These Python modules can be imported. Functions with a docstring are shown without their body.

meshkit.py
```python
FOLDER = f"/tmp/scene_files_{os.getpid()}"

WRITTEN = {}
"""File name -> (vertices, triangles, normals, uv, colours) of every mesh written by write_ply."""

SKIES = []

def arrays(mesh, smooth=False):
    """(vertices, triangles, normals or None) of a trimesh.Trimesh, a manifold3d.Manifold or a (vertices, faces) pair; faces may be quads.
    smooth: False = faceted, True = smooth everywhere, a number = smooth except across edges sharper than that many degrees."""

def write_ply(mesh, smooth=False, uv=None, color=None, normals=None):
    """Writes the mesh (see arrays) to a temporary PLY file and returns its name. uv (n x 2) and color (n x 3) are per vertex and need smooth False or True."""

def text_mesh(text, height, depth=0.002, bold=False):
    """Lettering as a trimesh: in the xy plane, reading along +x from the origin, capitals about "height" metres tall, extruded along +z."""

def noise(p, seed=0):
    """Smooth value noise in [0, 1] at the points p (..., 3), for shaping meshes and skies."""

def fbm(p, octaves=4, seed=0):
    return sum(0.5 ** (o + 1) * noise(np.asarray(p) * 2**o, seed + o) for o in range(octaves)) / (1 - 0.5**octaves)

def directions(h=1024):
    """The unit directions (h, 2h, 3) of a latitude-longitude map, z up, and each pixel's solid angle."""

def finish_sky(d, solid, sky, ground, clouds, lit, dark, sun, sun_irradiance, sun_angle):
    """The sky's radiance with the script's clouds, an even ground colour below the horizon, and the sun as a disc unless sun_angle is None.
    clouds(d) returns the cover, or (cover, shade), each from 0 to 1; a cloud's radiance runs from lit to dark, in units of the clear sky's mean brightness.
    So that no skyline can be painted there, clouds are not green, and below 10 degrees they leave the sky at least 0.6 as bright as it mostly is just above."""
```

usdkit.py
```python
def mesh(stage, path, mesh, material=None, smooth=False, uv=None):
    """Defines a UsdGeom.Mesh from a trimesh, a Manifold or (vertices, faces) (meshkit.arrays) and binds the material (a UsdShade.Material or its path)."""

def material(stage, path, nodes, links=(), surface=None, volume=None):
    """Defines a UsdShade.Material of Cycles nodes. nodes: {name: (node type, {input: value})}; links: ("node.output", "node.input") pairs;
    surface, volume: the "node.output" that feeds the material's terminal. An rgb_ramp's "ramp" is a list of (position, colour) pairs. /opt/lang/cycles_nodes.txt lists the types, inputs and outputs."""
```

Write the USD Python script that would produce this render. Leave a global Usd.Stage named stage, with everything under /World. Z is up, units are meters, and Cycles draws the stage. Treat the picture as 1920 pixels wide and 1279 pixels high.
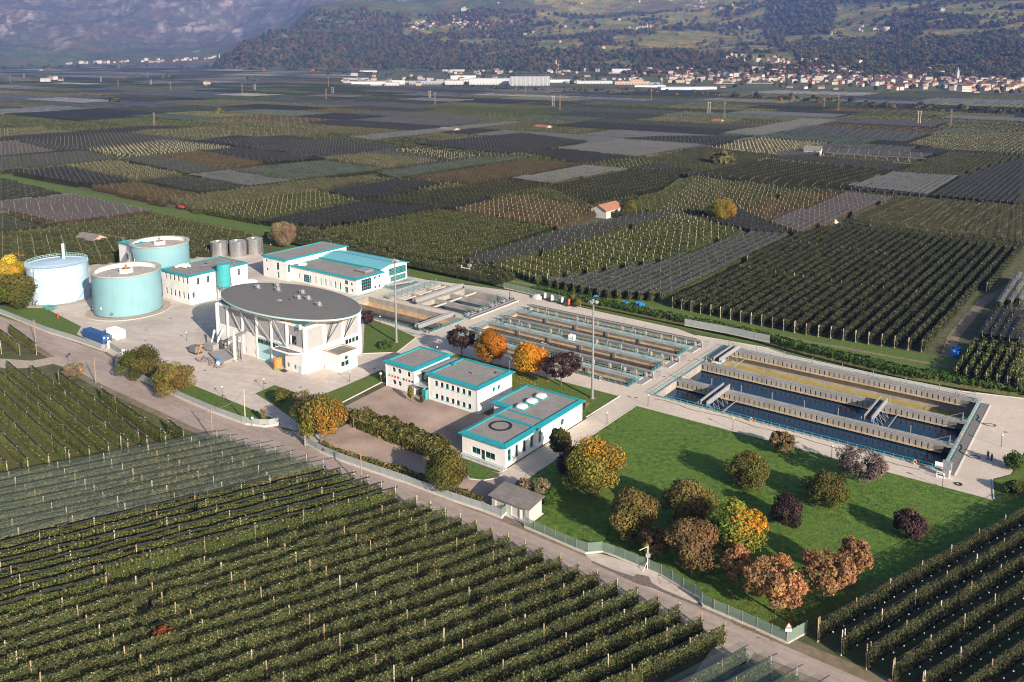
import math, random
import numpy as np, trimesh, usdkit, meshkit
from shapely.geometry import Polygon, LineString, Point, MultiPolygon, box as sbox
from shapely.ops import unary_union
from shapely import affinity
from pxr import Usd, UsdGeom, UsdLux, UsdShade, Sdf, Gf, Vt

random.seed(7); RNG = np.random.default_rng(7)
stage = Usd.Stage.CreateInMemory()
UsdGeom.SetStageUpAxis(stage, UsdGeom.Tokens.z); UsdGeom.SetStageMetersPerUnit(stage, 1.0)
UsdGeom.Xform.Define(stage, '/World'); UsdGeom.Scope.Define(stage, '/World/Looks')

# ------------------------------------------------------------------ camera
FPX, CXP, CYP, PITCH, ROLL, H = 1622., 960., 341.2, .1485, .0028, 90.0
F_ = np.array([0, math.cos(PITCH), -math.sin(PITCH)]); R0 = np.array([1., 0, 0]); D0 = np.cross(F_, R0)
R_ = math.cos(ROLL)*R0 + math.sin(ROLL)*D0; D_ = -math.sin(ROLL)*R0 + math.cos(ROLL)*D0
EYE = np.array([0, 0, H])
cam = UsdGeom.Camera.Define(stage, '/World/camera')
cam.CreateHorizontalApertureAttr(36.0); cam.CreateVerticalApertureAttr(36.0*1279/1920)
cam.CreateFocalLengthAttr(FPX/1920*36.0); cam.CreateVerticalApertureOffsetAttr(-(639.5-CYP)/1920*36.0)
cam.CreateClippingRangeAttr(Gf.Vec2f(1, 40000)); cam.CreateExposureAttr(0.76)
cam.AddTransformOp().Set(Gf.Matrix4d(*[float(x) for row in (np.r_[R_, 0], np.r_[-D_, 0], np.r_[-F_, 0], np.r_[EYE, 1]) for x in row]))
# ------------------------------------------------------------------ sky and sun
SUN_EL = math.radians(21.5); SUN_AZ = math.radians(-56.5)          # direction towards the sun, angle from +x
SD = np.array([math.cos(SUN_AZ)*math.cos(SUN_EL), math.sin(SUN_AZ)*math.cos(SUN_EL), math.sin(SUN_EL)])
sky = UsdLux.DomeLight.Define(stage, '/World/sky')
sky.GetPrim().SetCustomDataByKey('kind', 'structure')
skym = usdkit.material(stage, '/World/Looks/sky', {
    'sky': ('sky_texture', {'sky_type': 'single_scattering', 'sun_disc': False, 'sun_elevation': SUN_EL, 'sun_rotation': math.atan2(SD[0], SD[1]), 'altitude': 250., 'aerosol_density': 1.6}),
    'bg': ('background_shader', {'strength': 0.082})}, [('sky.color', 'bg.color')], surface='bg.background')
UsdShade.MaterialBindingAPI.Apply(sky.GetPrim()).Bind(skym)
sun = UsdLux.DistantLight.Define(stage, '/World/sun')
sun.CreateNormalizeAttr(True); sun.CreateIntensityAttr(1.25); sun.CreateAngleAttr(0.53); sun.CreateColorAttr(Gf.Vec3f(1.0, 0.87, 0.71))
_z = SD; _x = np.cross([0, 0, 1.], _z); _x /= np.linalg.norm(_x); _y = np.cross(_z, _x)
sun.AddTransformOp().Set(Gf.Matrix4d(*[float(v) for row in (np.r_[_x, 0], np.r_[_y, 0], np.r_[_z, 0], [0, 0, 500, 1]) for v in row]))

# ------------------------------------------------------------------ the plant's own grid: u along its long side, v away from the lower road
YAW = -0.6441
U2 = np.array([math.cos(YAW), math.sin(YAW)]); V2 = np.array([-math.sin(YAW), math.cos(YAW)]); O2 = np.array([37.33, 218.33])
def W(u, v, z=0.0): p = O2 + u*U2 + v*V2; return np.array([p[0], p[1], z])
def G(px, py, z=0.0):                                               # a place read off the photograph: the point of level z seen there
    d = F_*FPX + R_*(px-CXP) + D_*(py-CYP); return EYE + d*((z-H)/d[2])
def uv(px, py, z=0.0): w = G(px, py, z)[:2]-O2; return np.array([w@U2, w@V2])
def UVP(pts): return [tuple(W(*p)[:2]) for p in pts]
def PXP(pts, z=0.0): return [tuple(G(p[0], p[1], z)[:2]) for p in pts]

# ------------------------------------------------------------------ names, tags, meshes
USED = {}
def numbered(path):
    n = USED.get(path, 0); USED[path] = n+1
    return path if n == 0 else f'{path}_{n:03d}'
def tag(prim, label=None, cat=None, group=None, kind=None):
    p = prim.GetPrim()
    for k, v in (('label', label), ('category', cat), ('group', group), ('kind', kind)):
        if v: p.SetCustomDataByKey(k, v)
    return p
class MB:
    def __init__(s): s.v, s.f, s.n = [], [], 0
    def add(s, v, f):
        v = np.asarray(v, float); f = np.asarray(f, int)
        if f.shape[1] == 4: f = np.vstack([f[:, [0, 1, 2]], f[:, [0, 2, 3]]])
        s.v.append(v); s.f.append(f+s.n); s.n += len(v); return s
    def tm(s, m): return s.add(m.vertices, m.faces)
    def box(s, x0, x1, y0, y1, z0, z1):
        x0, x1 = sorted((x0, x1)); y0, y1 = sorted((y0, y1)); z0, z1 = sorted((z0, z1))
        v = [(x, y, z) for z in (z0, z1) for x, y in ((x0, y0), (x1, y0), (x1, y1), (x0, y1))]
        return s.add(v, [(0, 3, 2, 1), (4, 5, 6, 7), (0, 1, 5, 4), (1, 2, 6, 5), (2, 3, 7, 6), (3, 0, 4, 7)])
    def tube(s, p0, p1, r0, r1=None, n=8, cap=True):
        r1 = r0 if r1 is None else r1; p0 = np.array(p0, float); p1 = np.array(p1, float); d = p1-p0; L = np.linalg.norm(d)
        if L < 1e-6: return s
        d /= L; a = np.cross(d, [0, 0, 1.] if abs(d[2]) < .9 else [1., 0, 0]); a /= np.linalg.norm(a); b = np.cross(d, a)
        t = np.arange(n)*2*np.pi/n; c = np.cos(t)[:, None]*a + np.sin(t)[:, None]*b
        v = np.vstack([p0+c*r0, p1+c*r1, [p0, p1]]); f = []
        for i in range(n):
            j = (i+1) % n; f += [(i, n+j, j), (i, n+i, n+j)]
            if cap: f += [(2*n, i, j), (2*n+1, n+j, n+i)]
        return s.add(v, f)
    def path(s, pts, r, n=6):
        for a, b in zip(pts[:-1], pts[1:]): s.tube(a, b, r, r, n)
        return s
    def beam(s, p0, p1, w, h):                                      # a bar of width w and height h from p0 to p1 (centre line)
        p0 = np.array(p0, float); p1 = np.array(p1, float); d = p1-p0; d /= np.linalg.norm(d)
        a = np.cross(d, [0, 0, 1.]); a = a/np.linalg.norm(a) if np.linalg.norm(a) > 1e-6 else np.array([1., 0, 0]); b = np.cross(a, d)
        q = [(-1, -1), (1, -1), (1, 1), (-1, 1)]
        v = [p+a*(i*w/2)+b*(j*h/2) for p in (p0, p1) for i, j in q]
        return s.add(v, [(0, 3, 2, 1), (4, 5, 6, 7), (0, 1, 5, 4), (1, 2, 6, 5), (2, 3, 7, 6), (3, 0, 4, 7)][0:0] or [(0, 1, 2, 3), (7, 6, 5, 4), (4, 5, 1, 0), (5, 6, 2, 1), (6, 7, 3, 2), (7, 4, 0, 3)])
    def prism(s, poly, z0, z1):
        poly = Polygon(poly) if not hasattr(poly, 'geom_type') else poly
        for g in getattr(poly, 'geoms', [poly]):
            if g.is_empty or g.area < 1e-6: continue
            m = trimesh.creation.extrude_polygon(g, z1-z0, engine='earcut'); m.apply_translation([0, 0, z0]); s.tm(m)
        return s
    def sheet(s, poly, z=0.0):
        for g in getattr(poly, 'geoms', [poly]):
            if g.is_empty or g.geom_type != 'Polygon' or g.area < 1e-6: continue
            v, f = trimesh.creation.triangulate_polygon(g, engine='earcut')
            v = np.c_[v, np.full(len(v), z)]; n = np.cross(v[f[:, 1]]-v[f[:, 0]], v[f[:, 2]]-v[f[:, 0]])[:, 2]
            f = np.where((n < 0)[:, None], f[:, ::-1], f); s.add(v, f)
        return s
    def data(s): return np.vstack(s.v), np.vstack(s.f)
def emit(path, mb, mat, smooth=False, tint=None):
    m = usdkit.mesh(stage, path, mb.data() if isinstance(mb, MB) else mb, MAT[mat] if isinstance(mat, str) else mat, smooth=smooth)
    if tint is not None:
        UsdGeom.PrimvarsAPI(m).CreatePrimvar('tint', Sdf.ValueTypeNames.Color3fArray, 'vertex').Set(Vt.Vec3fArray.FromNumpy(np.asarray(tint, np.float32)))
    return m
def thing(name, label, cat, u=None, v=None, rot=0.0, group=None, at=None, z=0.0, kind=None, grid=True):
    x = UsdGeom.Xform.Define(stage, numbered('/World/'+name))
    p = W(u, v, z) if at is None else np.array([at[0], at[1], z])
    x.AddTranslateOp().Set(Gf.Vec3d(*map(float, p))); x.AddRotateZOp().Set((math.degrees(YAW) if grid else 0)+rot)
    tag(x, label, cat, group, kind); return x
def part(parent, name, mb, mat, smooth=False, label=None, kind=None, tint=None):
    path = numbered(f'{(parent.GetPath())}/{name}'); m = emit(path, mb, mat, smooth, tint); tag(m, label=label, kind=kind); return m
def single(name, mb, mat, label=None, cat=None, group=None, kind=None, smooth=False, tint=None):
    m = emit(numbered('/World/'+name), mb, mat, smooth, tint); tag(m, label, cat, group, kind); return m
def copy_of(src, name, label, cat, u=None, v=None, rot=0.0, group=None, at=None, z=0.0, scale=None, grid=True):
    x = UsdGeom.Xform.Define(stage, numbered('/World/'+name)); x.GetPrim().GetReferences().AddInternalReference(src)
    x.ClearXformOpOrder()
    p = W(u, v, z) if at is None else np.array([at[0], at[1], z])
    x.AddTranslateOp(opSuffix='here').Set(Gf.Vec3d(*map(float, p))); x.AddRotateZOp(opSuffix='here').Set((math.degrees(YAW) if grid else 0)+rot)
    if scale is not None: x.AddScaleOp(opSuffix='here').Set(Gf.Vec3f(*([scale]*3 if np.isscalar(scale) else scale)))
    x.GetPrim().SetInstanceable(True); tag(x, label, cat, group); return x
def proto(name):
    p = stage.CreateClassPrim('/World/'+name); p.SetTypeName('Xform'); return p

# ------------------------------------------------------------------ materials
MAT = {}
def mat(name, col, rough=0.75, scale=None, amt=0.2, col2=None, metal=0.0, bump=None, spec=0.3, coarse=None, detail=4.0, streak=None, vstreak=0):
    """A principled surface whose colour wanders between two tones with noise in world space."""
    n = {'p': ('principled_bsdf', {'base_color': col, 'roughness': rough, 'metallic': metal, 'specular_ior_level': spec})}; l = []
    if scale:
        a = np.array(col)*(1-amt); b = np.array(col2 if col2 is not None else np.array(col)*(1+amt))
        n |= {'g': ('geometry', {}), 'no': ('noise_texture', {'scale': scale, 'detail': detail, 'roughness': 0.62}),
              'r': ('rgb_ramp', {'ramp': [(0.3, tuple(a)), (0.7, tuple(np.clip(b, 0, 1)))]})}
        l += [('g.position', 'no.vector'), ('no.fac', 'r.fac')]; src = 'r.color'
        if coarse:
            cs, cc, ca = coarse
            n |= {'no2': ('noise_texture', {'scale': cs, 'detail': 5.0, 'roughness': .6}), 'm2': ('map_range', {'from_min': .42, 'from_max': .68, 'to_min': 0., 'to_max': ca, 'clamp': True}), 'mx': ('mix', {'color2': cc})}
            l += [('g.position', 'no2.vector'), ('no2.fac', 'm2.value'), ('m2.result', 'mx.fac'), (src, 'mx.color1')]; src = 'mx.color'
        if vstreak:                                                 # rain marks running down a wall
            n |= {'mv': ('mapping', {'scale': (1.6, 1.6, .07)}), 'no4': ('noise_texture', {'scale': 1.0, 'detail': 4.0, 'roughness': .6}), 'm4': ('map_range', {'from_min': .52, 'from_max': .75, 'to_min': 1.0, 'to_max': 1-vstreak, 'clamp': True}), 'h4': ('hsv', {})}
            l += [('g.position', 'mv.vector'), ('mv.vector', 'no4.vector'), ('no4.fac', 'm4.value'), ('m4.result', 'h4.value'), (src, 'h4.color')]; src = 'h4.color'
        if streak:                                                  # (turn, strength): worn tracks drawn out along one direction
            n |= {'mp': ('mapping', {'rotation': (0, 0, streak[0])}), 'ms': ('mapping', {'scale': (.045, .42, .5)}), 'no3': ('noise_texture', {'scale': 1.0, 'detail': 5.0, 'roughness': .65, 'distortion': 1.4}), 'm3': ('map_range', {'from_min': .3, 'from_max': .7, 'to_min': 1-streak[1], 'to_max': 1+streak[1]}), 'h3': ('hsv', {})}
            l += [('g.position', 'mp.vector'), ('mp.vector', 'ms.vector'), ('ms.vector', 'no3.vector'), ('no3.fac', 'm3.value'), ('m3.result', 'h3.value'), (src, 'h3.color')]; src = 'h3.color'
        l.append((src, 'p.base_color'))
        if bump:
            n |= {'nb': ('noise_texture', {'scale': bump[0], 'detail': 3.0}), 'b': ('bump', {'strength': bump[1], 'distance': bump[2]})}
            l += [('g.position', 'nb.vector'), ('nb.fac', 'b.height'), ('b.normal', 'p.normal')]
    MAT[name] = usdkit.material(stage, '/World/Looks/'+name, n, l, surface='p.BSDF'); return MAT[name]
def leafmat(name, gain=1.0, trans=0.3):
    n = {'a': ('attribute', {'attribute': 'tint'}), 'o': ('object_info', {}), 'v': ('map_range', {'value': .5, 'from_min': 0., 'from_max': 1., 'to_min': .8*gain, 'to_max': 1.2*gain}),
         'h': ('hsv', {'hue': .5, 'saturation': 1.0, 'fac': 1.0}), 'd': ('principled_bsdf', {'roughness': .7, 'specular_ior_level': .25}), 't': ('translucent_bsdf', {}), 'm': ('mix_closure', {'fac': trans})}
    MAT[name] = usdkit.material(stage, '/World/Looks/'+name, n, [('a.color', 'h.color'), ('o.random', 'v.value'), ('v.result', 'h.value'), ('h.color', 'd.base_color'), ('h.color', 't.color'), ('d.BSDF', 'm.closure1'), ('t.BSDF', 'm.closure2')], surface='m.closure')
def netmat(name, col, cover):
    n = {'g': ('geometry', {}), 'no': ('noise_texture', {'scale': .06, 'detail': 4.0}), 'r': ('map_range', {'from_min': .3, 'from_max': .7, 'to_min': cover-.09, 'to_max': cover+.06}),
         'c': ('transparent_bsdf', {}), 'd': ('principled_bsdf', {'base_color': col, 'roughness': .8, 'specular_ior_level': .2}), 'm': ('mix_closure', {})}
    MAT[name] = usdkit.material(stage, '/World/Looks/'+name, n, [('g.position', 'no.vector'), ('no.fac', 'r.value'), ('r.result', 'm.fac'), ('c.BSDF', 'm.closure1'), ('d.BSDF', 'm.closure2')], surface='m.closure')
def panemat(name, col, ior=1.5):
    MAT[name] = usdkit.material(stage, '/World/Looks/'+name, {'p': ('principled_bsdf', {'base_color': col, 'roughness': .06, 'specular_ior_level': .7, 'ior': ior})}, [], surface='p.BSDF')

mat('white_render', (.76, .75, .73), .85, .35, .06, coarse=(.12, (.64, .62, .58), .4), vstreak=.16)
mat('white_paint', (.82, .82, .81), .5)
mat('teal_metal', (.018, .27, .315), .45, .5, .10, spec=.4)
mat('teal_paint', (.05, .33, .36), .5, .4, .08)
mat('teal_pale', (.38, .60, .62), .5, .4, .05)
mat('tank_teal', (.18, .345, .395), .6, .22, .06, coarse=(.08, (.22, .39, .43), .5), vstreak=.09)
mat('tank_blue', (.40, .53, .64), .6, .25, .05, vstreak=.07)
mat('vault_teal', (.14, .40, .45), .35, .3, .06, spec=.5)
mat('gravel_roof', (.25, .235, .22), .95, 2.2, .28, bump=(9., .5, .05), coarse=(.25, (.19, .175, .165), .6))
mat('dark_roof', (.155, .15, .145), .85, 1.2, .08, coarse=(.08, (.13, .127, .12), .5))
mat('grey_panel', (.32, .325, .34), .5, .5, .06, vstreak=.12)
mat('soffit_wood', (.36, .27, .18), .8, 1.5, .2)
mat('concrete', (.33, .31, .28), .9, 1.1, .15, coarse=(.22, (.21, .195, .175), .75), bump=(3., .3, .03))
mat('concrete_pale', (.41, .385, .345), .9, .9, .13, coarse=(.3, (.29, .27, .24), .7)); mat('concrete_wet', (.20, .18, .155), .9, .8, .2, coarse=(.35, (.12, .11, .10), .7), vstreak=.3)
mat('concrete_dark', (.17, .165, .16), .9, 1.5, .2)
mat('deck_plate', (.36, .42, .44), .75, .8, .1); mat('concrete_deck', (.36, .355, .33), .9, .8, .14, coarse=(.3, (.25, .245, .225), .75))
mat('apron', (.55, .475, .40), .92, .8, .09, coarse=(.07, (.44, .38, .32), .7), bump=(4., .25, .02))
mat('yard_asphalt', (.52, .455, .405), .92, .5, .12, coarse=(.045, (.36, .315, .28), .8), bump=(5., .3, .02), streak=(.35, .10))
mat('asphalt', (.31, .252, .222), .92, .9, .16, coarse=(.09, (.39, .325, .285), .75), bump=(6., .3, .02), streak=(-YAW, .16))
mat('asphalt_wet', (.165, .138, .122), .9, 1.5, .3)
mat('dirt', (.21, .16, .12), .95, .7, .3, coarse=(.15, (.10, .11, .045), .6))
mat('dirt_pale', (.38, .32, .26), .95, .9, .2)
mat('soil', (.085, .085, .042), .95, .35, .45, coarse=(.02, (.075, .105, .03), .7))
mat('grass', (.06, .115, .018), .95, 1.2, .38, col2=(.11, .18, .03), coarse=(.10, (.11, .14, .03), .65), bump=(2.5, .8, .12))
mat('lawn', (.052, .115, .014), .95, .8, .45, col2=(.115, .205, .028), coarse=(.07, (.105, .165, .024), .6), bump=(2.2, .9, .16), streak=(-YAW, .12))
mat('rough_grass', (.09, .10, .03), .95, .8, .4, col2=(.11, .14, .035), coarse=(.06, (.12, .10, .045), .6), bump=(1.6, .9, .2))
mat('kerb_stone', (.52, .49, .45), .9, 1.0, .1)
mat('galvanised', (.31, .315, .325), .45, .8, .08, metal=.45)
mat('steel', (.52, .52, .52), .28, .5, .08, metal=.85)
mat('alu_grey', (.30, .30, .31), .5, .9, .08, metal=.2)
mat('dark_metal', (.05, .05, .055), .5)
mat('black_rubber', (.02, .02, .022), .6)
mat('fence_panel', (.30, .33, .33), .7, .4, .08)
mat('pole_wood', (.30, .22, .14), .85, 3., .2)
mat('post_concrete', (.48, .43, .36), .9, 2., .15); mat('post_grey', (.30, .26, .21), .9, 2., .2)
mat('post_wood', (.36, .26, .165), .9, 2., .25)
mat('orange', (.70, .17, .03), .5); mat('rust_orange', (.55, .22, .07), .6, 1.5, .15); mat('red', (.55, .04, .03), .5); mat('green_paint', (.05, .45, .14), .5); mat('yellow', (.8, .55, .05), .5)
mat('blue_plastic', (.03, .22, .62), .4); mat('pale_blue', (.38, .62, .78), .5); mat('ivy_hose', (.05, .12, .06), .6); mat('container_blue', (.03, .085, .24), .5, .8, .12)
mat('bark', (.12, .085, .06), .95, 4., .3)
mat('stain_ochre', (.52, .37, .22), .9, .9, .18, coarse=(.35, (.33, .25, .16), .7))
mat('sludge', (.36, .28, .07), .5, .5, .12)
mat('bed_brown', (.13, .10, .075), .9, .7, .2)
mat('terracotta', (.32, .15, .09), .85, 1.2, .2)
mat('plaster', (.66, .63, .58), .9); mat('old_wall', (.45, .44, .41), .9, 1., .15)
mat('fibre_cement', (.20, .18, .165), .9, 1.5, .2, coarse=(.4, (.12, .11, .10), .5))
mat('furled_net', (.022, .022, .026), .9)
mat('rubble', (.22, .19, .17), .9, 1.5, .3)
mat('skin', (.5, .3, .22), .6); mat('cloth_dark', (.03, .035, .05), .9); mat('cloth_blue', (.05, .09, .18), .9)
mat('dome_acrylic', (.72, .71, .67), .25, spec=.5)
panemat('pane', (.018, .022, .024)); panemat('pane_teal', (.05, .15, .16)); panemat('glass_canopy', (.35, .42, .42))
MAT['water_dark'] = usdkit.material(stage, '/World/Looks/water_dark', {'g': ('geometry', {}), 'n': ('noise_texture', {'scale': 1.6, 'detail': 2.}), 'b': ('bump', {'strength': .05, 'distance': .02}),
    'p': ('principled_bsdf', {'base_color': (.006, .028, .062), 'roughness': .06, 'ior': 1.33})}, [('g.position', 'n.vector'), ('n.fac', 'b.height'), ('b.normal', 'p.normal')], surface='p.BSDF')
MAT['water_brown'] = usdkit.material(stage, '/World/Looks/water_brown', {'g': ('geometry', {}), 'n': ('noise_texture', {'scale': 1.3, 'detail': 4.}), 'b': ('bump', {'strength': .35, 'distance': .08}), 'r': ('rgb_ramp', {'ramp': [(.35, (.022, .018, .014)), (.62, (.06, .048, .036)), (.75, (.16, .14, .11))]}),
    'p': ('principled_bsdf', {'roughness': .15, 'ior': 1.33})}, [('g.position', 'n.vector'), ('n.fac', 'b.height'), ('n.fac', 'r.fac'), ('r.color', 'p.base_color'), ('b.normal', 'p.normal')], surface='p.BSDF')
MAT['water_canal'] = usdkit.material(stage, '/World/Looks/water_canal', {'p': ('principled_bsdf', {'base_color': (.012, .016, .010), 'roughness': .06, 'ior': 1.33})}, [], surface='p.BSDF')
# clay pavers laid in the plant's own directions
MAT['pavers'] = usdkit.material(stage, '/World/Looks/pavers', {'g': ('geometry', {}), 'mp': ('mapping', {'rotation': (0, 0, -YAW)}), 'b': ('brick_texture', {'color1': (.40, .285, .225), 'color2': (.31, .22, .175), 'mortar': (.24, .185, .15), 'scale': 1.0, 'mortar_size': .012, 'brick_width': .24, 'row_height': .12}),
    'n': ('noise_texture', {'scale': .12, 'detail': 4.}), 'r': ('map_range', {'from_min': .35, 'from_max': .7, 'to_min': .85, 'to_max': 1.35}), 'h': ('hsv', {'saturation': .9}), 'p': ('principled_bsdf', {'roughness': .9, 'specular_ior_level': .2})},
    [('g.position', 'mp.vector'), ('mp.vector', 'b.vector'), ('g.position', 'n.vector'), ('n.fac', 'r.value'), ('r.result', 'h.value'), ('b.color', 'h.color'), ('h.color', 'p.base_color')], surface='p.BSDF')
leafmat('leaves', 1.0, .28); leafmat('apple_leaves', 1.0, .12)
netmat('net_black', (.024, .025, .029), .55); netmat('net_dark', (.036, .038, .042), .45); netmat('net_grey', (.075, .08, .085), .40); netmat('net_light', (.16, .16, .165), .55); netmat('net_blue', (.10, .14, .125), .27); netmat('net_purple', (.11, .10, .11), .46)
netmat('wire_mesh', (.22, .26, .25), .55); netmat('fence_mesh', (.20, .28, .24), .45)
#PART2
# ------------------------------------------------------------------ ground, roads, lawns
BAS_R = [(0, 0), (69.9, 0), (69.9, 47.6), (0, 47.6)]
BAS_M = [(-73.6, 1.4), (-8.2, 1.4), (-8.2, 47.8), (-73.6, 47.8)]
BAS_L1 = [(-129.5, 3.0), (-82.6, 3.0), (-82.6, 20.9), (-129.5, 20.9)]
BAS_L2 = [(-119.6, 24.7), (-86.2, 24.7), (-86.2, 50.3), (-119.6, 50.3)]
HOLES = unary_union([Polygon(UVP(b)) for b in (BAS_R, BAS_M, BAS_L1, BAS_L2)])
CAN = [(-700, 78), (-480, 72), (-300, 66), (-240, 65), (-150, 64.5), (-95, 63), (-35, 61.5), (5, 60.5), (21, 57), (52, 54), (77, 57.5), (130, 60), (220, 62)]
CANAL = LineString(UVP(CAN)); CANAL_HOLE = CANAL.buffer(3.2, cap_style=2)
def lay(name, polys, z, m, cat_kind='structure', holes=HOLES):
    p = unary_union([Polygon(q).buffer(0) if not hasattr(q, 'geom_type') else q for q in polys])
    if holes is not None: p = p.difference(holes)
    return single(name, MB().sheet(p, z), m, kind=cat_kind)
lay('valley_ground', [[(-9000, -300), (9000, -300), (11000, 17000), (-11000, 17000)]], -.10, 'soil', holes=unary_union([HOLES, CANAL_HOLE]))
cb = MB()
for sgn in (-1, 1):
    a = np.array(CANAL.parallel_offset(3.2, 'left' if sgn > 0 else 'right').coords); b = np.array(CANAL.parallel_offset(1.7, 'left' if sgn > 0 else 'right').coords)
    sa = [CANAL.parallel_offset(3.2, 'left' if sgn > 0 else 'right').interpolate(t, normalized=True).coords[0] for t in np.linspace(0, 1, 120)]
    sb = [CANAL.parallel_offset(1.4, 'left' if sgn > 0 else 'right').interpolate(t, normalized=True).coords[0] for t in np.linspace(0, 1, 120)]
    v = np.r_[np.c_[sa, np.full(120, -.10)], np.c_[sb, np.full(120, -1.7)]]
    cb.add(v, [(i, i+1, 121+i, 120+i) for i in range(119)])
single('canal_banks', cb, 'rough_grass', kind='structure')
single('canal_water', MB().sheet(CANAL.buffer(2.6, cap_style=2), -1.25), 'water_canal', kind='structure')
ROAD_N = [(-260, -72.5), (-217, -71.4), (-182, -70.7), (-150, -69.5), (-142, -71), (-134.4, -74.6), (-101, -76.4), (-66, -72.8), (-57, -70.5), (-50.9, -74.6), (-20, -73.8), (4.9, -73.2), (24.9, -73.6), (25, -71), (38.2, -71.3), (48.1, -75), (62.2, -75.6), (75.3, -76), (140, -77)]
ROAD_S = [(140, -83), (70.3, -79.8), (48.7, -79.8), (17.6, -79.8), (-20.9, -79.2), (-32.7, -80.2), (-54.9, -82.2), (-81.2, -84.1), (-129.1, -83), (-171.3, -78.7), (-195.2, -79.6), (-260, -81)]
lay('lane', [UVP(ROAD_N+ROAD_S)], -.05, 'asphalt')
lay('lane_verge', [UVP([(-260, -70.3), (-217, -69.5), (-150, -67.8), (-134, -72.5), (-101, -74.8), (-66, -71.2), (-50.9, -72.4), (4.9, -71.6), (24, -72), (38.2, -69), (49, -73), (63, -73.2), (140, -74)]+[(140, -86), (70.3, -81.4), (17.6, -81.2), (-20.9, -80.5), (-32.7, -81.6), (-54.9, -84), (-81.2, -86), (-129.1, -85), (-171.3, -80.7), (-260, -83)])], -.075, 'dirt')
lay('farm_track', [PXP([(0, 690), (0, 672), (60, 676), (105, 668), (122, 655), (138, 672), (128, 690), (100, 682), (60, 690)]), PXP([(1380, 1279), (1420, 1212), (1350, 1195), (1290, 1279)])], -.06, 'dirt_pale')
lay('wet_patch', [PXP([(1110, 1051), (1150, 1068), (1188, 1080), (1194, 1076), (1216, 1080), (1222, 1092), (1240, 1103), (1280, 1120), (1316, 1135), (1310, 1137), (1262, 1119), (1225, 1103), (1196, 1095), (1170, 1083), (1140, 1069), (1108, 1054)])], -.045, 'asphalt_wet')
lay('lay_by', [PXP([(1098, 1040), (1130, 1037), (1235, 1078), (1318, 1130), (1290, 1130), (1210, 1100), (1120, 1060)])], -.047, 'yard_asphalt')
lay('yard', [UVP([(-152, -68.5), (-160, -66.5), (-180, -66), (-206, -62), (-240, -60), (-262, -40), (-262, 8), (-240, 30), (-190, 52), (-130, 52), (-70, 0), (-66, -38), (-66, -53), (-60, -58), (-49, -66), (-50.5, -73.5), (-58, -70.6), (-66, -71.5), (-101, -75.2), (-134, -73), (-142, -69.6)])], -.035, 'yard_asphalt')
lay('concrete_apron', [UVP([(-.5, -8.4), (-.5, -58), (-6.5, -58), (-6.5, -22.5), (-7.0, -5.6), (-62, -6.5), (-74, -18), (-86, -24), (-86, 0), (-134, 4), (-134, 51), (-92, 59), (-50, 56), (-20, 55), (-12, 52), (11, 54), (18, 51.5), (44, 50.8), (65, 51.5), (80, 56), (84.5, 45), (82, 7), (79, 2), (80.6, -7.2)]), UVP([(0, -58), (-1, -66), (-7, -66), (-7, -57)])], -.02, 'apron')
lay('paved_court', [UVP([(-62, -36), (-60.5, -54), (-52, -58), (-51.5, -69.5), (-41, -71.8), (-6, -71), (.5, -70.5), (1, -64), (-6, -58), (-20, -60), (-20, -37), (-29, -36)])], -.01, 'pavers')
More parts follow.
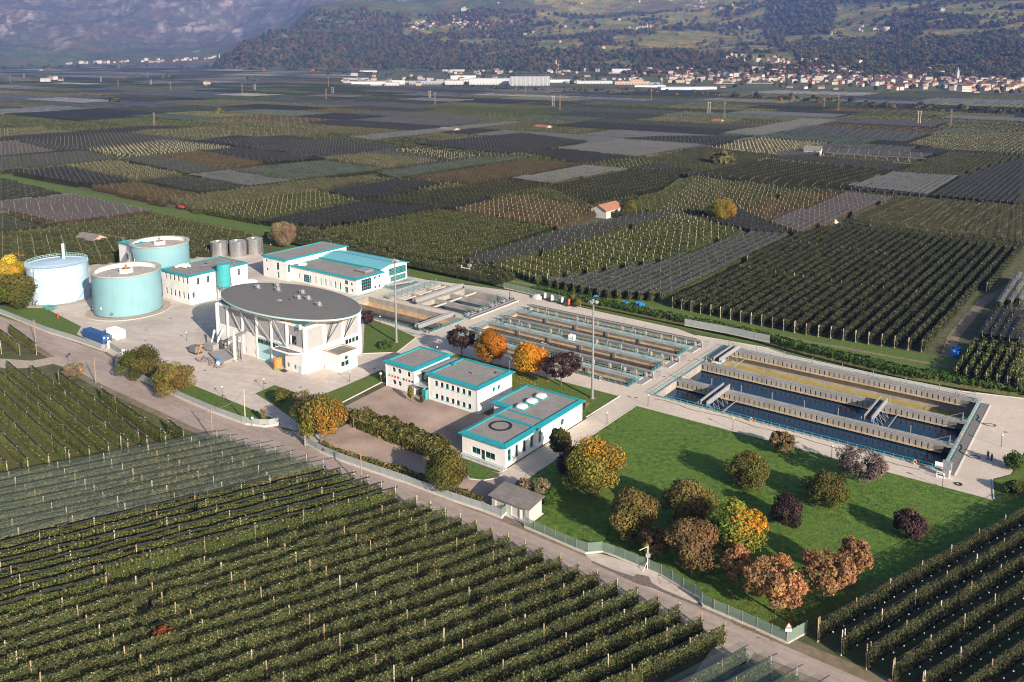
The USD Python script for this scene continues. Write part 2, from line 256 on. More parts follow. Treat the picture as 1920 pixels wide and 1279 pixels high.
GR = {'lawn': [UVP([(-.3, -8.7), (80.5, -7.5), (88, -3), (63.5, -69.8), (62, -74), (48.6, -73.2), (38.2, -69.4), (24.9, -71.6), (11.2, -71.2), (11, -65.5), (1, -65), (-.2, -57)])]}
lay('lawn', GR['lawn'], 0, 'lawn')
lay('grass_strip', [UVP([(-7.4, -5.8), (-7.1, -22.8), (-49, -22.2), (-63, -22.2), (-66, -12), (-62, -6.8)])], .0, 'grass')
lay('grass_plot', [PXP([(681, 662), (743, 660), (779, 632), (735, 612), (700, 600), (684, 600)])], 0, 'grass')
lay('grass_verge', [PXP([(362, 722), (425, 748), (515, 785), (528, 796), (497, 800), (462, 795), (400, 773), (330, 743), (250, 706), (222, 688), (226, 676), (300, 690)])], 0, 'grass')
lay('grass_island', [PXP([(478, 738), (515, 722), (560, 738), (575, 745), (620, 748), (640, 763), (655, 775), (650, 790), (600, 815), (560, 795), (520, 765)]), PXP([(600, 742), (650, 722), (716, 693), (724, 700), (715, 716), (642, 754), (625, 752)])], .0, 'grass')
lay('tank_verge', [PXP([(0, 593), (0, 572), (40, 577), (85, 578), (152, 612), (144, 627), (198, 652), (190, 656), (90, 620)])], 0, 'grass')
lay('small_grass', [PXP([(880, 862), (905, 877), (938, 889), (928, 896), (905, 899), (880, 897), (868, 880)])], 0, 'grass')
lay('bank_grass', [UVP([(80.9, -7.2), (79.4, 2), (82.2, 7), (84.8, 45), (82, 60), (120, 62), (120, 2), (88, -3)])], -.03, 'grass')
lay('canal_side_grass', [UVP([(-700, 64), (-480, 62), (-300, 58), (-240, 52), (-190, 54), (-134, 53), (-92, 60), (-50, 57), (-20, 56), (18, 52.5), (65, 52.5), (84, 57), (220, 59), (220, 80), (60, 78), (15, 74), (-36, 79), (-70, 80), (-140, 80), (-240, 90), (-366, 82), (-480, 86), (-700, 100)])], -.055, 'grass', holes=unary_union([HOLES, CANAL_HOLE]))
lay('canal_track', [UVP([(-260, 75), (-190, 71), (-140, 70), (-70, 69.5), (-20, 68.6), (15, 66.6), (60, 69), (60, 70.5), (15, 68.4), (-20, 70.4), (-70, 71.5), (-140, 72), (-190, 73), (-260, 77)])], -.04, 'dirt')
lay('east_track', [UVP([(54.5, 78), (52.5, 100), (53.5, 150), (62, 200), (70, 245), (73, 245), (65.5, 200), (57, 150), (56, 100), (58.5, 78)])], -.045, 'dirt')
lay('gravel_ring', [[(W(-187.1, -40.6)[0]+14*math.cos(t), W(-187.1, -40.6)[1]+14*math.sin(t)) for t in np.linspace(0, 6.283, 40)], [(W(-222.3, -47.9)[0]+13*math.cos(t), W(-222.3, -47.9)[1]+13*math.sin(t)) for t in np.linspace(0, 6.283, 40)]], -.015, 'dirt_pale')
lay('orchard_grass', [UVP([(-190, -100), (-128, -86.5), (-72, -86), (-34, -82), (-13, -82), (-57, -190), (-190, -190)])], -.06, 'rough_grass')
dr = MB(); drn = [(-160, -50), (-150, -56), (-139, -60), (-128, -62), (-112, -60), (-90, -56), (-80, -52), (-165, -38), (-150, -35), (-74, -30), (-70, -20), (-60, 53), (-30, 51), (-4, 30), (-4, 14), (-3, -4), (78, 30), (77, 12), (40, -5), (-3, -40)]
for u, v in drn: c = W(u, v); dr.box(c[0]-.4, c[0]+.4, c[1]-.35, c[1]+.35, -.1, .004)
single('drain_covers', dr, 'concrete_dark', kind='structure')
def kerb(pts, px=True, w=.25, h=.12):
    p = PXP(pts) if px else UVP(pts)
    single('kerb', MB().prism(LineString(p).buffer(w/2, cap_style=2, join_style=2), -.1, h), 'kerb_stone', kind='structure')
kerb([(681, 663), (744, 661), (780, 633)]); kerb([(-7, -5.5), (-7, -22.3)], False); kerb([(-62, -6.4), (-7, -5.5)], False)
kerb([(-.4, -8.5), (80.6, -7.3)], False, .15, .06); kerb([(-.4, -8.5), (-.4, -57)], False, .15, .06)
kerb([(641, 755), (715, 717), (722, 719)]); kerb([(362, 721), (425, 747), (516, 785)]); kerb([(478, 739), (520, 766), (560, 797)]); kerb([(868, 882), (880, 898), (905, 901), (930, 897), (940, 890)])
kerb([(79.2, 2), (80.8, -7.2)], False); kerb([(-12, 52.2), (11, 54.2), (18, 51.7), (44, 51), (65, 51.7), (80, 56.2)], False)
kerb([(W(-187.1, -40.6)[0]+14.1*math.cos(t), W(-187.1, -40.6)[1]+14.1*math.sin(t)) for t in np.linspace(0, 6.283, 40)] and [tuple(uv_) for uv_ in [(-187.1+14.1*math.cos(t), -40.6+14.1*math.sin(t)) for t in np.linspace(0, 6.283, 40)]], False)

# ------------------------------------------------------------------ building kit (local axes: x along u, y along v)
def facade(t, p0, p1, z0, z1, ops=(), m='white_render', th=.3):
    """A wall from p0 to p1 with its outside on the right hand, real openings, and in each a window part (> pane)."""
    p0 = np.array(p0, float); p1 = np.array(p1, float); L = np.linalg.norm(p1-p0); d = (p1-p0)/L; n = np.array([d[1], -d[0]])
    def X(q): q = np.asarray(q, float); return np.c_[p0+q[:, :1]*d-q[:, 2:3]*n, q[:, 1]]     # (along, up, inwards)
    def ext(poly, a, b):
        mb = MB()
        for g in getattr(poly, 'geoms', [poly]):
            if g.is_empty: continue
            e = trimesh.creation.extrude_polygon(g, b-a, engine='earcut'); e.apply_translation([0, 0, a]); mb.add(X(e.vertices), e.faces[:, ::-1])
        return mb
    shapes = []
    for o in ops:
        c = Point(o['s'], o['z']).buffer(o['r'], 12) if 'r' in o else sbox(o['s']-o['w']/2, o['z']-o['h']/2, o['s']+o['w']/2, o['z']+o['h']/2); shapes.append(c)
    body = sbox(th, z0, L, z1)
    part(t, 'wall', ext(body.difference(unary_union(shapes)) if shapes else body, 0, th), m)
    for o, c in zip(ops, shapes):
        fm = o.get('m', 'teal_paint'); fw = o.get('fw', .09); dep = o.get('d', .16); inner = c.buffer(-fw, join_style=2)
        x0, z0_, x1, z1_ = c.bounds; bars = [c.difference(inner)]
        for k in range(1, o.get('nx', 1)): x = x0+(x1-x0)*k/o['nx']; bars.append(sbox(x-fw/2, z0_, x+fw/2, z1_).intersection(c))
        for k in range(1, o.get('nz', 1)): z = z0_+(z1_-z0_)*k/o['nz']; bars.append(sbox(x0, z-fw/2, x1, z+fw/2).intersection(c))
        fr = ext(unary_union(bars), dep, dep+.08)
        if o.get('sill'): fr.add(X([(x0-.05, z0_-.02, -.06), (x1+.05, z0_-.02, -.06), (x1+.05, z0_+.04, .16), (x0-.05, z0_+.04, .16), (x0-.05, z0_-.08, -.06), (x1+.05, z0_-.08, -.06)]), [(0, 1, 2), (0, 2, 3), (4, 5, 1), (4, 1, 0)])
        w = part(t, o.get('name', 'window'), fr, fm)
        part(w, 'panel' if o.get('solid') else 'pane', ext(c.buffer(-.01), dep+.05, dep+.07), o.get('p', 'pane'))
def win(s, z, w, h, nx=1, nz=1, **k): return dict(s=s, z=z, w=w, h=h, nx=nx, nz=nz, **k)
def circ(s, z, r=.62, **k): return dict(s=s, z=z, r=r, nz=2, **k)
def walls(t, pts, z0, z1, ops={}, m='white_render'):
    n = len(pts)
    for i in range(n): facade(t, pts[i], pts[(i+1) % n], z0, z1, ops.get(i, ()), m)
def flat_roof(t, poly, z, over=.65, band=1.25, m='teal_metal', gravel='gravel_roof', seams=True, h=.42):
    P = Polygon(poly); out = P.buffer(over, join_style=2); inn = out.buffer(-band, join_style=2)
    part(t, 'roof', MB().prism(P.buffer(-.02, join_style=2), z-.28, z+.08), gravel)
    e = MB(); oc = np.array(out.exterior.coords)[:-1]; ic = np.array(inn.exterior.coords)[:-1]
    if len(oc) == len(ic):
        ic = np.array([ic[np.argmin(np.linalg.norm(ic-o_, axis=1))] for o_ in oc]); N = len(oc)
        v = np.r_[np.c_[oc, np.full(N, z-.12)], np.c_[oc, np.full(N, z+.10)], np.c_[ic, np.full(N, z+h)], np.c_[ic, np.full(N, z+.02)]]
        f = []
        for i in range(N):
            j = (i+1) % N; f += [(i, j, N+j, N+i), (N+i, N+j, 2*N+j, 2*N+i), (2*N+i, 2*N+j, 3*N+j, 3*N+i), (3*N+i, 3*N+j, j, i)]
        e.add(v, f); part(t, 'roof_edge', e, m)
        if seams:
            sm = MB()
            for i in range(N):
                j = (i+1) % N; L = np.linalg.norm(oc[j]-oc[i]); k = max(1, int(L/1.05))
                for q in range(1, k):
                    a = oc[i]+(oc[j]-oc[i])*q/k; Li = ic[j]-ic[i]; tt = np.clip(((a-ic[i])@Li)/(Li@Li), 0, 1); b = ic[i]+Li*tt
                    sm.beam((a[0], a[1], z+.125), (b[0], b[1], z+h+.025), .07, .05)
                sm.beam((oc[i][0], oc[i][1], z+.125), (ic[i][0], ic[i][1], z+h+.025), .09, .05)
            part(t, 'seam', sm, m, kind='stuff')
    else: part(t, 'roof_edge', MB().prism(out.difference(inn), z-.12, z+.3), m)
def downpipe(t, x, y, z0, z1): part(t, 'downpipe', MB().tube((x, y, z0), (x, y, z1), .07, .07, 6), 'white_paint')

# ---- workshop: low L-shaped building in front
A0 = (-13, -40)
t = thing('workshop_building', 'low white L-shaped building with three roof domes and a black ring on its gravel roof', 'building', *A0)
P_ = [(-19.3, -55.6), (-7, -55.6), (-7, -24.2), (-24, -24.2), (-24, -37.9), (-19.3, -37.9)]; PL = [(x-A0[0], y-A0[1]) for x, y in P_]
sv = lambda v: v+55.6
ops = {0: [win(-15.2+19.3, 1.68, 2.55, 1.5, 2), win(-13.3+19.3, 1.28, 1.2, 2.3, 1, 2), win(-11.25+19.3, 1.63, 2.75, 1.5, 2)],
       1: [win(sv(v), 2.45, 1.15, 2.7, 1, 2, sill=True) for v in (-54, -51.3, -48.4, -45.6, -42.4)] +
          [win(sv(-36.2), 1.87, 2.5, 3.7, 2, 3, name='door', m='white_paint', p='teal_pale', solid=True), circ(sv(-33), 2.6, .8), win(sv(-29.5), 1.87, 2.6, 3.7, 2, 3, name='door_001', m='white_paint', p='teal_pale', solid=True)],
       5: [win(2.2, 1.6, 1.2, 1.5), win(8, 1.6, 1.2, 1.5), win(13, 1.6, 1.2, 1.5)]}
walls(t, PL, -.1, 4.75, ops); flat_roof(t, PL, 4.85)
part(t, 'roof_divider', MB().box(-5.5, 5.3, -4.3, -3.3, 4.9, 5.1), 'teal_metal'); part(t, 'roof_divider', MB().box(-5.5, 5.3, .3, .75, 4.9, 5.15), 'teal_metal')
part(t, 'roof_ring', MB().tm(trimesh.creation.annulus(r_min=2.25, r_max=2.62, height=.22, sections=48).apply_translation([-1.2, -7.8, 5.05])), 'black_rubber')
for v in (-36.6, -32.5, -28.5):
    b = MB().box(-4.7, -2.1, v-A0[1]-1.3, v-A0[1]+1.3, 4.9, 5.25); d = part(t, 'skylight', b, 'teal_paint')
    g = trimesh.creation.icosphere(3, 1.0); g.vertices = np.sign(g.vertices)*np.abs(g.vertices)**.62; g = g.slice_plane([0, 0, 0], [0, 0, 1]); g.vertices *= [1.24/.95, 1.24/.95, .62]; g.apply_translation([-3.4, v-A0[1], 5.24])
    part(d, 'dome', MB().tm(g), 'dome_acrylic', smooth=True)
for y in (-15.2, -4.6, 2.2, 3.4, 15.3): downpipe(t, 6.09, y, 0, 4.7)

# ---- two-storey offices with the grid of small windows
B0 = (-38, -30)
t = thing('office_building', 'two-storey white office with two rows of seven small windows and teal roof edge', 'building', *B0)
PL = [(-8.4, -7.1), (8.5, -7.1), (8.5, 6.9), (-8.4, 6.9)]
cols = [-43.65, -41.75, -39.95, -38.1, -36.3, -34.4, -32.5]
walls(t, PL, -.1, 6.75, {0: [win(u+38+8.4, 4.95, 1.1, 1.35, 1, 1, m='teal_paint', sill=True, p='pane') for u in cols]+[win(u+38+8.4, 1.45, 1.1, 1.3, 1, 1, m='teal_paint', sill=True) for u in cols],
                         1: [circ(-30.8+37.1, 4.6), circ(-28.7+37.1, 4.6)]})
flat_roof(t, PL, 6.85)
part(t, 'roof_vent', MB().tube((1.2, -.5, 6.9), (1.2, -.5, 7.5), .18).tube((1.2, -.5, 7.5), (1.2, -.5, 7.8), .32, .05), 'steel')
part(t, 'roof_vent', MB().box(-7.3, -6.5, 1, 1.8, 7.2, 7.7), 'teal_metal'); part(t, 'roof_vent', MB().box(6.0, 7.0, 3.3, 4.1, 6.9, 7.5), 'steel')
downpipe(t, 8.59, -6.8, 0, 6.7); downpipe(t, -8.2, -7.19, 0, 6.7); downpipe(t, 8.3, -7.19, 0, 6.7)
part(t, 'aerial', MB().tube((8, 6.4, 7), (8, 6.4, 10.2), .05).beam((7.3, 6.4, 9.8), (8.7, 6.4, 9.8), .05, .05).beam((7.5, 6.4, 9.2), (8.5, 6.4, 9.2), .05, .05), 'galvanised')
part(t, 'wall_plate', MB().box(-7.9, -6.9, -7.13, -7.1, 1.2, 2.4), 'plaster')
# ---- the block with round windows, and the glazed link
C0 = (-56.5, -30)
t = thing('round_window_block', 'white two-storey block with four round windows and a row of small coloured squares', 'building', *C0)
PL = [(-5.6, -7.0), (5.3, -7.0), (5.3, 7), (-5.6, 7)]
walls(t, PL, -.1, 6.75, {0: [circ(3.0, 5.15, .68), circ(5.1, 5.15, .68), circ(3.1, 1.65, .68), circ(5.1, 1.65, .68), win(8.5, 5.05, 1.0, 1.35)]})
flat_roof(t, PL, 6.85)
tones = ['green_paint', 'rust_orange', 'terracotta', 'red', 'plaster', 'dark_metal', 'steel', 'red', 'cloth_blue']
for k in range(9): part(t, 'square_plaque', MB().box(-4.55+k*1.06, -3.95+k*1.06, -7.05, -7.0, 2.95, 3.55), tones[k])
downpipe(t, -5.5, -7.09, 0, 6.7); downpipe(t, 4.9, -7.09, 0, 6.7)
L0 = (-48.8, -30)
t = thing('glazed_link', 'glazed link with a grey curved roof between the office and the block with round windows', 'link', *L0)
facade(t, (-2.5, -4.8), (2.5, -4.8), -.1, 6.0, [win(2.5, 4.5, 4.6, 2.8, 2, 2), win(2.5, 1.4, 4.6, 2.7, 3, 1)], 'white_render')
a = np.linspace(-1, 1, 9); sec = np.c_[a*2.3, 6.55-.5*a**2]
v = np.r_[np.c_[sec[:, 0], np.full(9, -5.4), sec[:, 1]], np.c_[sec[:, 0], np.full(9, 6.9), sec[:, 1]], np.c_[sec[:, 0], np.full(9, -5.4), sec[:, 1]-.2], np.c_[sec[:, 0], np.full(9, 6.9), sec[:, 1]-.2]]
part(t, 'roof', MB().add(v, [(i, i+1, 10+i, 9+i) for i in range(8)]+[(18+i, 27+i, 28+i, 19+i) for i in range(8)]+[(i, 18+i, 19+i, i+1) for i in range(8)]+[(9+i, 10+i, 28+i, 27+i) for i in range(8)]), 'alu_grey', smooth=30)
part(t, 'canopy', MB().box(-1.8, 2.2, -8.3, -4.8, 3.2, 3.28), 'glass_canopy')
dr = part(t, 'porch', MB().box(.9, 1.0, -8.1, -5, 0, 2.6).box(2.1, 2.2, -8.1, -5, 0, 2.6).box(.9, 2.2, -8.1, -8, 2.5, 2.6).box(.9, 1.0, -8.12, -8.02, 0, 2.6).box(1.5, 1.56, -8.1, -8.05, 0, 2.5), 'teal_paint')
part(dr, 'pane', MB().box(1.0, 2.1, -8.07, -8.05, .05, 2.5), 'pane_teal')

# ---- digester-side building T with two rows of windows
T0 = (-182.4, -12.3)
t = thing('treatment_building', 'tall white two-storey block with roof pipes beside the round teal tanks', 'building', *T0)
PL = [(-9.0, -12.4), (8.9, -12.4), (8.9, 12.4), (-9.0, 12.4)]
us = np.linspace(-188.7, -174.9, 6)
walls(t, PL, -.1, 10.5, {0: [win(u+191.4, 8.8, 1.1, 2.3, 1, 2, m='alu_grey') for u in us]+[win(u+191.4, 3.0, 1.1, 2.4, 1, 2, m='alu_grey') for u in us],
   1: [win(-21.2+24.7, 8.1, 1.2, 2.5, 2, 3, m='alu_grey'), win(-17.05+24.7, 8.0, 1.2, 2.5, 2, 3, m='alu_grey'), win(-3.8+24.7, 8.0, 1.2, 2.5, 2, 3, m='alu_grey'),
       win(5.2, 2.35, 8.8, 4.5, 8, 1, name='door', m='teal_pale', p='teal_pale', solid=True, fw=.16), win(1.6, 3.4, 1.2, 2.0, 1, 4, m='alu_grey')]})
flat_roof(t, PL, 10.6, seams=False, band=.9)
part(t, 'roof_duct', MB().box(-6.5, -2.0, -7, -6.2, 11, 11.8).box(-6.5, -2.0, -5.4, -4.6, 11, 11.8).box(-6.5, -5.7, -8.5, -3, 10.9, 11.5), 'white_paint')
for k in range(3): part(t, 'roof_pipe', MB().path([(0.5+k*.7, 1, 10.8), (0.5+k*.7, 1, 13.2)], .16).path([(0.5+k*.7, 1, 11.2), (0.5+k*.7, -2.5, 11.2)], .13), 'steel')
for y in (-9, 3, 9): part(t, 'roof_vent', MB().tube((5, y, 10.6), (5, y, 11.3), .2), 'steel')
part(t, 'side_annex', MB().box(9.0, 12.5, 9, 14, 0, 4.2), 'white_render')
t = thing('storage_silo', 'small bright teal storage silo on a steel frame against the white treatment building', 'silo', -170.6, -12.4)
part(t, 'vessel', MB().tube((0, 0, 5.2), (0, 0, 13.4), 2.45, 2.45, 32).tube((0, 0, 3.2), (0, 0, 5.2), .4, 2.45, 32), 'teal_paint', smooth=40)
for z in (7.2, 9.3, 11.4, 13.3): part(t, 'hoop', MB().tm(trimesh.creation.annulus(2.45, 2.51, .12, sections=32).apply_translation([0, 0, z])), 'teal_metal')
r = MB()
for k in range(12): a = k*math.pi/6; r.tube((2.3*math.cos(a), 2.3*math.sin(a), 13.4), (2.3*math.cos(a), 2.3*math.sin(a), 14.4), .03, .03, 4)
part(t, 'railing', r.tm(trimesh.creation.annulus(2.27, 2.33, .06, sections=24).apply_translation([0, 0, 14.4])), 'galvanised')
for sx in (-1, 1):
    for sy in (-1, 1): part(t, 'leg', MB().beam((sx*1.8, sy*1.8, 0), (sx*1.8, sy*1.8, 6.4), .25, .25), 'galvanised')
part(t, 'brace', MB().beam((-1.8, -1.8, .5), (1.8, -1.8, 4.8), .12, .12).beam((1.8, -1.8, .5), (1.8, 1.8, 4.8), .12, .12).beam((-1.8, -1.8, 4.6), (1.8, -1.8, 4.6), .2, .2).beam((1.8, -1.8, 4.6), (1.8, 1.8, 4.6), .2, .2).path([(2.6, 1, .3), (2.6, 1, 6), (2, 2.4, 13)], .08), 'galvanised')

# ---- the tanks
def ring_rail(r, z, n, h=1.1):
    b = MB()
    for k in range(n): a = 2*math.pi*k/n; b.tube((r*math.cos(a), r*math.sin(a), z), (r*math.cos(a), r*math.sin(a), z+h), .05, .05, 4)
    for q in (.5, 1.0): b.tm(trimesh.creation.annulus(r-.05, r+.05, .08, sections=64).apply_translation([0, 0, z+h*q]))
    return b
t = thing('pale_blue_tank', 'pale blue gas tank with a railing round its roof and one tall vent pipe', 'tank', -222.4, -47.9)
part(t, 'shell', MB().tube((0, 0, 0), (0, 0, 13.2), 10.2, 10.2, 72), 'tank_blue', smooth=40)
part(t, 'roof', MB().tube((0, 0, 13.2), (0, 0, 14.2), 10.2, .3, 72, cap=False), 'tank_blue', smooth=40); part(t, 'rim', MB().tm(trimesh.creation.annulus(10.1, 10.6, .3, sections=72).apply_translation([0, 0, 13.25])), 'tank_blue')
part(t, 'railing', ring_rail(10.45, 13.4, 56), 'teal_pale'); part(t, 'vent_pipe', MB().tube((-2, 3.6, 13.5), (-2, 3.6, 19.6), .55, .55, 16), 'tank_blue', smooth=40)
part(t, 'manhole', MB().tube((2, -10.0, 12.4), (2, -10.35, 12.4), .55, .55, 16), 'white_paint'); part(t, 'pipe', MB().path([(-1.0, -10.6, 0), (-1.0, -10.6, 4.2), (-.2, -10.4, 4.4)], .12), 'tank_blue')
part(t, 'pipe', MB().path([(2.6, -10.9, 0), (2.6, -10.9, 1.2), (2.6, -10.1, 1.6)], .16), 'dark_metal'); part(t, 'pipe', MB().path([(4, -10.6, 0), (4, -10.6, 1.2), (4, -9.7, 1.6)], .16), 'dark_metal')
part(t, 'duct', MB().box(3.6, 4.3, -10.2, -9.3, 4.5, 13), 'tank_blue'); st = MB()
for k in range(34): a = .15+k*.04; st.box(10.25*math.cos(a)-.0, 10.25*math.cos(a)+.9, 10.25*math.sin(a)-.15, 10.25*math.sin(a)+.15, .4+k*.38, .46+k*.38)
part(t, 'stair', st, 'teal_pale')
def digester(name, label, u, v, R, h, gear):
    t = thing(name, label, 'tank', u, v)
    part(t, 'shell', MB().tube((0, 0, .5), (0, 0, h), R, R, 80, cap=False), 'tank_teal', smooth=40); part(t, 'plinth', MB().tube((0, 0, -.1), (0, 0, .5), R+.03, R+.03, 80), 'concrete_dark', smooth=40)
    part(t, 'rim', MB().tm(trimesh.creation.annulus(R-1.0, R+.35, .35, sections=80).apply_translation([0, 0, h+.17])), 'concrete_pale')
    part(t, 'parapet', MB().tm(trimesh.creation.annulus(R-1.1, R-.98, 1.4, sections=80).apply_translation([0, 0, h-.6])), 'white_render')
    part(t, 'roof', MB().tube((0, 0, h-1.2), (0, 0, h-.75), R-1.05, R-3.5, 64), 'concrete_pale', smooth=20)
    part(t, 'roof_hub', MB().tube((0, 0, h-.9), (0, 0, h+.55), 2.35, 2.25, 32), 'white_render', smooth=40); part(t, 'hub_lid', MB().tube((0, 0, h+.5), (0, 0, h+.62), 1.5, 1.5, 24), 'terracotta')
    part(t, 'mixer', MB().tube((0, 0, h+.6), (0, 0, h+2.2), .35, .3, 12).box(-.5, .5, -.3, .3, h+1.2, h+1.7), gear)
    for a in (.5, 1.7, 2.6, 3.6, 4.7, 5.6): part(t, 'roof_hatch', MB().box(6.6*math.cos(a)-.5, 6.6*math.cos(a)+.5, 6.6*math.sin(a)-.4, 6.6*math.sin(a)+.4, h-1.05, h-.62), 'soffit_wood')
    for a in (-2.05, -1.0): part(t, 'manhole', MB().tube(((R-.05)*math.cos(a), (R-.05)*math.sin(a), 1.6), ((R+.3)*math.cos(a), (R+.3)*math.sin(a), 1.6), .55, .55, 16), 'concrete_dark')
    return t
t = digester('digester_tank', 'front teal round digester tank with white roof and an orange mixer', -187.1, -40.6, 11.3, 14.3, 'orange')
part(t, 'wall_plate', MB().box(2.2, 3.0, -11.5, -11.2, 3.0, 3.7), 'white_paint')
digester('digester_tank', 'rear teal round digester tank beside the small white stair tower', -227.5, -3.5, 11.4, 12.4, 'galvanised')
t = thing('stair_tower', 'small white stair tower with teal roof edge between the two teal digesters', 'tower', -238.5, -9.0)
facade(t, (-5.5, -3.2), (3.6, -3.2), 0, 11.6, [win(6.0, 6.6, 1.2, 2.2, name='door', m='teal_paint', p='pane_teal')]); facade(t, (3.6, -3.2), (3.6, 3.2), 0, 11.6, [win(3, 9.6, .6, 1.4), win(3, 5.6, .6, 1.4)])
facade(t, (3.6, 3.2), (-5.5, 3.2), 0, 11.6); facade(t, (-5.5, 3.2), (-5.5, -3.2), 0, 11.6); flat_roof(t, [(-5.5, -3.2), (3.6, -3.2), (3.6, 3.2), (-5.5, 3.2)], 11.7, .5, 1.0, seams=False)
t = thing('access_bridge', 'white footbridge from the stair tower to the roof of the front teal tank', 'footbridge', -236, -12)
part(t, 'deck', MB().beam((1.5, -.5, 8.9), (40.5, -21.5, 14.2), 1.5, .3), 'concrete_pale'); part(t, 'parapet', MB().beam((1.9, .2, 9.6), (40.9, -20.8, 14.9), .12, 1.1), 'white_render'); part(t, 'parapet', MB().beam((1.1, -1.2, 9.6), (40.1, -22.2, 14.9), .12, 1.1), 'white_render')
sil = proto('steel_silo_source')
def silo_parts(t):
    part(t, 'vessel', MB().tube((0, 0, .3), (0, 0, 7.0), 3.55, 3.55, 40, cap=False), 'steel', smooth=40)
    part(t, 'rim', MB().tm(trimesh.creation.annulus(3.5, 3.66, .15, sections=40).apply_translation([0, 0, 7.0])), 'galvanised')
    part(t, 'roof', MB().tube((0, 0, 6.6), (0, 0, 6.2), 3.5, .2, 40, cap=False), 'galvanised')
    ro = MB()
    for k in range(10): a = k*math.pi/5; ro.beam((3.4*math.cos(a), 3.4*math.sin(a), 6.95), (0, 0, 6.55), .1, .1)
    part(t, 'roof_rib', ro, 'galvanised')
    for z in (2.0, 3.7, 5.4): part(t, 'hoop', MB().tm(trimesh.creation.annulus(3.55, 3.6, .08, sections=40).apply_translation([0, 0, z])), 'galvanised')
    for k in range(8): a = k*math.pi/4+.2; part(t, 'stiffener', MB().beam((3.6*math.cos(a), 3.6*math.sin(a), 0), (3.6*math.cos(a), 3.6*math.sin(a), 7), .12, .1), 'galvanised')
    part(t, 'base_ring', MB().tube((0, 0, -.1), (0, 0, .3), 3.7, 3.7, 40), 'concrete')
for (u, v), lb in zip([(-229.8, 26.2), (-224.5, 32.2), (-222.7, 39.8)], ['leftmost of the three shiny steel silos', 'middle one of the three shiny steel silos', 'rightmost of the three shiny steel silos, nearest the willow']):
    silo_parts(thing('steel_silo', lb, 'silo', u, v, group='steel silos'))

# ---- building N: tall block, low hall and vaulted hall
N0 = (-179.7, 33)
t = thing('press_building', 'tall white block with teal roof edge behind the low hall', 'building', *N0)
PL = [(-7.2, -15.6), (7.4, -15.6), (7.4, 16.3), (-7.2, 16.3)]
walls(t, PL, -.1, 8.3, {0: [circ(2.2, 6.6, .6), circ(2.5, 3.1, .6), win(9.2, 5.3, 1.8, 3.0, 2, 3), win(9.3, 1.8, 1.4, 2.6, name='door', m='teal_paint', p='pane_teal')], 1: [win(1.3, 5, 1.3, 3.2, 2, 3)]}); flat_roof(t, PL, 8.4, seams=False, band=1.0)
part(t, 'railing', MB().path([(-.5, -17, 1), (3, -17, 1), (3, -15.7, 1)], .04).path([(-.5, -17, 0), (-.5, -17, 1)], .04), 'teal_paint')
N1 = (-153, 27)
t = thing('low_hall', 'long low white hall with a gravel roof and a raised roof light', 'building', *N1)
PL = [(-18.8, -7.2), (18.5, -7.2), (18.5, 7.0), (-18.8, 7.0)]; su = lambda u: u+171.8
walls(t, PL, -.1, 5.9, {0: [win(su(-167.4), 2.4, .7, 2.2), win(su(-162.7), 2.0, 4.6, 3.0, 6, 4)]+[win(su(u), 2.2, .8, 2.7, 1, 3) for u in (-157.7, -154.7, -151.9, -149.1, -146.3, -143.6)]+[win(su(-140.2), 4.1, 2.0, 1.6, 3, 2), circ(su(-137.3), 3.9, .6), circ(su(-137.1), 1.5, .6), win(su(-140.2), 1.2, 1.8, 2.2, 2, 1, name='door', m='teal_paint', p='pane_teal')],
   1: [win(24.8-19.8, 3.1, 5.2, 4.4, 5, 4), circ(29.35-19.8, 4.8, .6), circ(31.7-19.8, 4.8, .6), circ(29.4-19.8, 1.1, .6), circ(31.7-19.8, 1.1, .6)]})
flat_roof(t, PL, 6.0, seams=False, band=1.0)
part(t, 'roof_light', MB().box(9.5, 14.5, 1, 5.2, 6.1, 6.7), 'concrete_dark'); part(t, 'roof_light_lid', MB().box(9.2, 14.8, .7, 5.5, 6.7, 6.95), 'alu_grey')
part(t, 'skylight', MB().tube((-16.2, -4.0, 6.1), (-16.2, -4.0, 6.5), 1.9, 1.8, 32), 'white_paint', smooth=40)
for x in (-8, 4): downpipe(t, x, -7.29, 0, 5.9)
N2 = (-154, 42)
t = thing('vaulted_hall', 'hall with a teal curved roof and a glazed gable behind the low hall', 'building', *N2)
a = np.linspace(-1, 1, 17); sec = np.c_[a*7.9, 7.75-1.35*a**2]
rf = MB(); v = np.r_[np.c_[np.full(17, -18.2), sec], np.c_[np.full(17, 17.6), sec], np.c_[np.full(17, -18.2), sec-[0, .25]], np.c_[np.full(17, 17.6), sec-[0, .25]]]
rf.add(v, [(i, 17+i, 18+i, i+1) for i in range(16)]+[(34+i, 35+i, 52+i, 51+i) for i in range(16)]+[(i, i+1, 35+i, 34+i) for i in range(16)]+[(17+i, 51+i, 52+i, 18+i) for i in range(16)])
part(t, 'roof', rf, 'vault_teal', smooth=30)
part(t, 'roof_edge', MB().box(-18.2, 17.8, 7.6, 8.2, 6.25, 6.6), 'teal_metal'); part(t, 'gutter', MB().box(-18.2, 17.4, -8.0, -7.55, 6.3, 6.75), 'teal_metal'); part(t, 'roof_rib', MB().box(-18, 17.5, .2, .6, 7.7, 7.9), 'teal_metal')
facade(t, (-18, 7.5), (-18, -7.4), 0, 6.2); facade(t, (17, 7.5), (-18, 7.5), 0, 6.2)
facade(t, (17, -7.4), (17, 7.5), 0, 6.2, [win(9.6, 4.3, 9.6, 3.0, 14, 5, fw=.12), win(9.8, 1.3, 8.8, 2.2, 6, 1, name='door', m='teal_paint', p='pane_teal')])
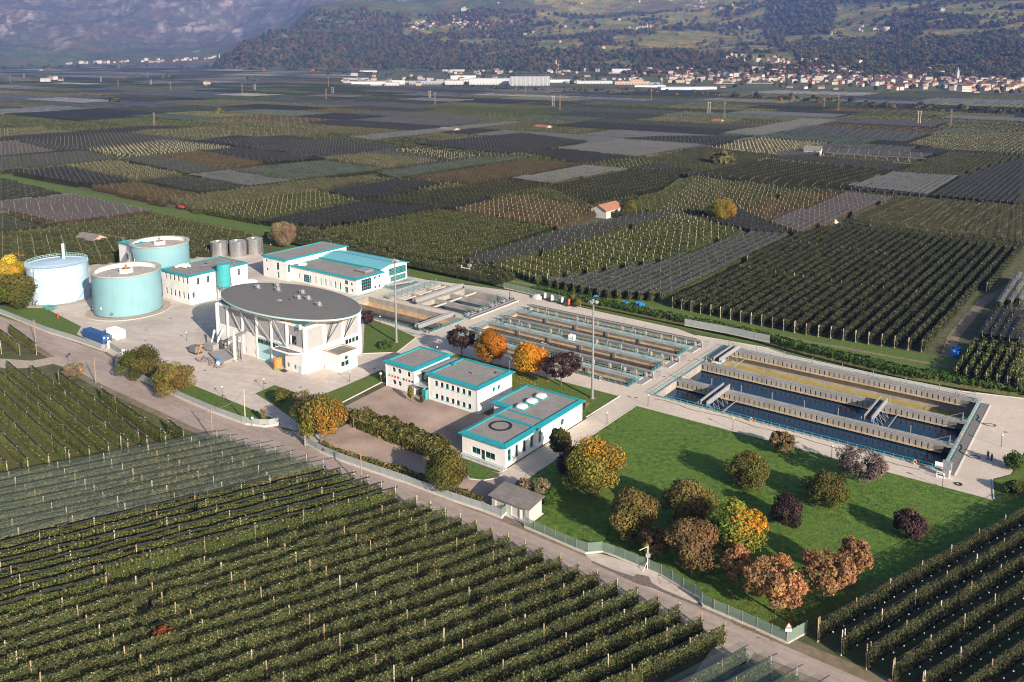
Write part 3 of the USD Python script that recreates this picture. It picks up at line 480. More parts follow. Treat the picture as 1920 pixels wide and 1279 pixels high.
g = Polygon([(x, z) for x, z in np.r_[sec[1:-1]-[0, .27], [[7.3, 6.2], [-7.3, 6.2]]]]); e = trimesh.creation.extrude_polygon(g, .3, engine='earcut'); q = e.vertices
part(t, 'gable', MB().add(np.c_[17-q[:, 2], q[:, 0], q[:, 1]], e.faces), 'white_render')

# ---- the big hall under the elliptical roof
E0 = (-107, -34.2)
t = thing('oval_roof_hall', 'large white hall with grey panels under a huge oval grey roof on slanted struts', 'building', *E0)
x0, x1, y0, y1 = -21.0, 20.8, -10.4, 10.5
lev = 13.4
def bay(t, p0, p1, bays, ops=()):
    facade(t, p0, p1, -.1, lev, ops)
us = lambda u: u+128.0
pan = lambda s0, s1, z0, z1: win((s0+s1)/2, (z0+z1)/2, s1-s0, z1-z0, m='white_paint', p='grey_panel', solid=True, fw=.03, d=.1, name='cladding')
front = [pan(us(-127.0), us(-122.9), 7.2, 13.0), pan(us(-122.2), us(-115.6), 7.2, 13.0), pan(us(-114.7), us(-108.5), 7.2, 13.0), pan(us(-107.9), us(-101.7), 7.2, 13.0), pan(us(-101.0), us(-95.0), 7.2, 13.0),
         win(us(-105.1), 3.35, 6.3, 6.6, 1, 1, name='door', m='teal_pale', p='teal_pale', solid=True), win(us(-98.4), 3.35, 6.2, 6.6, 1, 1, name='door_001', m='teal_pale', p='teal_pale', solid=True),
         pan(us(-93.7), us(-87.2), 7.3, 13.0), win(us(-114), 1.6, .7, 1.3, m='concrete_dark'), win(us(-109.7), 1.6, .7, 1.3, m='concrete_dark')]
bay(t, (x0, y0), (x1, y0), 5, front)
sv = lambda v: v+44.6
right = [pan(sv(-44.0), sv(-38.0), 6.9, 12.9), pan(sv(-36.9), sv(-30.9), 6.9, 12.8), pan(sv(-30), sv(-24.3), 6.9, 12.8), win(sv(-27.2), 3.2, 5.4, 6.4, 4, 3, name='door_002', m='white_paint', p='teal_pale', solid=True, fw=.12)]
bay(t, (x1, y0), (x1, y1), 3, right); bay(t, (x1, y1), (x0, y1), 5); bay(t, (x0, y1), (x0, y0), 3)
for k in range(5): part(t, 'door_window', MB().box(us(-107.7+k*1.25)-21.0, us(-107.7+k*1.25)-20.2, y0+.0, y0+.14, 5.0, 6.2), 'pane')
for k in range(3): part(t, 'door_window', MB().box(us(-100.8+k*1.25)-21.0, us(-100.8+k*1.25)-20.2, y0+.0, y0+.14, 5.0, 6.2), 'pane')
for k in range(4): part(t, 'door_window', MB().box(x1-.14, x1, -29.6+k*1.35+34.2, -28.7+k*1.35+34.2, 4.6, 5.9), 'pane')
for u in (-128.0, -122.55, -115.15, -108.2, -101.35, -94.35, -86.7): part(t, 'column', MB().box(u-E0[0]-.33, u-E0[0]+.33, y0-.16, y0-.003, 0, lev+.1), 'white_paint')
for v in (-44.3, -37.45, -30.45, -23.8): part(t, 'column', MB().box(x1+.003, x1+.16, v-E0[1]-.33, v-E0[1]+.33, 0, lev+.1), 'white_paint')
EC = (-106.6+107, -33.6+34.2); EA, EB, EZ = 27.7, 14.3, 15.6
th = np.linspace(0, 2*np.pi, 120, endpoint=False); cs = np.c_[np.cos(th), np.sin(th)]
def oval(k): return np.c_[EC[0]+cs[:, 0]*(EA+k), EC[1]+cs[:, 1]*(EB+k)]
top = MB(); rings = [np.c_[EC[0]+cs[:, 0]*EA*k, EC[1]+cs[:, 1]*EB*k, np.full(120, EZ+.25*(1-k*k))] for k in (1, .75, .5, .25, .02)]
top.add(np.vstack(rings), [(a*120+i, a*120+(i+1) % 120, (a+1)*120+(i+1) % 120, (a+1)*120+i) for a in range(4) for i in range(120)]); part(t, 'roof', top, 'dark_roof', smooth=True)
def band(o0, z0, o1, z1): return MB().add(np.r_[np.c_[o0, np.full(120, z0)], np.c_[o1, np.full(120, z1)]], [(i, (i+1) % 120, 120+(i+1) % 120, 120+i) for i in range(120)])
part(t, 'roof_rim', band(oval(0), EZ+.06, oval(.12), EZ+.02).add(*band(oval(.12), EZ+.02, oval(.12), EZ-.38).data()).add(*band(oval(.12), EZ-.38, oval(-.1), EZ-.4).data()), 'teal_pale', smooth=30)
part(t, 'soffit', band(oval(-.1), EZ-.4, oval(-1.3), EZ-1.25).add(*band(oval(-1.3), EZ-1.25, oval(-14.0), EZ-1.3).data()), 'soffit_wood', smooth=30)
part(t, 'clerestory', MB().prism([(x0+.6, y0+.6), (x1-.6, y0+.6), (x1-.6, y1-.6), (x0+.6, y1-.6)], lev-.2, EZ-1.28), 'pane_teal')
part(t, 'parapet', MB().prism(sbox(x0, y0, x1, y1).difference(sbox(x0+.45, y0+.45, x1-.45, y1-.45)), lev, lev+.3), 'white_paint')
for s in (-7.5, 6.5):
    part(t, 'roof_seam', MB().beam((EC[0]-EA*math.sqrt(max(0, 1-(s/EB)**2))*.985, EC[1]+s, EZ+.13), (EC[0]+EA*math.sqrt(max(0, 1-(s/EB)**2))*.985, EC[1]+s, EZ+.13), .22, .12), 'concrete_dark')
for u, v in [(-124.4, -31.5), (-121.4, -26.3), (-116.8, -29.6), (-108.1, -27.1), (-104.3, -31.7), (-101.4, -30.4), (-93.7, -32.8)]:
    q = (u-E0[0], v-E0[1]); c = part(t, 'roof_fan', MB().box(q[0]-.75, q[0]+.75, q[1]-.75, q[1]+.75, EZ+.15, EZ+.55), 'dark_roof')
    part(c, 'cowl', MB().tube((q[0], q[1], EZ+.55), (q[0], q[1], EZ+1.1), .62, .62, 16).tube((q[0], q[1], EZ+1.1), (q[0], q[1], EZ+1.6), .78, .15, 16).tube((q[0]-1.1, q[1]-.2, EZ+.3), (q[0]-1.1, q[1]-.2, EZ+1.25), .22, .22, 10), 'alu_grey', smooth=40)
part(t, 'roof_hatch', MB().box(-1.6, -.2, -2.6, -1.5, EZ+.15, EZ+.5), 'alu_grey')
def rim_pt(x): 
    s = max(0.0, 1-((x-EC[0])/(EA-1.3))**2); return EC[1]-(EB-1.3)*math.sqrt(s)
for ub, ut in ((-115.4, -120.6), (-108.4, -114.7), (-101.6, -108.2), (-94.6, -99.4)):
    xt = ut-E0[0]; part(t, 'strut', MB().tube((ub-E0[0], y0-.4, 7.0), (xt, min(rim_pt(xt)+.5, y0-.6), 14.3), .16, .16, 8), 'alu_grey')
for vb, vt, xo in ((-37.2, -35.2, 22.4), (-37.2, -31.8, 23.6), (-30.4, -28.4, 23.2), (-30.4, -24.7, 22.6)):
    part(t, 'strut', MB().tube((x1+.4, vb-E0[1], 7.2), (xo, vt-E0[1], 14.3), .16, .16, 8), 'dark_metal' if vt in (-35.2, -28.4) else 'alu_grey')
part(t, 'corner_pipe', MB().tube((x1-1.0, y0-.8, 13.2), (x1-1.0, y0-.8, 14.6), .45, .45, 12), 'teal_pale')
part(t, 'wall_opening', MB().box(-92.1-E0[0], -90.2-E0[0], y0-.06, y0+.1, 7.9, 10.2), 'black_rubber'); part(t, 'opening_frame', MB().box(-92.5-E0[0], -92.1-E0[0], y0-.25, y0-.06, 7.7, 10.3), 'white_paint')
# porch box with the flat grey canopy, and the side annex
part(t, 'porch', MB().box(-94.4-E0[0], -86.9-E0[0], y0-.75, y0-.36, 0, 5.9), 'white_render')
cn = Polygon([(-97.5-E0[0], -45.0-E0[1]), (-97.4-E0[0], -47.3-E0[1]), (-90.4-E0[0], -47.3-E0[1]), (-86.9-E0[0], -45.0-E0[1])])
part(t, 'canopy', MB().prism(cn, 5.85, 6.1), 'dark_roof'); part(t, 'canopy_edge', MB().prism(cn.buffer(.12, join_style=2).difference(cn.buffer(-.02)), 5.75, 6.2), 'white_paint')
part(t, 'tie_rod', MB().tube((-96.9-E0[0], -47-E0[1], 6.2), (-94.4-E0[0], y0-.4, 12.6), .05, .05, 5).tube((-90.7-E0[0], -47-E0[1], 6.2), (-87.2-E0[0], y0-.4, 12.6), .05, .05, 5), 'galvanised')
part(t, 'door_003', MB().box(-88.6-E0[0], -87.3-E0[0], y0-.8, y0-.755, 0, 2.3), 'teal_pale'); part(t, 'grille', MB().box(-93.3-E0[0], -92.6-E0[0], y0-.8, y0-.755, 1, 2.2), 'concrete_dark'); part(t, 'grille', MB().box(-90.3-E0[0], -89.6-E0[0], y0-.8, y0-.755, 1, 2.2), 'concrete_dark')
X0 = (-82.4, -35)
t = thing('side_annex', 'small flat-roofed white annex with a double door at the corner of the oval hall', 'annex', *X0)
PL = [(-3.3, -3.4), (3.0, -3.4), (3.0, 3.5), (-3.3, 3.5)]
walls(t, PL, -.1, 5.3, {1: [win(2.2, 1.85, 3.2, 3.6, 2, 2, name='door', m='teal_pale', p='teal_pale', solid=True)]}); part(t, 'roof', MB().prism([(-3.1, -3.2), (2.8, -3.2), (2.8, 3.3), (-3.1, 3.3)], 4.8, 5.1), 'concrete_dark'); part(t, 'roof_edge', MB().prism(sbox(-3.45, -3.55, 3.15, 3.65).difference(sbox(-2.95, -3.05, 2.65, 3.15)), 5.3, 5.42), 'soffit_wood')
part(t, 'door_pane', MB().box(3.0, 3.03, -2.5, -1.4, 1.6, 2.9), 'pane'); part(t, 'door_pane', MB().box(3.0, 3.03, -1.0, .1, 1.6, 2.9), 'pane'); part(t, 'fan_grille', MB().tube((3.0, -.7, 3.9), (3.12, -.7, 3.9), .55, .55, 16), 'dark_metal')
#PART3
#PART3
# ------------------------------------------------------------------ railings, fences
def resample(pts, step):
    ls = LineString(pts); n = max(1, round(ls.length/step)); return [ls.interpolate(i/n, normalized=True).coords[0] for i in range(n+1)]
def railing(pts, label, z=0.0, h=1.1, m='teal_paint', step=2.0, group=None, bars=(0.5, 1.0)):
    b = W(*pts[0], z); t = thing('railing', label, 'railing', at=b, z=z, grid=False, group=group)
    P = [np.r_[W(*p)[:2]-b[:2], 0] for p in pts]; rl = MB(); po = MB()
    for a, c in zip(P[:-1], P[1:]):
        for q in bars: rl.beam(a+[0, 0, h*q], c+[0, 0, h*q], .07, .055)
    for q in resample([p[:2] for p in P], step): po.beam((q[0], q[1], 0), (q[0], q[1], h), .07, .07)
    part(t, 'rail', rl, m); part(t, 'post', po, m); return t
def fence(pts, label, h=1.9, m='fence_panel', wall=.45, step=2.5, px=True, name='fence', mesh=None):
    P = PXP(pts) if px else UVP(pts); b = np.array(P[0]); t = thing(name, label, 'fence', at=b, grid=False)
    Q = [np.array(q)-b for q in resample(P, step)]
    if wall: part(t, 'base_wall', MB().prism(LineString([tuple(np.array(p)-b) for p in P]).buffer(.12, cap_style=2, join_style=2), -.1, wall), 'kerb_stone')
    for i, (a, c) in enumerate(zip(Q[:-1], Q[1:])):
        d = (c-a)/np.linalg.norm(c-a); aa = a+d*.05; cc = c-d*.05
        part(t, 'panel', MB().beam((aa[0], aa[1], wall+(h-wall)/2), (cc[0], cc[1], wall+(h-wall)/2), .035, h-wall-.06), m)
    for a in Q: part(t, 'post', MB().beam((a[0], a[1], 0), (a[0], a[1], h+.08), .09, .09), 'galvanised')
    return t
railing([(-19.4, -57.2), (-6.5, -57.2)], 'teal railing on the step in front of the workshop with the wide window')
single('entrance_step', MB().prism(Polygon(UVP([(-19.4, -57.3), (-6.4, -57.3), (-6.4, -55.62), (-19.4, -55.62)])), -.1, .16), 'kerb_stone', 'pale raised step along the workshop front', 'step')
fence([(0, 588), (90, 624), (145, 641), (196, 659), (203, 652)], 'grey panel fence along the lane in front of the tanks')
fence([(232, 668), (222, 674), (216, 684), (219, 692), (250, 706), (330, 744), (400, 774), (460, 796), (497, 801), (523, 797)], 'grey panel fence curving from the yard gate along the lane')
fence([(573, 833), (600, 848), (640, 865), (700, 886), (760, 906), (850, 940), (905, 958), (940, 972)], 'grey panel fence along the lane before the paved court')
fence([(940, 972), (950, 962)], 'short return of the grey fence beside the little shed', m='fence_mesh')
fence([(983, 988), (1098, 1038), (1131, 1035), (1235, 1077), (1310, 1122), (1318, 1137), (1400, 1172), (1475, 1206)], 'green mesh fence on a low wall along the lawn', h=2.1, m='fence_mesh', wall=.3)
fence([(1476, 1206), (1512, 1186)], 'short green mesh fence at the red warning sign', h=2.0, m='fence_mesh', wall=.1)
fence([(945, 540), (1010, 555), (1089, 574)], 'pale panel fence by the canal behind the parked pump trailers', h=2.3, m='fence_mesh', wall=.2)
fence([(1284, 610), (1360, 624), (1443, 642)], 'grey panel fence by the canal behind the deep basins', h=2.3, m='fence_panel', wall=.1)
for px, nm in (((205, 652), 'left'), ((232, 669), 'right')):
    q = G(*px); single('gate_pillar', MB().box(q[0]-.35, q[0]+.35, q[1]-.35, q[1]+.35, -.1, 2.3), 'white_render', f'white pillar on the {nm} side of the yard gate', 'gate pillar')
fence([(206, 653), (231, 668)], 'grey sliding gate across the yard entrance', wall=0.12, name='gate')

# ------------------------------------------------------------------ basins
def pool(t, u0, u1, v0, v1, depth, wl, o, wall='concrete', water='water_dark', floor='bed_brown', lip=.25, stain=None, th=.45):
    a = [u0-o[0], u1-o[0], v0-o[1], v1-o[1]]
    ring = sbox(a[0], a[2], a[1], a[3]); inn = ring.buffer(-th, join_style=2)
    part(t, 'wall', MB().prism(ring.difference(inn), -depth, lip), wall)
    part(t, 'floor', MB().box(a[0]+th, a[1]-th, a[2]+th, a[3]-th, -depth-.3, -depth), floor)
    if wl is not None: part(t, 'water', MB().sheet(inn.buffer(.01, join_style=2), -wl), water)
    if stain: s = inn.difference(inn.buffer(-.03, join_style=2)); part(t, 'stain_band', MB().prism(s, -min(depth, stain[1]), -stain[0]), 'stain_ochre')
oR = (0, 0)
t = thing('settling_basin', 'deep long basin with dark blue water and grey cross walls beside the lawn', 'basin', 0, 0)
pool(t, 0, 69.9, 0, 14.2, 5, 1.85, oR, lip=.22); 
t2 = thing('settling_basin', 'middle long basin of dark blue water between two grey cross walls', 'basin', 0, 14.2)
pool(t2, 0, 69.9, 14.2, 30.3, 5, 1.85, (0, 14.2), lip=.20)
t3 = thing('settling_basin', 'half-drained long basin with ochre sludge at the bottom', 'basin', 0, 30.3)
pool(t3, 0, 69.9, 30.3, 47.6, 5, 4.3, (0, 30.3), lip=.18, water='sludge', wall='concrete_pale')
def launder(u0, u1, v, label):                                      # walkway wall with a slotted trough face along it
    t = thing('basin_walkway', label, 'walkway', u0, v); L = u1-u0
    part(t, 'wall', MB().box(.5, L-.5, -.45, 1.0, -5, .05), 'concrete'); part(t, 'deck', MB().box(.5, L-.5, -1.5, 1.2, .05, .32), 'concrete')
    part(t, 'shelf', MB().box(.5, L-2.5, -2.0, -.46, -1.5, -1.25), 'stain_ochre'); part(t, 'rail_track', MB().box(.5, L-.5, -.55, -.4, .32, .46).box(.5, L-.5, .7, .85, .32, .46), 'steel')
    part(t, 'pipe', MB().tube((.5, -1.35, .42), (L-.5, -1.35, .42), .1, .1, 6), 'galvanised')
    n = int((L-4)/1.35)
    for k in range(n): x = 1.2+k*1.35; part(t, 'panel', MB().box(x, x+1.0, -1.62, -1.52, -1.25, .02), 'concrete')
    bk = MB()
    bk.box(.8, L-2.2, -1.5, -1.3, -1.25, .05); part(t, 'trough', bk, 'concrete_dark')
    x = 9.7
    while x < L-3: part(t, 'guide_post', MB().beam((x, .9, .3), (x, .9, 2.3), .16, .16), 'alu_grey'); x += 8.4
    part(t, 'crane_post', MB().beam((L-1.2, .2, .3), (L-1.2, .2, 2.4), .18, .18).beam((L-1.2, .2, 2.3), (L-4.2, .2, .7), .1, .1), 'alu_grey'); part(t, 'crane_post', MB().beam((1.2, .2, .3), (1.2, .2, 2.3), .18, .18).beam((1.2, .2, 2.2), (4.6, .2, .5), .12, .12), 'alu_grey')
launder(0, 69.9, 14.2, 'grey slotted walkway wall nearest the lawn in the deep basins')
launder(0, 69.9, 30.3, 'grey slotted walkway wall between the blue and the ochre basin')
launder(0, 69.9, 46.6, 'grey slotted walkway along the far side of the ochre basin')
def bridge(u, v0, v1, label, gap=1.7):
    t = thing('scraper_bridge', label, 'scraper bridge', u, v0); L = v1-v0
    for x in (0, gap): part(t, 'girder', MB().box(x-.06, x+.06, 0, L, .45, 1.75).box(x-.16, x+.16, 0, L, 1.68, 1.76).box(x-.16, x+.16, 0, L, .43, .5), 'alu_grey')
    part(t, 'deck', MB().box(.1, gap-.1, .1, L-.1, .5, .58), 'dark_metal')
    br = MB()
    for k in range(6): y = 1+k*(L-2)/5; br.beam((gap+.2, y, .4), (gap+1.6, y+1.2, -1.8), .06, .06).beam((gap+1.6, y+1.2, -1.8), (gap+.2, y+2.4, .4), .06, .06)
    part(t, 'scraper', br.beam((gap+3.2, 1, -1.2), (gap+3.2, L-1, -1.2), .18, .18).beam((gap, 1, .3), (gap+3.2, 1, -1.2), .12, .12).beam((gap, L-1, .3), (gap+3.2, L-1, -1.2), .1, .1), 'alu_grey')
    part(t, 'motor', MB().tube((gap*.5, L*.45, .9), (gap*.5, L*.55, .9), .35, .35, 12), 'blue_plastic'); part(t, 'motor', MB().box(gap-.3, gap+.4, .2, 1, .35, .9), 'blue_plastic')
    part(t, 'wheel', MB().tube((-.8, .4, .75), (-.55, .4, .75), .5, .5, 14), 'galvanised')
bridge(13.0, .8, 15.6, 'pair of grey girders bridging the basin next to the lawn'); bridge(49.3, 16.0, 31.2, 'pair of grey girders bridging the middle blue basin'); bridge(2.6, 32.4, 47.6, 'pair of grey girders at the end of the ochre basin')
railing([(0, -.25), (69.9, -.25)], 'long teal railing between the lawn and the deep basin'); railing([(-.3, 0), (-.3, 47.6)], 'teal railing at the plant end of the deep basins'); railing([(70.2, 1), (70.2, 47.4)], 'teal railing at the far right end of the deep basins')
railing([(2, 48.0), (70, 48.0)], 'teal railing behind the ochre basin along the canal path')
single('edge_walkway', MB().prism(Polygon(UVP([(70.5, -1), (72.3, -1), (72.3, 46), (70.5, 46)])), -.1, .10), 'concrete_dark', 'dark strip of decking beside the right end of the deep basins', 'walkway')
single('kerb', MB().prism(Polygon(UVP([(72.31, -1), (72.6, -1), (72.6, 46), (72.31, 46)])), -.1, .16), 'kerb_stone', kind='structure')
for v in (14.4, 30.4):
    t = thing('ladder_cage', f'teal ladder cage at the right end of the {"nearer" if v < 20 else "farther"} grey walkway', 'ladder', 69.2, v)
    part(t, 'hoop', MB().beam((-.6, -.6, .9), (.6, -.6, .9), .08, .08).beam((-.6, .6, .9), (.6, .6, .9), .08, .08).beam((-.6, -.6, 1.3), (-.6, .6, 1.3), .08, .08).beam((-.6, -.6, .5), (-.6, .6, .5), .08, .08), 'teal_paint')
    part(t, 'upright', MB().beam((-.6, -.6, .3), (-.6, -.6, 1.5), .08, .08).beam((-.6, .6, .3), (-.6, .6, 1.5), .08, .08).beam((.6, .6, .3), (.6, .6, 1.5), .08, .08), 'teal_paint')
t = thing('control_cabinet', 'white control cabinet with a small sign at the corner of the deep basin', 'cabinet', 71.2, -2.6)
part(t, 'cabinet', MB().box(-.5, .6, -.6, .4, 0, 2.0), 'white_paint'); part(t, 'door', MB().box(-.4, .5, -.63, -.605, .15, 1.85), 'alu_grey'); part(t, 'roof', MB().box(-.7, .8, -.8, .6, 2.0, 2.1), 'alu_grey')
t = thing('notice_board', 'small white notice board by the control cabinet', 'sign', 69.4, -1.4); part(t, 'board', MB().box(-.8, .8, -.04, .04, 1.0, 2.4), 'white_paint'); part(t, 'post', MB().beam((0, 0.1, 0), (0, .1, 1.2), .08, .08), 'galvanised')
t = thing('sampling_box', 'small white wire crate next to the control cabinet', 'crate', 70.2, -3.6); part(t, 'frame', MB().beam((-.8, -.5, .1), (-.8, -.5, 1), .08, .08).beam((.8, -.5, .1), (.8, -.5, 1), .08, .08).beam((.8, .5, .1), (.8, .5, 1), .08, .08).beam((-.8, .5, .1), (-.8, .5, 1), .08, .08).beam((-.8, -.5, 1), (.8, -.5, 1), .08, .08).beam((-.8, .5, 1), (.8, .5, 1), .08, .08).beam((-.8, -.5, .4), (.8, -.5, .4), .08, .08), 'white_paint'); part(t, 'tray', MB().box(-.8, .8, -.5, .5, .05, .12), 'white_paint')
t = thing('equipment_cabinet', 'grey steel cabinet at the end of the edge walkway', 'cabinet', 70.7, .2); part(t, 'cabinet', MB().box(-.9, .9, -.7, .7, .1, 2.2), 'alu_grey'); part(t, 'door', MB().box(-.7, .7, -.74, -.705, .3, 2.0), 'steel')

# aeration basins in the middle
units = [(1.4, 6.9, 9.6, 10.6), (14.3, 22.4, 25.6, 26.5), (30.4, 38.3, 41.4, 42.4)]
nm = ['nearest the autumn trees', 'in the middle', 'farthest from the offices']
for i, (v0, v1, vd, vp) in enumerate(units):
    t = thing('aeration_basin', f'long aeration basin with orange stained walls, the one {nm[i]}', 'basin', -73.6, v0)
    o = (-73.6, v0); pool(t, -73.6, -8.2, v0, v1, 5, 1.2, o, water='water_brown', lip=.12+.01*i, stain=(.62, 1.6), wall='concrete_wet')
    for x in (13, 25, 37, 49): part(t, 'pier', MB().box(x-.5, x+.5, v1-v0-.9, v1-v0-.44, -5, .1), 'concrete_dark')
    t = thing('concrete_deck', f'pale concrete deck with metal plates beside the aeration basin {nm[i]}', 'deck', -73.6, v1)
    part(t, 'slab', MB().box(0, 65.4, 0.01, vd-v1, -5, .30+.01*i), 'concrete_deck')
    rr = random.Random(i)
    for k in range(9): x = 3+k*7+rr.uniform(-1, 1); part(t, 'cover_plate', MB().box(x, x+rr.uniform(2.5, 4.5), .5, vd-v1-.6, .30, .335+.01*i), 'deck_plate')
    for x in (5.5, ): part(t, 'valve', MB().tube((x, 1.2, .3), (x, 1.2, .9), .3, .3, 8).box(x-.6, x+.6, .9, 1.5, .5, .9), 'teal_paint')
    t = thing('narrow_channel', f'narrow side channel under the air pipe of the aeration basin {nm[i]}', 'channel', -73.6, vd)
    nv = units[i+1][0] if i < 2 else 47.8
    pool(t, -73.6, -8.2, vd, nv, 5, 1.3, (-73.6, vd), water='water_brown', lip=.1+.01*i, stain=(.6, 1.7), wall='concrete_wet')
    t = thing('air_pipe', f'grey air pipe on concrete stands along the aeration basin {nm[i]}', 'pipe', -73.6, vp)
    part(t, 'pipe', MB().tube((4, 0, 2.0), (67.3, 0, 2.0), .36, .36, 12, cap=False).tube((4, 0, 2.0), (1.5, 0, 2.0), .36, .2, 12), 'galvanised', smooth=40)
    el = [(67.3+.7*math.sin(a), 0, 1.3+.7*math.cos(a)) for a in np.linspace(0, math.pi/2, 6)]+[(68.0, 0, -.05)]
    part(t, 'elbow', MB().path(el, .37, 12), 'galvanised', smooth=40)
    for x in (6, 14, 22.5, 30.5, 40, 48.5, 54, 58.9, 62.5, 65.7): part(t, 'stand', MB().box(x-.3, x+.3, -.35, .35, .1, 1.62), 'concrete')
    for x in (10, 26, 44, 58): part(t, 'valve_stack', MB().tube((x, -.5, .3), (x+.2, -.5, 2.3), .2, .16, 8).tube((x+1.0, -.5, .3), (x+1.0, -.5, 1.5), .28, .2, 8).tube((x, -.5, 1.4), (x, .1, 2.0), .15, .15, 6).box(x-.8, x-.1, -.8, -.3, .3, .6), 'alu_grey')
    part(t, 'cable_tray', MB().box(3, 66, .55, .8, 2.1, 2.25), 'dark_metal')
    railing([(-73.6, v1+.15), (-8.4, v1+.15)], f'teal railing between water and deck of the aeration basin {nm[i]}', z=.3, h=.9); railing([(-73.6, vd-.1), (-8.4, vd-.1)], f'teal railing under the air pipe of the aeration basin {nm[i]}', z=.3, h=1.0)
    railing([(-8.0, v0), (-8.0, v1)], f'short teal railing closing the right end of the aeration basin {nm[i]}', h=1.25, bars=(.35, .7, 1.0)); railing([(-73.9, v0-.8), (-73.9, v1+.4)], f'short teal railing closing the left end of the aeration basin {nm[i]}', h=1.2, bars=(.35, .7, 1.0))
    t = thing('end_grating', f'grey grating strip at the right end of the aeration basin {nm[i]}', 'grating', -7.0, (vd+v1)/2); part(t, 'grating', MB().box(-.9, .9, -3.4, 3.9, -.1, .06), 'alu_grey'); part(t, 'edge', MB().box(.9, 1.15, -3.4, 3.9, -.1, .12), 'kerb_stone')
    t = thing('valve_bench', f'grey valve bench behind the pipe elbow of the aeration basin {nm[i]}', 'valve', -5.0, vp+1.6); part(t, 'frame', MB().beam((0, 0, 0), (0, 0, 1.4), .1, .1).beam((0, 1.6, 0), (0, 1.6, 1.4), .1, .1).beam((0, -.6, 1.4), (0, 1.8, 1.4), .3, .12), 'galvanised'); part(t, 'handwheel', MB().tube((-.5, .4, 1.5), (-.5, .4, 1.6), .4, .4, 12), 'alu_grey')
railing([(-61, 1.2), (-8.3, 1.2)], 'long teal railing in front of the aeration basins by the autumn trees'); railing([(-60, 43.6), (-9, 43.6)], 'teal railing on the canal side of the aeration basins')
for i in (0, 1):
    v = units[i+1][0]+.2; railing([(-72, v), (-47, v)], f'teal railing inside the aeration basins, {"nearer" if i == 0 else "farther"} inner wall')
t = thing('baffle_box', 'white tank cube standing on the middle concrete deck', 'container', -41.5, 24.3); part(t, 'tank', MB().box(-.9, .9, -.7, .7, .33, 1.9), 'white_paint'); part(t, 'cage', MB().beam((-.95, -.75, 1), (.95, -.75, 1), .05, .05).beam((-.95, .75, 1), (.95, .75, 1), .05, .05).beam((.95, -.75, .4), (.95, -.75, 1.9), .05, .05).beam((-.95, -.75, .4), (-.95, -.75, 1.9), .05, .05), 'galvanised')
for u, v in ((-44, 32.5), (-27, 32.6), (-47, 17)): t = thing('inlet_chute', f'pale concrete chute in the aeration basin {"at its left part" if u == -44 else "at its right part" if u == -27 else "of the middle row"}', 'chute', u, v); part(t, 'chute', MB().prism([(-1.2, -1), (1.2, -.6), (1.2, .6), (-1.2, 1)], -1.9, -.2), 'concrete_pale'); part(t, 'lip', MB().box(-1.3, -1.15, -1.1, 1.1, -1.9, 0), 'concrete')
# left basins
t = thing('drained_basin', 'wide empty basin with orange stained floor behind the oval hall', 'basin', -129.5, 3.0); o = (-129.5, 3)
pool(t, -129.5, -82.6, 3, 20.9, 3.0, None, o, floor='bed_brown', lip=.2, stain=(1.6, 3.0))
part(t, 'channel_wall', MB().box(.5, 41, 4.0, 4.3, -3, -1.6).box(.5, 41, 12.9, 13.2, -3, -1.5), 'concrete_wet'); part(t, 'ochre_bed', MB().box(.5, 41, 13.2, 17.4, -3, -2.7).box(.5, 41, .5, 4.0, -3, -2.72), 'stain_ochre')
part(t, 'track', MB().box(.5, 40, 8.2, 8.9, -3, -2.4).box(.5, 40, 9.6, 10.1, -3, -2.3), 'dark_metal'); part(t, 'bed', MB().box(.5, 40, 4.2, 8.1, -3, -2.75).box(.5, 40, 10.3, 12.8, -3, -2.8), 'bed_brown')
part(t, 'sludge_tray', MB().box(41.5, 46.2, 1.0, 17.0, -3, -2.2), 'dark_metal')
def bigbeam(u, v0, v1, label):
    t = thing('scraper_bridge', label, 'scraper bridge', u, v0); L = v1-v0
    part(t, 'girder', MB().box(-.1, .1, 0, L, .5, 1.9).box(-.25, .25, 0, L, 1.85, 1.97), 'alu_grey'); part(t, 'girder', MB().box(-1.6, -1.4, 0, L, .5, 1.75), 'alu_grey'); part(t, 'deck', MB().box(-1.4, -.1, 0, L, .5, .6), 'dark_metal')
    part(t, 'cabinet', MB().box(-1.5, -.4, .2, 1.2, .6, 2.2), 'alu_grey'); part(t, 'end_carriage', MB().box(-1.8, .4, -.3, .3, .2, .9).box(-1.8, .4, L-.3, L+.3, .2, .9), 'dark_metal')
    part(t, 'scraper', MB().beam((.3, 2, .3), (2.6, 4, -2), .14, .14).beam((.3, L-3, .3), (2.6, L-5, -2), .14, .14).beam((2.6, 1.2, -2), (2.6, L-1.2, -2), .25, .3).beam((.3, L/2, .3), (2.6, L/2, -2), .14, .14), 'concrete_dark')
bigbeam(-87.4, 2.8, 20.8, 'large grey girder across the right end of the empty basin'); bigbeam(-108.6, 24.2, 50.8, 'large grey girder across the upper group of small water tanks')
k = 0
for (u0, u1) in ((-119.6, -109.6), (-107.6, -86.2)):
    for (v0, v1) in ((24.7, 33.2), (33.2, 41.8), (41.8, 50.3)):
        lbls = ['small square tank behind the big girder, nearest one', 'small square tank behind the big girder, middle one', 'small square tank behind the big girder, farthest one', 'rectangular water tank next to the empty basin', 'rectangular water tank in the middle of the upper group', 'rectangular tank with a low water level along the canal path']
        t = thing('sedimentation_tank', lbls[k], 'basin', u0, v0); pool(t, u0, u1, v0, v1, 4.5, 3.4 if k == 5 else 1.5, (u0, v0), lip=.15+.012*k, wall='concrete', water='water_brown' if k == 5 else 'water_dark', th=.55)
        part(t, 'cross_beam', MB().box((u1-u0)*.28, (u1-u0)*.28+.5, .3, v1-v0-.3, -.45, .1+.012*k), 'concrete_pale'); k += 1
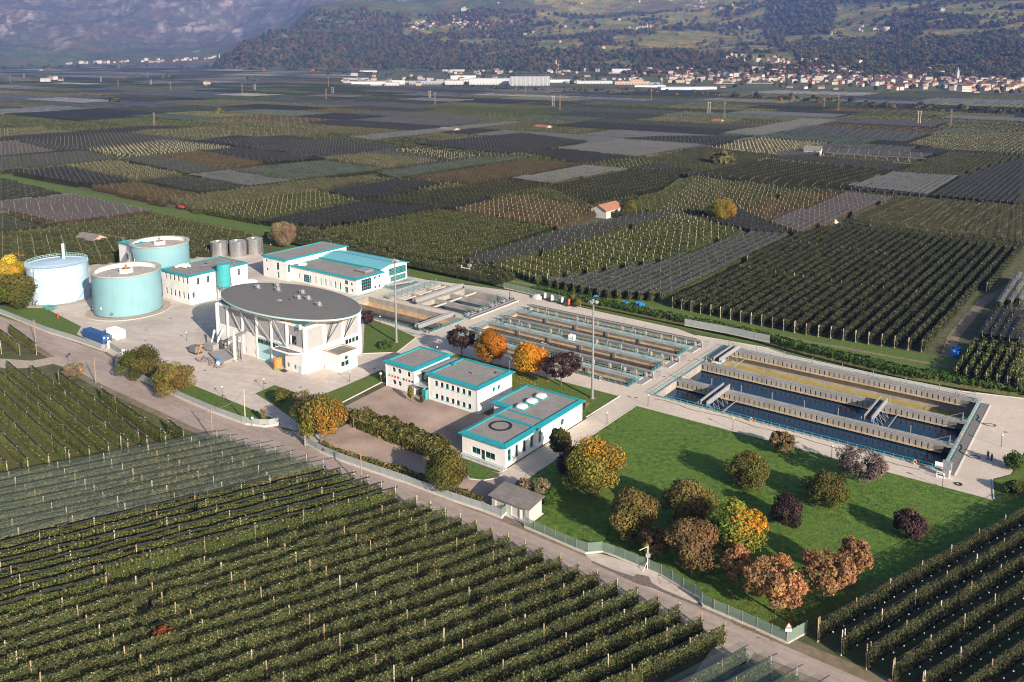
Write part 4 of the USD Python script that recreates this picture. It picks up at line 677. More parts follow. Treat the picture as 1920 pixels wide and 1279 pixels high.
t = thing('channel_cover', 'concrete walkway between the two girders of the left basins', 'walkway', -108.6, 25); part(t, 'slab', MB().box(-1.0, 1.0, -.3, 25.3, -4, .12), 'concrete_pale')
t = thing('pipe_gallery', 'row of white pipes and teal rails left of the small square tanks', 'pipes', -122.5, 23)
part(t, 'pipe', MB().tube((0, 0, .8), (0, 27, .8), .3, .3, 10).tube((1.2, 0, .6), (1.2, 27, .6), .22, .22, 8), 'galvanised', smooth=40)
for k in range(9): part(t, 'support', MB().box(-.5, 1.6, k*3.2+.3, k*3.2+.7, 0, .5), 'concrete_dark'); part(t, 'valve', MB().tube((.6, k*3.2+1.5, .3), (.6, k*3.2+1.5, 1.9), .15, .15, 6), 'galvanised')
railing([(-124, 22.5), (-124, 50.5)], 'teal railing on the left of the pipe gallery'); railing([(-120.6, 24), (-120.6, 50.5)], 'teal railing between the pipe gallery and the square tanks')
railing([(-131.6, 14), (-131.6, 48)], 'teal railing beside the low white hall near the basins'); railing([(-112, 2.7), (-82.4, 2.7)], 'teal railing along the near side of the empty basin'); railing([(-82.2, 2.7), (-82.2, 21)], 'teal railing at the right end of the empty basin', bars=(.35, .7, 1.0))
railing([(-85.6, 24), (-85.6, 50)], 'teal railing in front of the pipe row right of the upper tanks'); railing([(-107, 51), (-88, 51)], 'teal railing on the canal path side of the upper tanks')
railing([(-89.5, -.9), (-79.5, -.9)], 'teal railing beside the light mast lawn', h=1.0)
t = thing('pump_row', 'row of pipes, valves and small pumps along the right side of the upper tanks', 'pumps', -83.6, 23)
part(t, 'pipe', MB().tube((0, 0, .7), (0, 26, .7), .28, .28, 10), 'galvanised', smooth=40); part(t, 'pipe', MB().tube((1.2, 0, .5), (1.2, 26, .5), .2, .2, 8), 'galvanised', smooth=40); part(t, 'plinth', MB().box(-1.3, 2.3, -.6, 26.6, -.1, .14), 'concrete_dark')
for k in range(8): y = 1+k*3.4; part(t, 'pump', MB().tube((-.2, y, .2), (-.2, y, 1.5), .35, .3, 10).tube((.9, y+.9, .2), (.9, y+.9, 1.3), .2, .2, 8).beam((-.6, y-.4, 1.2), (1.6, y+.6, 1.2), .12, .12), 'dark_metal' if k % 2 else 'galvanised')
part(t, 'hoist', MB().beam((.4, 24, 0), (.4, 24, 4), .15, .15).beam((.4, 24, 4), (1.8, 26, 4.2), .15, .15).beam((1.6, 25, 0), (.4, 24, 3.4), .1, .1), 'dark_metal'); part(t, 'kerb', MB().box(2.31, 2.6, -.6, 26.6, -.1, .3), 'kerb_stone')
t = thing('screen_hall_pit', 'open pit with teal railings in front of the glazed gable', 'pit', -131, 38); part(t, 'plinth', MB().box(-4, 4, -5, 9, -.1, .25), 'concrete'); part(t, 'grating', MB().box(-3.4, 3.4, -4.4, 8.4, .25, .3), 'concrete_dark'); part(t, 'machine', MB().beam((-3, -3, .6), (3, 5, 1.4), .8, .5).beam((-3, 0, .6), (2, 7, 1.2), .6, .5), 'alu_grey')
railing([(-135, 33), (-127, 33), (-127, 47), (-135, 47)], 'teal railing round the pit in front of the glazed gable')
# life rings
def lifering(u, v, z, label):
    t = thing('life_ring', label, 'life ring', u, v); g = trimesh.creation.torus(.36, .1, 20, 8); g.apply_transform(trimesh.transformations.rotation_matrix(math.pi/2, [1, 0, 0])); g.apply_translation([0, -.12, z]); part(t, 'ring', MB().tm(g), 'orange', smooth=True); part(t, 'strap', MB().box(-.08, .08, -.24, 0, z+.25, z+.48).box(-.08, .08, -.24, 0, z-.48, z-.25), 'white_paint')
for u, v, l in ((64.4, -.4, 'orange life ring on the lawn railing near the control cabinet'), (27, -.4, 'orange life ring on the lawn railing near the first bridge'), (64.8, 47.9, 'orange life ring behind the ochre basin, right'), (27, 47.9, 'orange life ring behind the ochre basin, left'), (70.1, 20, 'orange life ring on the right end railing'), (-17, 1.1, 'orange life ring on the railing by the autumn trees'), (-8.1, 21.9, 'orange life ring at the end of the middle aeration basin'), (-33, 25.5, 'orange life ring on the middle concrete deck'), (-44, 41.3, 'orange life ring on the far concrete deck'), (-11, 48, 'orange life ring by the canal path near the pipe elbow'), (-83, 2.5, 'orange life ring at the corner of the empty basin'), (-86, 31, 'orange life ring at the pump row')): lifering(u, v, .65, l)

# hoses lying on the ground
rr = random.Random(8)
hs = [W(1.5+k*2.3, -1.9+.5*math.sin(k*.9)+rr.uniform(-.25, .25)-(k*.02), .06) for k in range(29)]
t = thing('garden_hose', 'long green hose lying in waves along the lawn railing', 'hose', 0, 0, grid=False); o3 = W(0, 0); part(t, 'hose', MB().path([q-o3 for q in hs], .055, 5), 'ivy_hose')
for i, (u, v, l) in enumerate(((74.2, 33, 'black hose looped over the edge walkway, farther one'), (74, 12, 'black hose looped over the edge walkway, nearer one'))):
    t = thing('hose', l, 'hose', u, v); q = [(-3.2, 4.0), (-2.6, 2.0), (-2.9, .3), (-1.6, -1.2), (0, -1.6), (1.3, -1.0), (1.4, -.1), (.4, .2), (-.5, -.5), (-1.4, -.9)]; part(t, 'hose', MB().path([(a, b, .17 if a < -1.3 else .05) for a, b in q], .07, 5), 'black_rubber')
t = thing('tyre_ring', 'black ring lying on the apron below the control cabinet', 'ring', 73.9, -4.6); part(t, 'ring', MB().tm(trimesh.creation.torus(.6, .12, 24, 8).apply_translation([0, 0, .1])), 'black_rubber', smooth=True)
# ------------------------------------------------------------------ masts, lamps, poles, signs
def mast(px, label):
    q = G(*px); t = thing('light_mast', label, 'light mast', at=q[:2], grid=False)
    part(t, 'pole', MB().tube((0, 0, 0), (0, 0, 13), .38, .3, 16).tube((0, 0, 13), (0, 0, 26.2), .3, .2, 16).tube((0, 0, 0), (0, 0, .25), .6, .6, 16), 'galvanised', smooth=40)
    part(t, 'crown', MB().tm(trimesh.creation.annulus(.75, .85, .12, sections=20).apply_translation([0, 0, 26.2])).beam((-.8, 0, 26.2), (.8, 0, 26.2), .1, .1).beam((0, -.8, 26.2), (0, .8, 26.2), .1, .1).tube((0, 0, 26.0), (0, 0, 26.9), .3, .15, 10), 'galvanised')
    for k in range(5): a = k*2*math.pi/5+.4; part(t, 'floodlight', MB().beam((.7*math.cos(a), .7*math.sin(a), 26.5), (1.35*math.cos(a), 1.35*math.sin(a), 26.0), .7, .35), 'alu_grey')
mast((743.5, 641.5), 'left tall grey floodlight mast on the grass plot beside the oval hall'); mast((1110.7, 747), 'right tall grey floodlight mast on the grass behind the workshop')
LAMPS = [(655.7, 716, 'on the grass at the yard, in front of the side annex'), (495, 730, 'at the kerb of the yard left of the shrubs'), (417, 745, 'at the edge of the yard by the curved fence'), (712.8, 609, 'by the empty basin behind the oval hall'), (1215, 761, 'at the corner between lawn and deep basins'), (1138, 795, 'on the path beside the workshop'), (1374, 806, 'on the lawn path, second from the left of the basin'), (1559, 859, 'on the lawn path by the grey feathery bush'), (1767, 914, 'on the lawn path near the control cabinet'), (820, 668, 'in the shade of the first purple tree'), (1877, 838, 'at the right edge of the concrete apron'), (508, 470, 'behind the press building near the willow'), (350, 640, 'beside the grass left of the oval hall')]
lsrc = None
for i, (x, y, l) in enumerate(LAMPS):
    q = G(x, y)
    if lsrc is None:
        lsrc = thing('path_lamp', 'small path lamp '+l, 'lamp', at=q[:2], grid=False, group='small path lamps')
        part(lsrc, 'post', MB().tube((0, 0, 0), (0, 0, 2.7), .07, .05, 8), 'dark_metal'); g = trimesh.creation.icosphere(2, .26); g.apply_translation([0, 0, 2.9]); part(lsrc, 'globe', MB().tm(g), 'plaster', smooth=True); part(lsrc, 'cap', MB().tube((0, 0, 2.6), (0, 0, 2.7), .16, .16, 8), 'dark_metal')
    else: copy_of(lsrc.GetPath(), 'path_lamp', 'small path lamp '+l, 'lamp', at=q[:2], grid=False, group='small path lamps')
POLES = [(398.7, 825, 8, 'wooden pole at the lane where the rolled-net orchard ends'), (460, 790, 8, 'pale pole on the grass verge inside the curved fence'), (67, 642, 7.5, 'wooden pole at the lane across from the blue container'), (180, 719, 7.5, 'wooden pole at the lane opposite the yard gate'), (678, 911, 7.5, 'brown pole at the lane in front of the paved court')]
for x, y, h, l in POLES:
    q = G(x, y); t = thing('utility_pole', l, 'pole', at=q[:2], grid=False); part(t, 'pole', MB().tube((0, 0, 0), (0, 0, h), .15, .10, 10), 'post_concrete' if x == 460 else 'pole_wood', smooth=40); part(t, 'cross_arm', MB().beam((-.5, 0, h-.3), (.5, 0, h-.3), .08, .08), 'galvanised'); 
    if x in (398.7,): part(t, 'lamp_head', MB().beam((0, 0, h-2.6), (.6, .1, h-2.5), .25, .15), 'galvanised')
a, b = G(398.7, 825)+[0, 0, 7.7], G(460, 790)+[0, 0, 7.7]
pts = [a+(b-a)*s-np.array([0, 0, 1.2*4*s*(1-s)]) for s in np.linspace(0, 1, 9)]; single('overhead_cable', MB().path(pts, .04, 5), 'galvanised', 'thin overhead cable between the two poles at the lane', 'cable')
def sign(px, label, h, shape, m, face='white_paint'):
    q = G(*px); t = thing('road_sign', label, 'sign', at=q[:2], grid=False); part(t, 'post', MB().tube((0, 0, 0), (0, 0, h), .05, .05, 6), 'galvanised')
    if shape == 'disc': part(t, 'plate', MB().tube((0, -.06, h), (0, -.1, h), .42, .42, 20), m); part(t, 'face', MB().tube((0, -.1, h), (0, -.11, h), .3, .3, 20), face)
    else:
        e = trimesh.creation.extrude_polygon(Polygon([(-.55, -.35), (.55, -.35), (0, .6)]), .04, engine='earcut'); part(t, 'plate', MB().add(np.c_[e.vertices[:, 0], -.06-e.vertices[:, 2], e.vertices[:, 1]+h], e.faces), m)
        e = trimesh.creation.extrude_polygon(Polygon([(-.34, -.22), (.34, -.22), (0, .36)]), .02, engine='earcut'); part(t, 'face', MB().add(np.c_[e.vertices[:, 0], -.105-e.vertices[:, 2], e.vertices[:, 1]+h], e.faces), face); part(t, 'lower_plate', MB().box(-.5, .5, -.1, -.06, h-.95, h-.5), 'white_paint')
sign((131, 680), 'dark road sign at the dirt track junction', 2.6, 'disc', 'dark_metal', 'dark_metal'); sign((474, 801), 'blue round road sign behind the curved fence', 2.4, 'disc', 'cloth_blue'); sign((1477, 1206), 'red and white triangular warning sign at the end of the mesh fence', 3.0, 'tri', 'red'); sign((714.5, 717), 'no-entry sign with a yellow triangle above on the grass by the office', 2.6, 'disc', 'red')
q = G(573, 836); t = thing('gate_post', 'blue-grey gate post at the start of the fence by the paved court', 'post', at=q[:2], grid=False); part(t, 'post', MB().box(-.2, .2, -.2, .2, 0, 3.2), 'alu_grey'); part(t, 'cap', MB().box(-.26, .26, -.26, .26, 3.2, 3.35), 'steel')
q = G(1214, 1069); t = thing('weather_mast', 'white bracket mast with a small box on the lawn fence', 'mast', at=q[:2], grid=False); part(t, 'post', MB().beam((0, 0, 0), (0, 0, 4.6), .14, .14).beam((-.9, -.4, 0), (0, 0, 1.8), .1, .1), 'plaster'); part(t, 'arm', MB().beam((0, 0, 4.5), (-1.5, -.2, 3.9), .1, .1), 'plaster'); part(t, 'box', MB().box(-.4, .4, -.35, .0, 2.6, 3.3), 'alu_grey')

# ------------------------------------------------------------------ yard objects
def container(px0, L, Wd, Hh, m, label, u, v):
    t = thing('shipping_container', label, 'container', u, v)
    body = MB().box(0, L, 0, Wd, .15, Hh-.02); part(t, 'body', body, m); rb = MB(); n = int(L/.3)
    for k in range(n): x = .15+k*(L-.3)/n; rb.box(x, x+.14, -.03, 0.0-.002, .25, Hh-.12).box(x, x+.14, Wd+.002, Wd+.03, .25, Hh-.12)
    part(t, 'corrugation', rb, m, kind='stuff')
    part(t, 'frame', MB().box(-.03, L+.03, -.05, .05, Hh-.12, Hh).box(-.03, L+.03, Wd-.05, Wd+.05, Hh-.12, Hh).box(-.03, .12, -.05, .1, 0, Hh).box(L-.12, L+.03, -.05, .1, 0, Hh).box(L-.12, L+.03, Wd-.1, Wd+.05, 0, Hh), m)
    dd = MB()
    for k in range(4): y = .35+k*(Wd-.7)/3; dd.tube((L+.06, y, .25), (L+.06, y, Hh-.15), .03, .03, 6)
    part(t, 'door_bar', dd, 'galvanised'); part(t, 'door', MB().box(L+.005, L+.03, .12, Wd/2-.02, .2, Hh-.14), m); part(t, 'door', MB().box(L+.005, L+.03, Wd/2+.02, Wd-.12, .2, Hh-.14), m)
    if m == 'container_blue': part(t, 'marking', MB().box(L+.032, L+.036, .25, .85, 1.7, 2.1).box(L+.032, L+.036, 1.55, 2.1, 1.3, 1.9), 'white_paint'); part(t, 'marking', MB().box(L+.032, L+.036, 1.6, 2.1, .25, .45), 'yellow')
container(None, 12.2, 2.45, 2.75, 'container_blue', 'long dark blue shipping container beside the fence', -169.7, -65.9)
container(None, 6.06, 2.9, 3.0, 'white_paint', 'white shipping container behind the blue one', -163.6, -61.3)
t = thing('toilet_cabin', 'small grey wire cage between the blue and the white container', 'cage', -161.4, -62.6); part(t, 'frame', MB().beam((0, 0, 0), (0, 0, 2), .08, .08).beam((3.6, 0, 0), (3.6, 0, 2), .08, .08).beam((0, 0, 2), (3.6, 0, 2), .08, .08).beam((0, 0, 1), (3.6, 0, 1), .06, .06), 'galvanised'); part(t, 'panel', MB().box(.1, 3.5, -.02, .02, .1, 1.9), 'wire_mesh')
def skip(u, v, label, m='teal_paint'):
    t = thing('skip', label, 'skip', u, v, rot=20); b = MB(); lo = [(-1.2, -.8), (1.2, -.8), (1.2, .8), (-1.2, .8)]; hi = [(-2.2, -1.1), (2.2, -1.1), (2.2, 1.1), (-2.2, 1.1)]; li = [(x*.92, y*.92) for x, y in hi]
    v_ = np.r_[np.c_[lo, np.full(4, .1)], np.c_[hi, np.full(4, 1.5)], np.c_[li, np.full(4, 1.5)], np.c_[li, np.full(4, 1.1)]]; f = []
    for i in range(4): j = (i+1) % 4; f += [(i, j, 4+j, 4+i), (4+i, 4+j, 8+j, 8+i), (8+i, 8+j, 12+j, 12+i)]
    part(t, 'tub', b.add(v_, f+[(3, 2, 1, 0)]), m); part(t, 'contents', MB().box(-2.0, 2.0, -1.0, 1.0, .9, 1.15), 'rubble')
skip(uv(95, 581)[0], uv(95, 581)[1], 'teal skip full of rubble in front of the pale blue tank')
q = G(108.5, 596); t = thing('hydrant', 'red hydrant post on the tank verge', 'hydrant', at=q[:2], grid=False); part(t, 'post', MB().tube((0, 0, 0), (0, 0, 1.5), .3, .22, 12).tube((0, 0, 1.5), (0, 0, 1.8), .28, .1, 12), 'red'); part(t, 'arm', MB().tube((-.4, 0, 1.1), (.4, 0, 1.1), .12, .12, 8), 'red')
t = thing('pressure_tank', 'rusty orange upright tank with green feet by the porch of the oval hall', 'tank', -95.9, -46.9)
part(t, 'vessel', MB().tube((0, 0, .6), (0, 0, 3.2), 1.25, 1.25, 28).tube((0, 0, 3.2), (0, 0, 3.6), 1.25, .5, 28).tube((0, 0, .4), (0, 0, .6), .7, 1.25, 28), 'rust_orange', smooth=40); part(t, 'fitting', MB().tube((0, 0, 3.6), (0, 0, 3.9), .2, .2, 8), 'dark_metal')
for a in (.3, 2.4, 4.5): part(t, 'foot', MB().box(1.0*math.cos(a)-.25, 1.0*math.cos(a)+.25, 1.0*math.sin(a)-.25, 1.0*math.sin(a)+.25, 0, .6), 'green_paint')
t = thing('scrap_pallet', 'small heap of dark scrap beside the orange tank', 'scrap', -93.2, -46.9); part(t, 'scrap', MB().box(-.9, .9, -.5, .5, 0, .3).box(-.5, .3, -.3, .4, .3, .5), 'dark_metal'); part(t, 'pallet', MB().box(-1.1, 1.1, -.6, .6, -.05, .0), 'pole_wood')
# the heap of machinery in front of the hall
t = thing('biofilter_platform', 'grey sheeted platform in the machinery heap before the oval hall', 'platform', -117.5, -51); part(t, 'deck', MB().prism([(-5, .8), (-3.2, 3.6), (5, 1.6), (5.6, -2.6), (3.2, -3.2), (-4.6, -.6)], .5, .8), 'alu_grey'); part(t, 'frame', MB().prism(Polygon([(-5, .8), (-3.2, 3.6), (5, 1.6), (5.6, -2.6), (3.2, -3.2), (-4.6, -.6)]).buffer(.15).difference(Polygon([(-5, .8), (-3.2, 3.6), (5, 1.6), (5.6, -2.6), (3.2, -3.2), (-4.6, -.6)]).buffer(-.1)), .0, .85), 'concrete')
t = thing('exhaust_stack', 'white upright stack beside the machinery heap', 'stack', *uv(441, 676)); part(t, 'pipe', MB().tube((0, 0, 0), (0, 0, 7.0), .45, .45, 16).tube((0, 0, 7), (0, 0, 7.5), .5, .5, 16).tube((0, 0, 7.5), (0, 0, 9.2), .2, .2, 10), 'plaster', smooth=40); part(t, 'base', MB().box(-.8, .8, -.8, .8, -.05, .3), 'concrete')
t = thing('pipework', 'tall cluster of grey pipes on a frame beside the white stack', 'pipework', *uv(449, 672))
for k in range(6): part(t, 'pipe', MB().path([(k*.45-1.1, .2*(k % 2), 0), (k*.45-1.1, .2*(k % 2), 4.5+.4*(k % 3)), (k*.45-.9, .8, 4.8+.4*(k % 3))], .13, 8), 'galvanised')
part(t, 'frame', MB().beam((-1.6, -.4, 0), (-1.6, -.4, 5.2), .14, .14).beam((1.8, -.4, 0), (1.8, -.4, 5.2), .14, .14).beam((-1.6, -.4, 5.2), (1.8, -.4, 5.2), .14, .14).beam((-1.6, -.4, 2.6), (1.8, -.4, 2.6), .12, .12), 'alu_grey'); part(t, 'kerb', MB().beam((-2.5, -1.5, .15), (4.2, -1.2, .15), .3, .3), 'concrete_pale')
t = thing('screw_conveyor', 'slanting grey conveyor rising from the machinery heap to the hall wall', 'conveyor', *uv(428, 655)); part(t, 'tube', MB().beam((-1.5, -1.5, 2.0), (12.2, 2.0, 9.0), 1.0, .8), 'alu_grey'); part(t, 'cover', MB().beam((-1.4, -1.6, 2.5), (12.0, 2.0, 9.5), .7, .14), 'dark_metal'); part(t, 'hopper', MB().tube((-1.5, -1.5, .4), (-1.5, -1.5, 2.6), .7, 1.3, 12), 'dark_metal'); part(t, 'leg', MB().beam((2, -.6, 0), (2, -.6, 3.8), .15, .15).beam((5, .2, 0), (5, .2, 5.3), .15, .15), 'galvanised'); part(t, 'drive', MB().tube((12.2, 2, 8.8), (12.2, 2, 10.2), .3, .3, 8), 'dark_metal')
t = thing('press_machine', 'grey machine with two blue-tipped augers in the machinery heap', 'machine', *uv(398, 658)); part(t, 'body', MB().prism([(-2.2, -1.3), (2.0, -1.0), (1.8, 1.2), (-2.0, .9)], .5, 2.4), 'alu_grey'); part(t, 'auger', MB().tube((-1, .5, 2.2), (-3.5, 3.2, 4.2), .25, .25, 8).tube((1.2, 1, 2.2), (-.4, 3.8, 4.8), .25, .25, 8), 'plaster'); part(t, 'cap', MB().tube((-3.4, 3.1, 4.1), (-4.1, 3.8, 4.7), .38, .38, 8).tube((-.3, 3.7, 4.7), (-.8, 4.5, 5.3), .38, .38, 8), 'pale_blue'); part(t, 'leg', MB().beam((-1.8, -1, 0), (-1.8, -1, .6), .2, .2).beam((1.6, -.8, 0), (1.6, -.8, .6), .2, .2), 'dark_metal')
t = thing('power_unit', 'dark power unit box with an orange flap at the left of the machinery heap', 'machine', *uv(367, 662)); part(t, 'body', MB().box(-1.6, 1.4, -1, 1, .5, 2.3), 'concrete_dark'); part(t, 'flap', MB().box(-.6, 1.6, 1.0, 1.8, 2.0, 2.3), 'rust_orange'); part(t, 'chassis', MB().box(-2, 2, -1.1, 1.1, .25, .5), 'dark_metal'); part(t, 'post', MB().beam((1.9, -.4, .3), (2.4, .3, 3), .3, .3), 'orange')
for i, (x, y) in enumerate(((408, 683), (411.5, 680))):
    q = G(x, y); t = thing('plastic_drum', 'left blue plastic drum by the sheeted platform' if i == 0 else 'right blue plastic drum by the sheeted platform', 'drum', at=q[:2], grid=False, group='blue drums'); part(t, 'body', MB().tube((0, 0, 0), (0, 0, 1.2), .42, .42, 16), 'blue_plastic', smooth=40); part(t, 'lid', MB().tube((0, 0, 1.2), (0, 0, 1.28), .36, .36, 16), 'blue_plastic')
rr = random.Random(3); hp = MB()
for k in range(46):
    p = np.array([rr.uniform(-6, 6), rr.uniform(-1.6, 1.6)]); s = rr.uniform(.2, .7); b = trimesh.creation.icosphere(1, s); b.vertices = b.vertices*[1, .8, .6]+np.array([p[0], p[1]-.12*p[0], s*.4]); hp.tm(b)
t = thing('scrap_heap', 'litter of broken stones and scrap along the front of the machinery heap', 'scrap heap', *uv(395, 680)); part(t, 'rubble', hp, 'rubble', kind='stuff'); part(t, 'plank', MB().beam((-6, -1, .4), (-2.5, -1.8, .3), .4, .1).beam((-5, 0, .5), (-3, .8, .6), .3, .1), 'pole_wood'); part(t, 'tarp', MB().box(-3.8, -2.4, .6, 1.4, .2, .5), 'blue_plastic'); part(t, 'bag', MB().tm(trimesh.creation.icosphere(1, .6).apply_translation([3.2, .2, .4])).tm(trimesh.creation.icosphere(1, .5).apply_translation([4.4, -.5, .3])), 'plaster')
# little shed at the lane
S0 = (5.6, -68.4)
t = thing('lane_shed', 'small grey shed with a brown sheet roof beside the lane', 'shed', *S0); wl = [(-4.6, -2.1), (4.6, -2.1), (4.6, 2.1), (-4.6, 2.1)]
walls(t, wl, -.1, 3.0, {0: [win(2.2, 1.15, 2.6, 2.1, m='plaster', p='old_wall', solid=True, name='door'), win(5.8, 1.15, 2.0, 2.1, m='plaster', p='old_wall', solid=True, name='door'), win(7.6, 1.15, 1.0, 2.1, m='plaster', p='plaster', solid=True, name='door')]}, m='old_wall')
for k in range(9): x = -5.0+k*1.12; part(t, 'roof_sheet', MB().add([(x, -2.8, 3.0), (x+1.1, -2.8, 3.0), (x+1.1, 2.6, 3.62), (x, 2.6, 3.62), (x, -2.8, 2.86), (x+1.1, -2.8, 2.86), (x+1.1, 2.6, 3.46), (x, 2.6, 3.46)], [(0, 1, 2, 3), (7, 6, 5, 4), (0, 4, 5, 1), (1, 5, 6, 2), (2, 6, 7, 3), (3, 7, 4, 0)]), 'fibre_cement')
part(t, 'plinth', MB().box(-4.9, 4.9, -2.9, 2.3, -.1, .08), 'kerb_stone')
single('pit_cover', MB().prism(Polygon(PXP([(944, 968), (952, 960), (984, 975), (975, 986)])), -.1, .03), 'concrete_dark', 'dark gravel corner between shed and lane', 'hardstanding')
# trailers by the canal fence
for i, (x, y) in enumerate(((1022, 562), (1035, 566), (1054, 570), (1067, 574))):
    q = G(x, y); t = thing('pump_trailer', f'{["first", "second", "third", "fourth"][i]} from the left of the small pump trailers before the canal fence', 'trailer', at=q[:2], grid=True, rot=10*i-15, group='pump trailers')
    part(t, 'chassis', MB().beam((-1.8, 0, .6), (1.8, 0, .6), .9, .25).beam((1.8, 0, .6), (3, 0, .5), .15, .15), 'dark_metal'); part(t, 'tank', MB().tube((0, 0, .7), (0, 0, 2.6), .6, .4, 12), 'plaster' if i % 2 == 0 else 'orange' if i == 3 else 'white_paint', smooth=40); part(t, 'engine', MB().box(-1.6, -.5, -.5, .5, .7, 1.4), 'dark_metal')
    for sx in (-1, 1): part(t, 'wheel', MB().tube((-.6, sx*.7, .4), (-.6, sx*.9, .4), .4, .4, 14), 'black_rubber')
t = thing('gravel_pile', 'pale heap of gravel by the canal fence', 'gravel pile', *uv(1008, 559)); g = trimesh.creation.icosphere(3, 1.0); g.vertices *= [2.6, 1.8, 1.5]; g.vertices += (meshkit.noise(g.vertices*1.7)[:, None]-.5)*.4; part(t, 'heap', MB().tm(g.slice_plane([0, 0, 0], [0, 0, 1])), 'kerb_stone', smooth=True)
for i, (x, y, l) in enumerate(((1172, 571, 'blue fruit bin in the grass, leftmost of the row by the canal'), (1198, 572, 'blue fruit bin in the grass at the orchard edge'), (1204, 574, 'blue fruit bin with a yellow one behind it'), (1118, 560, 'blue fruit bin behind the floodlight mast'), (1790, 668, 'front blue fruit bin by the east track'), (1794, 660, 'rear blue fruit bin by the east track'), (1437, 432, 'blue fruit bin at the corner of the grey net orchard'), (126, 311, 'left blue bins by the pole orchard far left'))):
    q = G(x, y); t = thing('fruit_bin', l, 'bin', at=q[:2], rot=10*i, group=None); s = 1.0 if y > 500 else 1.6; Hh = 1.1*s if y < 640 else 1.8
    part(t, 'box', MB().prism(sbox(-.9*s, -.7*s, .9*s, .7*s).difference(sbox(-.78*s, -.58*s, .78*s, .58*s)), .1, Hh).box(-.8*s, .8*s, -.6*s, .6*s, .1, Hh*.7), 'blue_plastic'); part(t, 'foot', MB().box(-.8*s, -.6*s, -.6*s, .6*s, 0, .1).box(.6*s, .8*s, -.6*s, .6*s, 0, .1), 'blue_plastic')
# weir at the canal
q = G(873, 516); t = thing('canal_weir', 'small concrete weir with a white gate frame across the canal', 'weir', at=q[:2]); part(t, 'wall', MB().box(-3.5, 3.5, -.4, .4, -1.5, .6).box(-3.6, -3.0, -1.5, 1.5, -1.5, 1.4).box(3, 3.6, -1.5, 1.5, -1.5, 1.4), 'concrete'); part(t, 'gate_frame', MB().beam((-2, 0, .5), (-2, 0, 4), .25, .25).beam((2, 0, .5), (2, 0, 4), .25, .25).beam((-2.6, 0, 3), (2.6, 0, 3), .3, .3), 'plaster'); part(t, 'gearbox', MB().box(1.3, 2.8, -.5, .5, 4, 4.9), 'alu_grey'); part(t, 'apron', MB().prism([(3.8, -1.5), (12, -.5), (12, 3), (3.8, 2)], -1.0, -.2), 'concrete_dark')
q = G(1050, 536); t = thing('pump_hut', 'little pale hut with a brown roof at the orchard edge', 'hut', at=q[:2]); facade(t, (-1.6, -1.4), (1.6, -1.4), 0, 2.4, [win(1.6, 1, .9, 1.9, name='door', m='galvanised', p='alu_grey', solid=True)], 'teal_pale'); facade(t, (1.6, -1.4), (1.6, 1.4), 0, 2.4, (), 'teal_pale'); facade(t, (1.6, 1.4), (-1.6, 1.4), 0, 2.4, (), 'teal_pale'); facade(t, (-1.6, 1.4), (-1.6, -1.4), 0, 2.4, (), 'teal_pale'); part(t, 'roof', MB().beam((-1.9, 0, 2.6), (1.9, 0, 2.6), 3.4, .2), 'terracotta')
#PART4
#PART4
# ------------------------------------------------------------------ foliage
def cards(P, N, size, rng, wild=.7):
    """Leaf clumps: one folded diamond at each point, facing roughly outwards."""
    n = len(P); N = N+rng.normal(0, wild, (n, 3)); N /= np.linalg.norm(N, axis=1, keepdims=True)+1e-9
    A = np.cross(N, rng.normal(0, 1, (n, 3))); A /= np.linalg.norm(A, axis=1, keepdims=True)+1e-9; B = np.cross(N, A)
    s = np.asarray(size).reshape(-1, 1)*np.ones((n, 1)); k = rng.uniform(.45, .75, (n, 1))
    v = np.stack([P+A*s, P+B*s*k+N*s*.18, P-A*s, P-B*s*k+N*s*.18], 1).reshape(-1, 3); i = np.arange(n)[:, None]*4
    return v, np.vstack([i+[0, 1, 2], i+[0, 2, 3]])
def tints(n, pal, rng, var=.22):
    w = np.array([p[3] if len(p) > 3 else 1. for p in pal]); c = np.array([p[:3] for p in pal])[rng.choice(len(pal), n, p=w/w.sum())]
    return np.clip(c*rng.lognormal(0, var, (n, 1))*rng.lognormal(0, .08, (n, 3)), .004, .9)
PAL = {'olive': [(.105, .105, .022), (.075, .085, .016), (.15, .12, .03, .5)], 'green': [(.05, .085, .014), (.07, .10, .018), (.11, .115, .025, .4)], 'orange': [(.42, .15, .012), (.30, .13, .015), (.12, .12, .02, .6), (.5, .24, .02, .5)],
       'gold': [(.78, .36, .014), (.68, .28, .012), (.22, .18, .02, .3)], 'turning': [(.19, .145, .024), (.12, .125, .022), (.36, .18, .022, .28)], 'plum': [(.055, .030, .032), (.040, .022, .022), (.085, .05, .042, .5)], 'rust': [(.36, .19, .085), (.28, .15, .07), (.22, .135, .07, .6)],
       'brown': [(.19, .115, .055), (.14, .09, .04), (.15, .14, .045, .5)], 'feather': [(.15, .115, .105), (.11, .085, .075), (.19, .15, .13, .4)], 'brownolive': [(.165, .13, .038), (.115, .11, .028), (.21, .145, .04, .4)], 'yellow': [(.50, .33, .03), (.38, .27, .03), (.16, .15, .02, .4)], 'dry': [(.22, .17, .10), (.17, .13, .075), (.10, .12, .04, .5)], 'orangegreen': [(.11, .15, .022), (.15, .165, .024), (.50, .23, .018, .16)],
       'ivy': [(.04, .085, .014), (.06, .11, .018), (.09, .12, .025, .4)], 'vine': [(.12, .13, .022), (.09, .10, .02), (.22, .16, .04, .5), (.30, .22, .05, .25)], 'redbush': [(.36, .085, .025), (.26, .06, .02), (.12, .07, .02, .4)]}
def mpp(y): return H/(y-98.5)
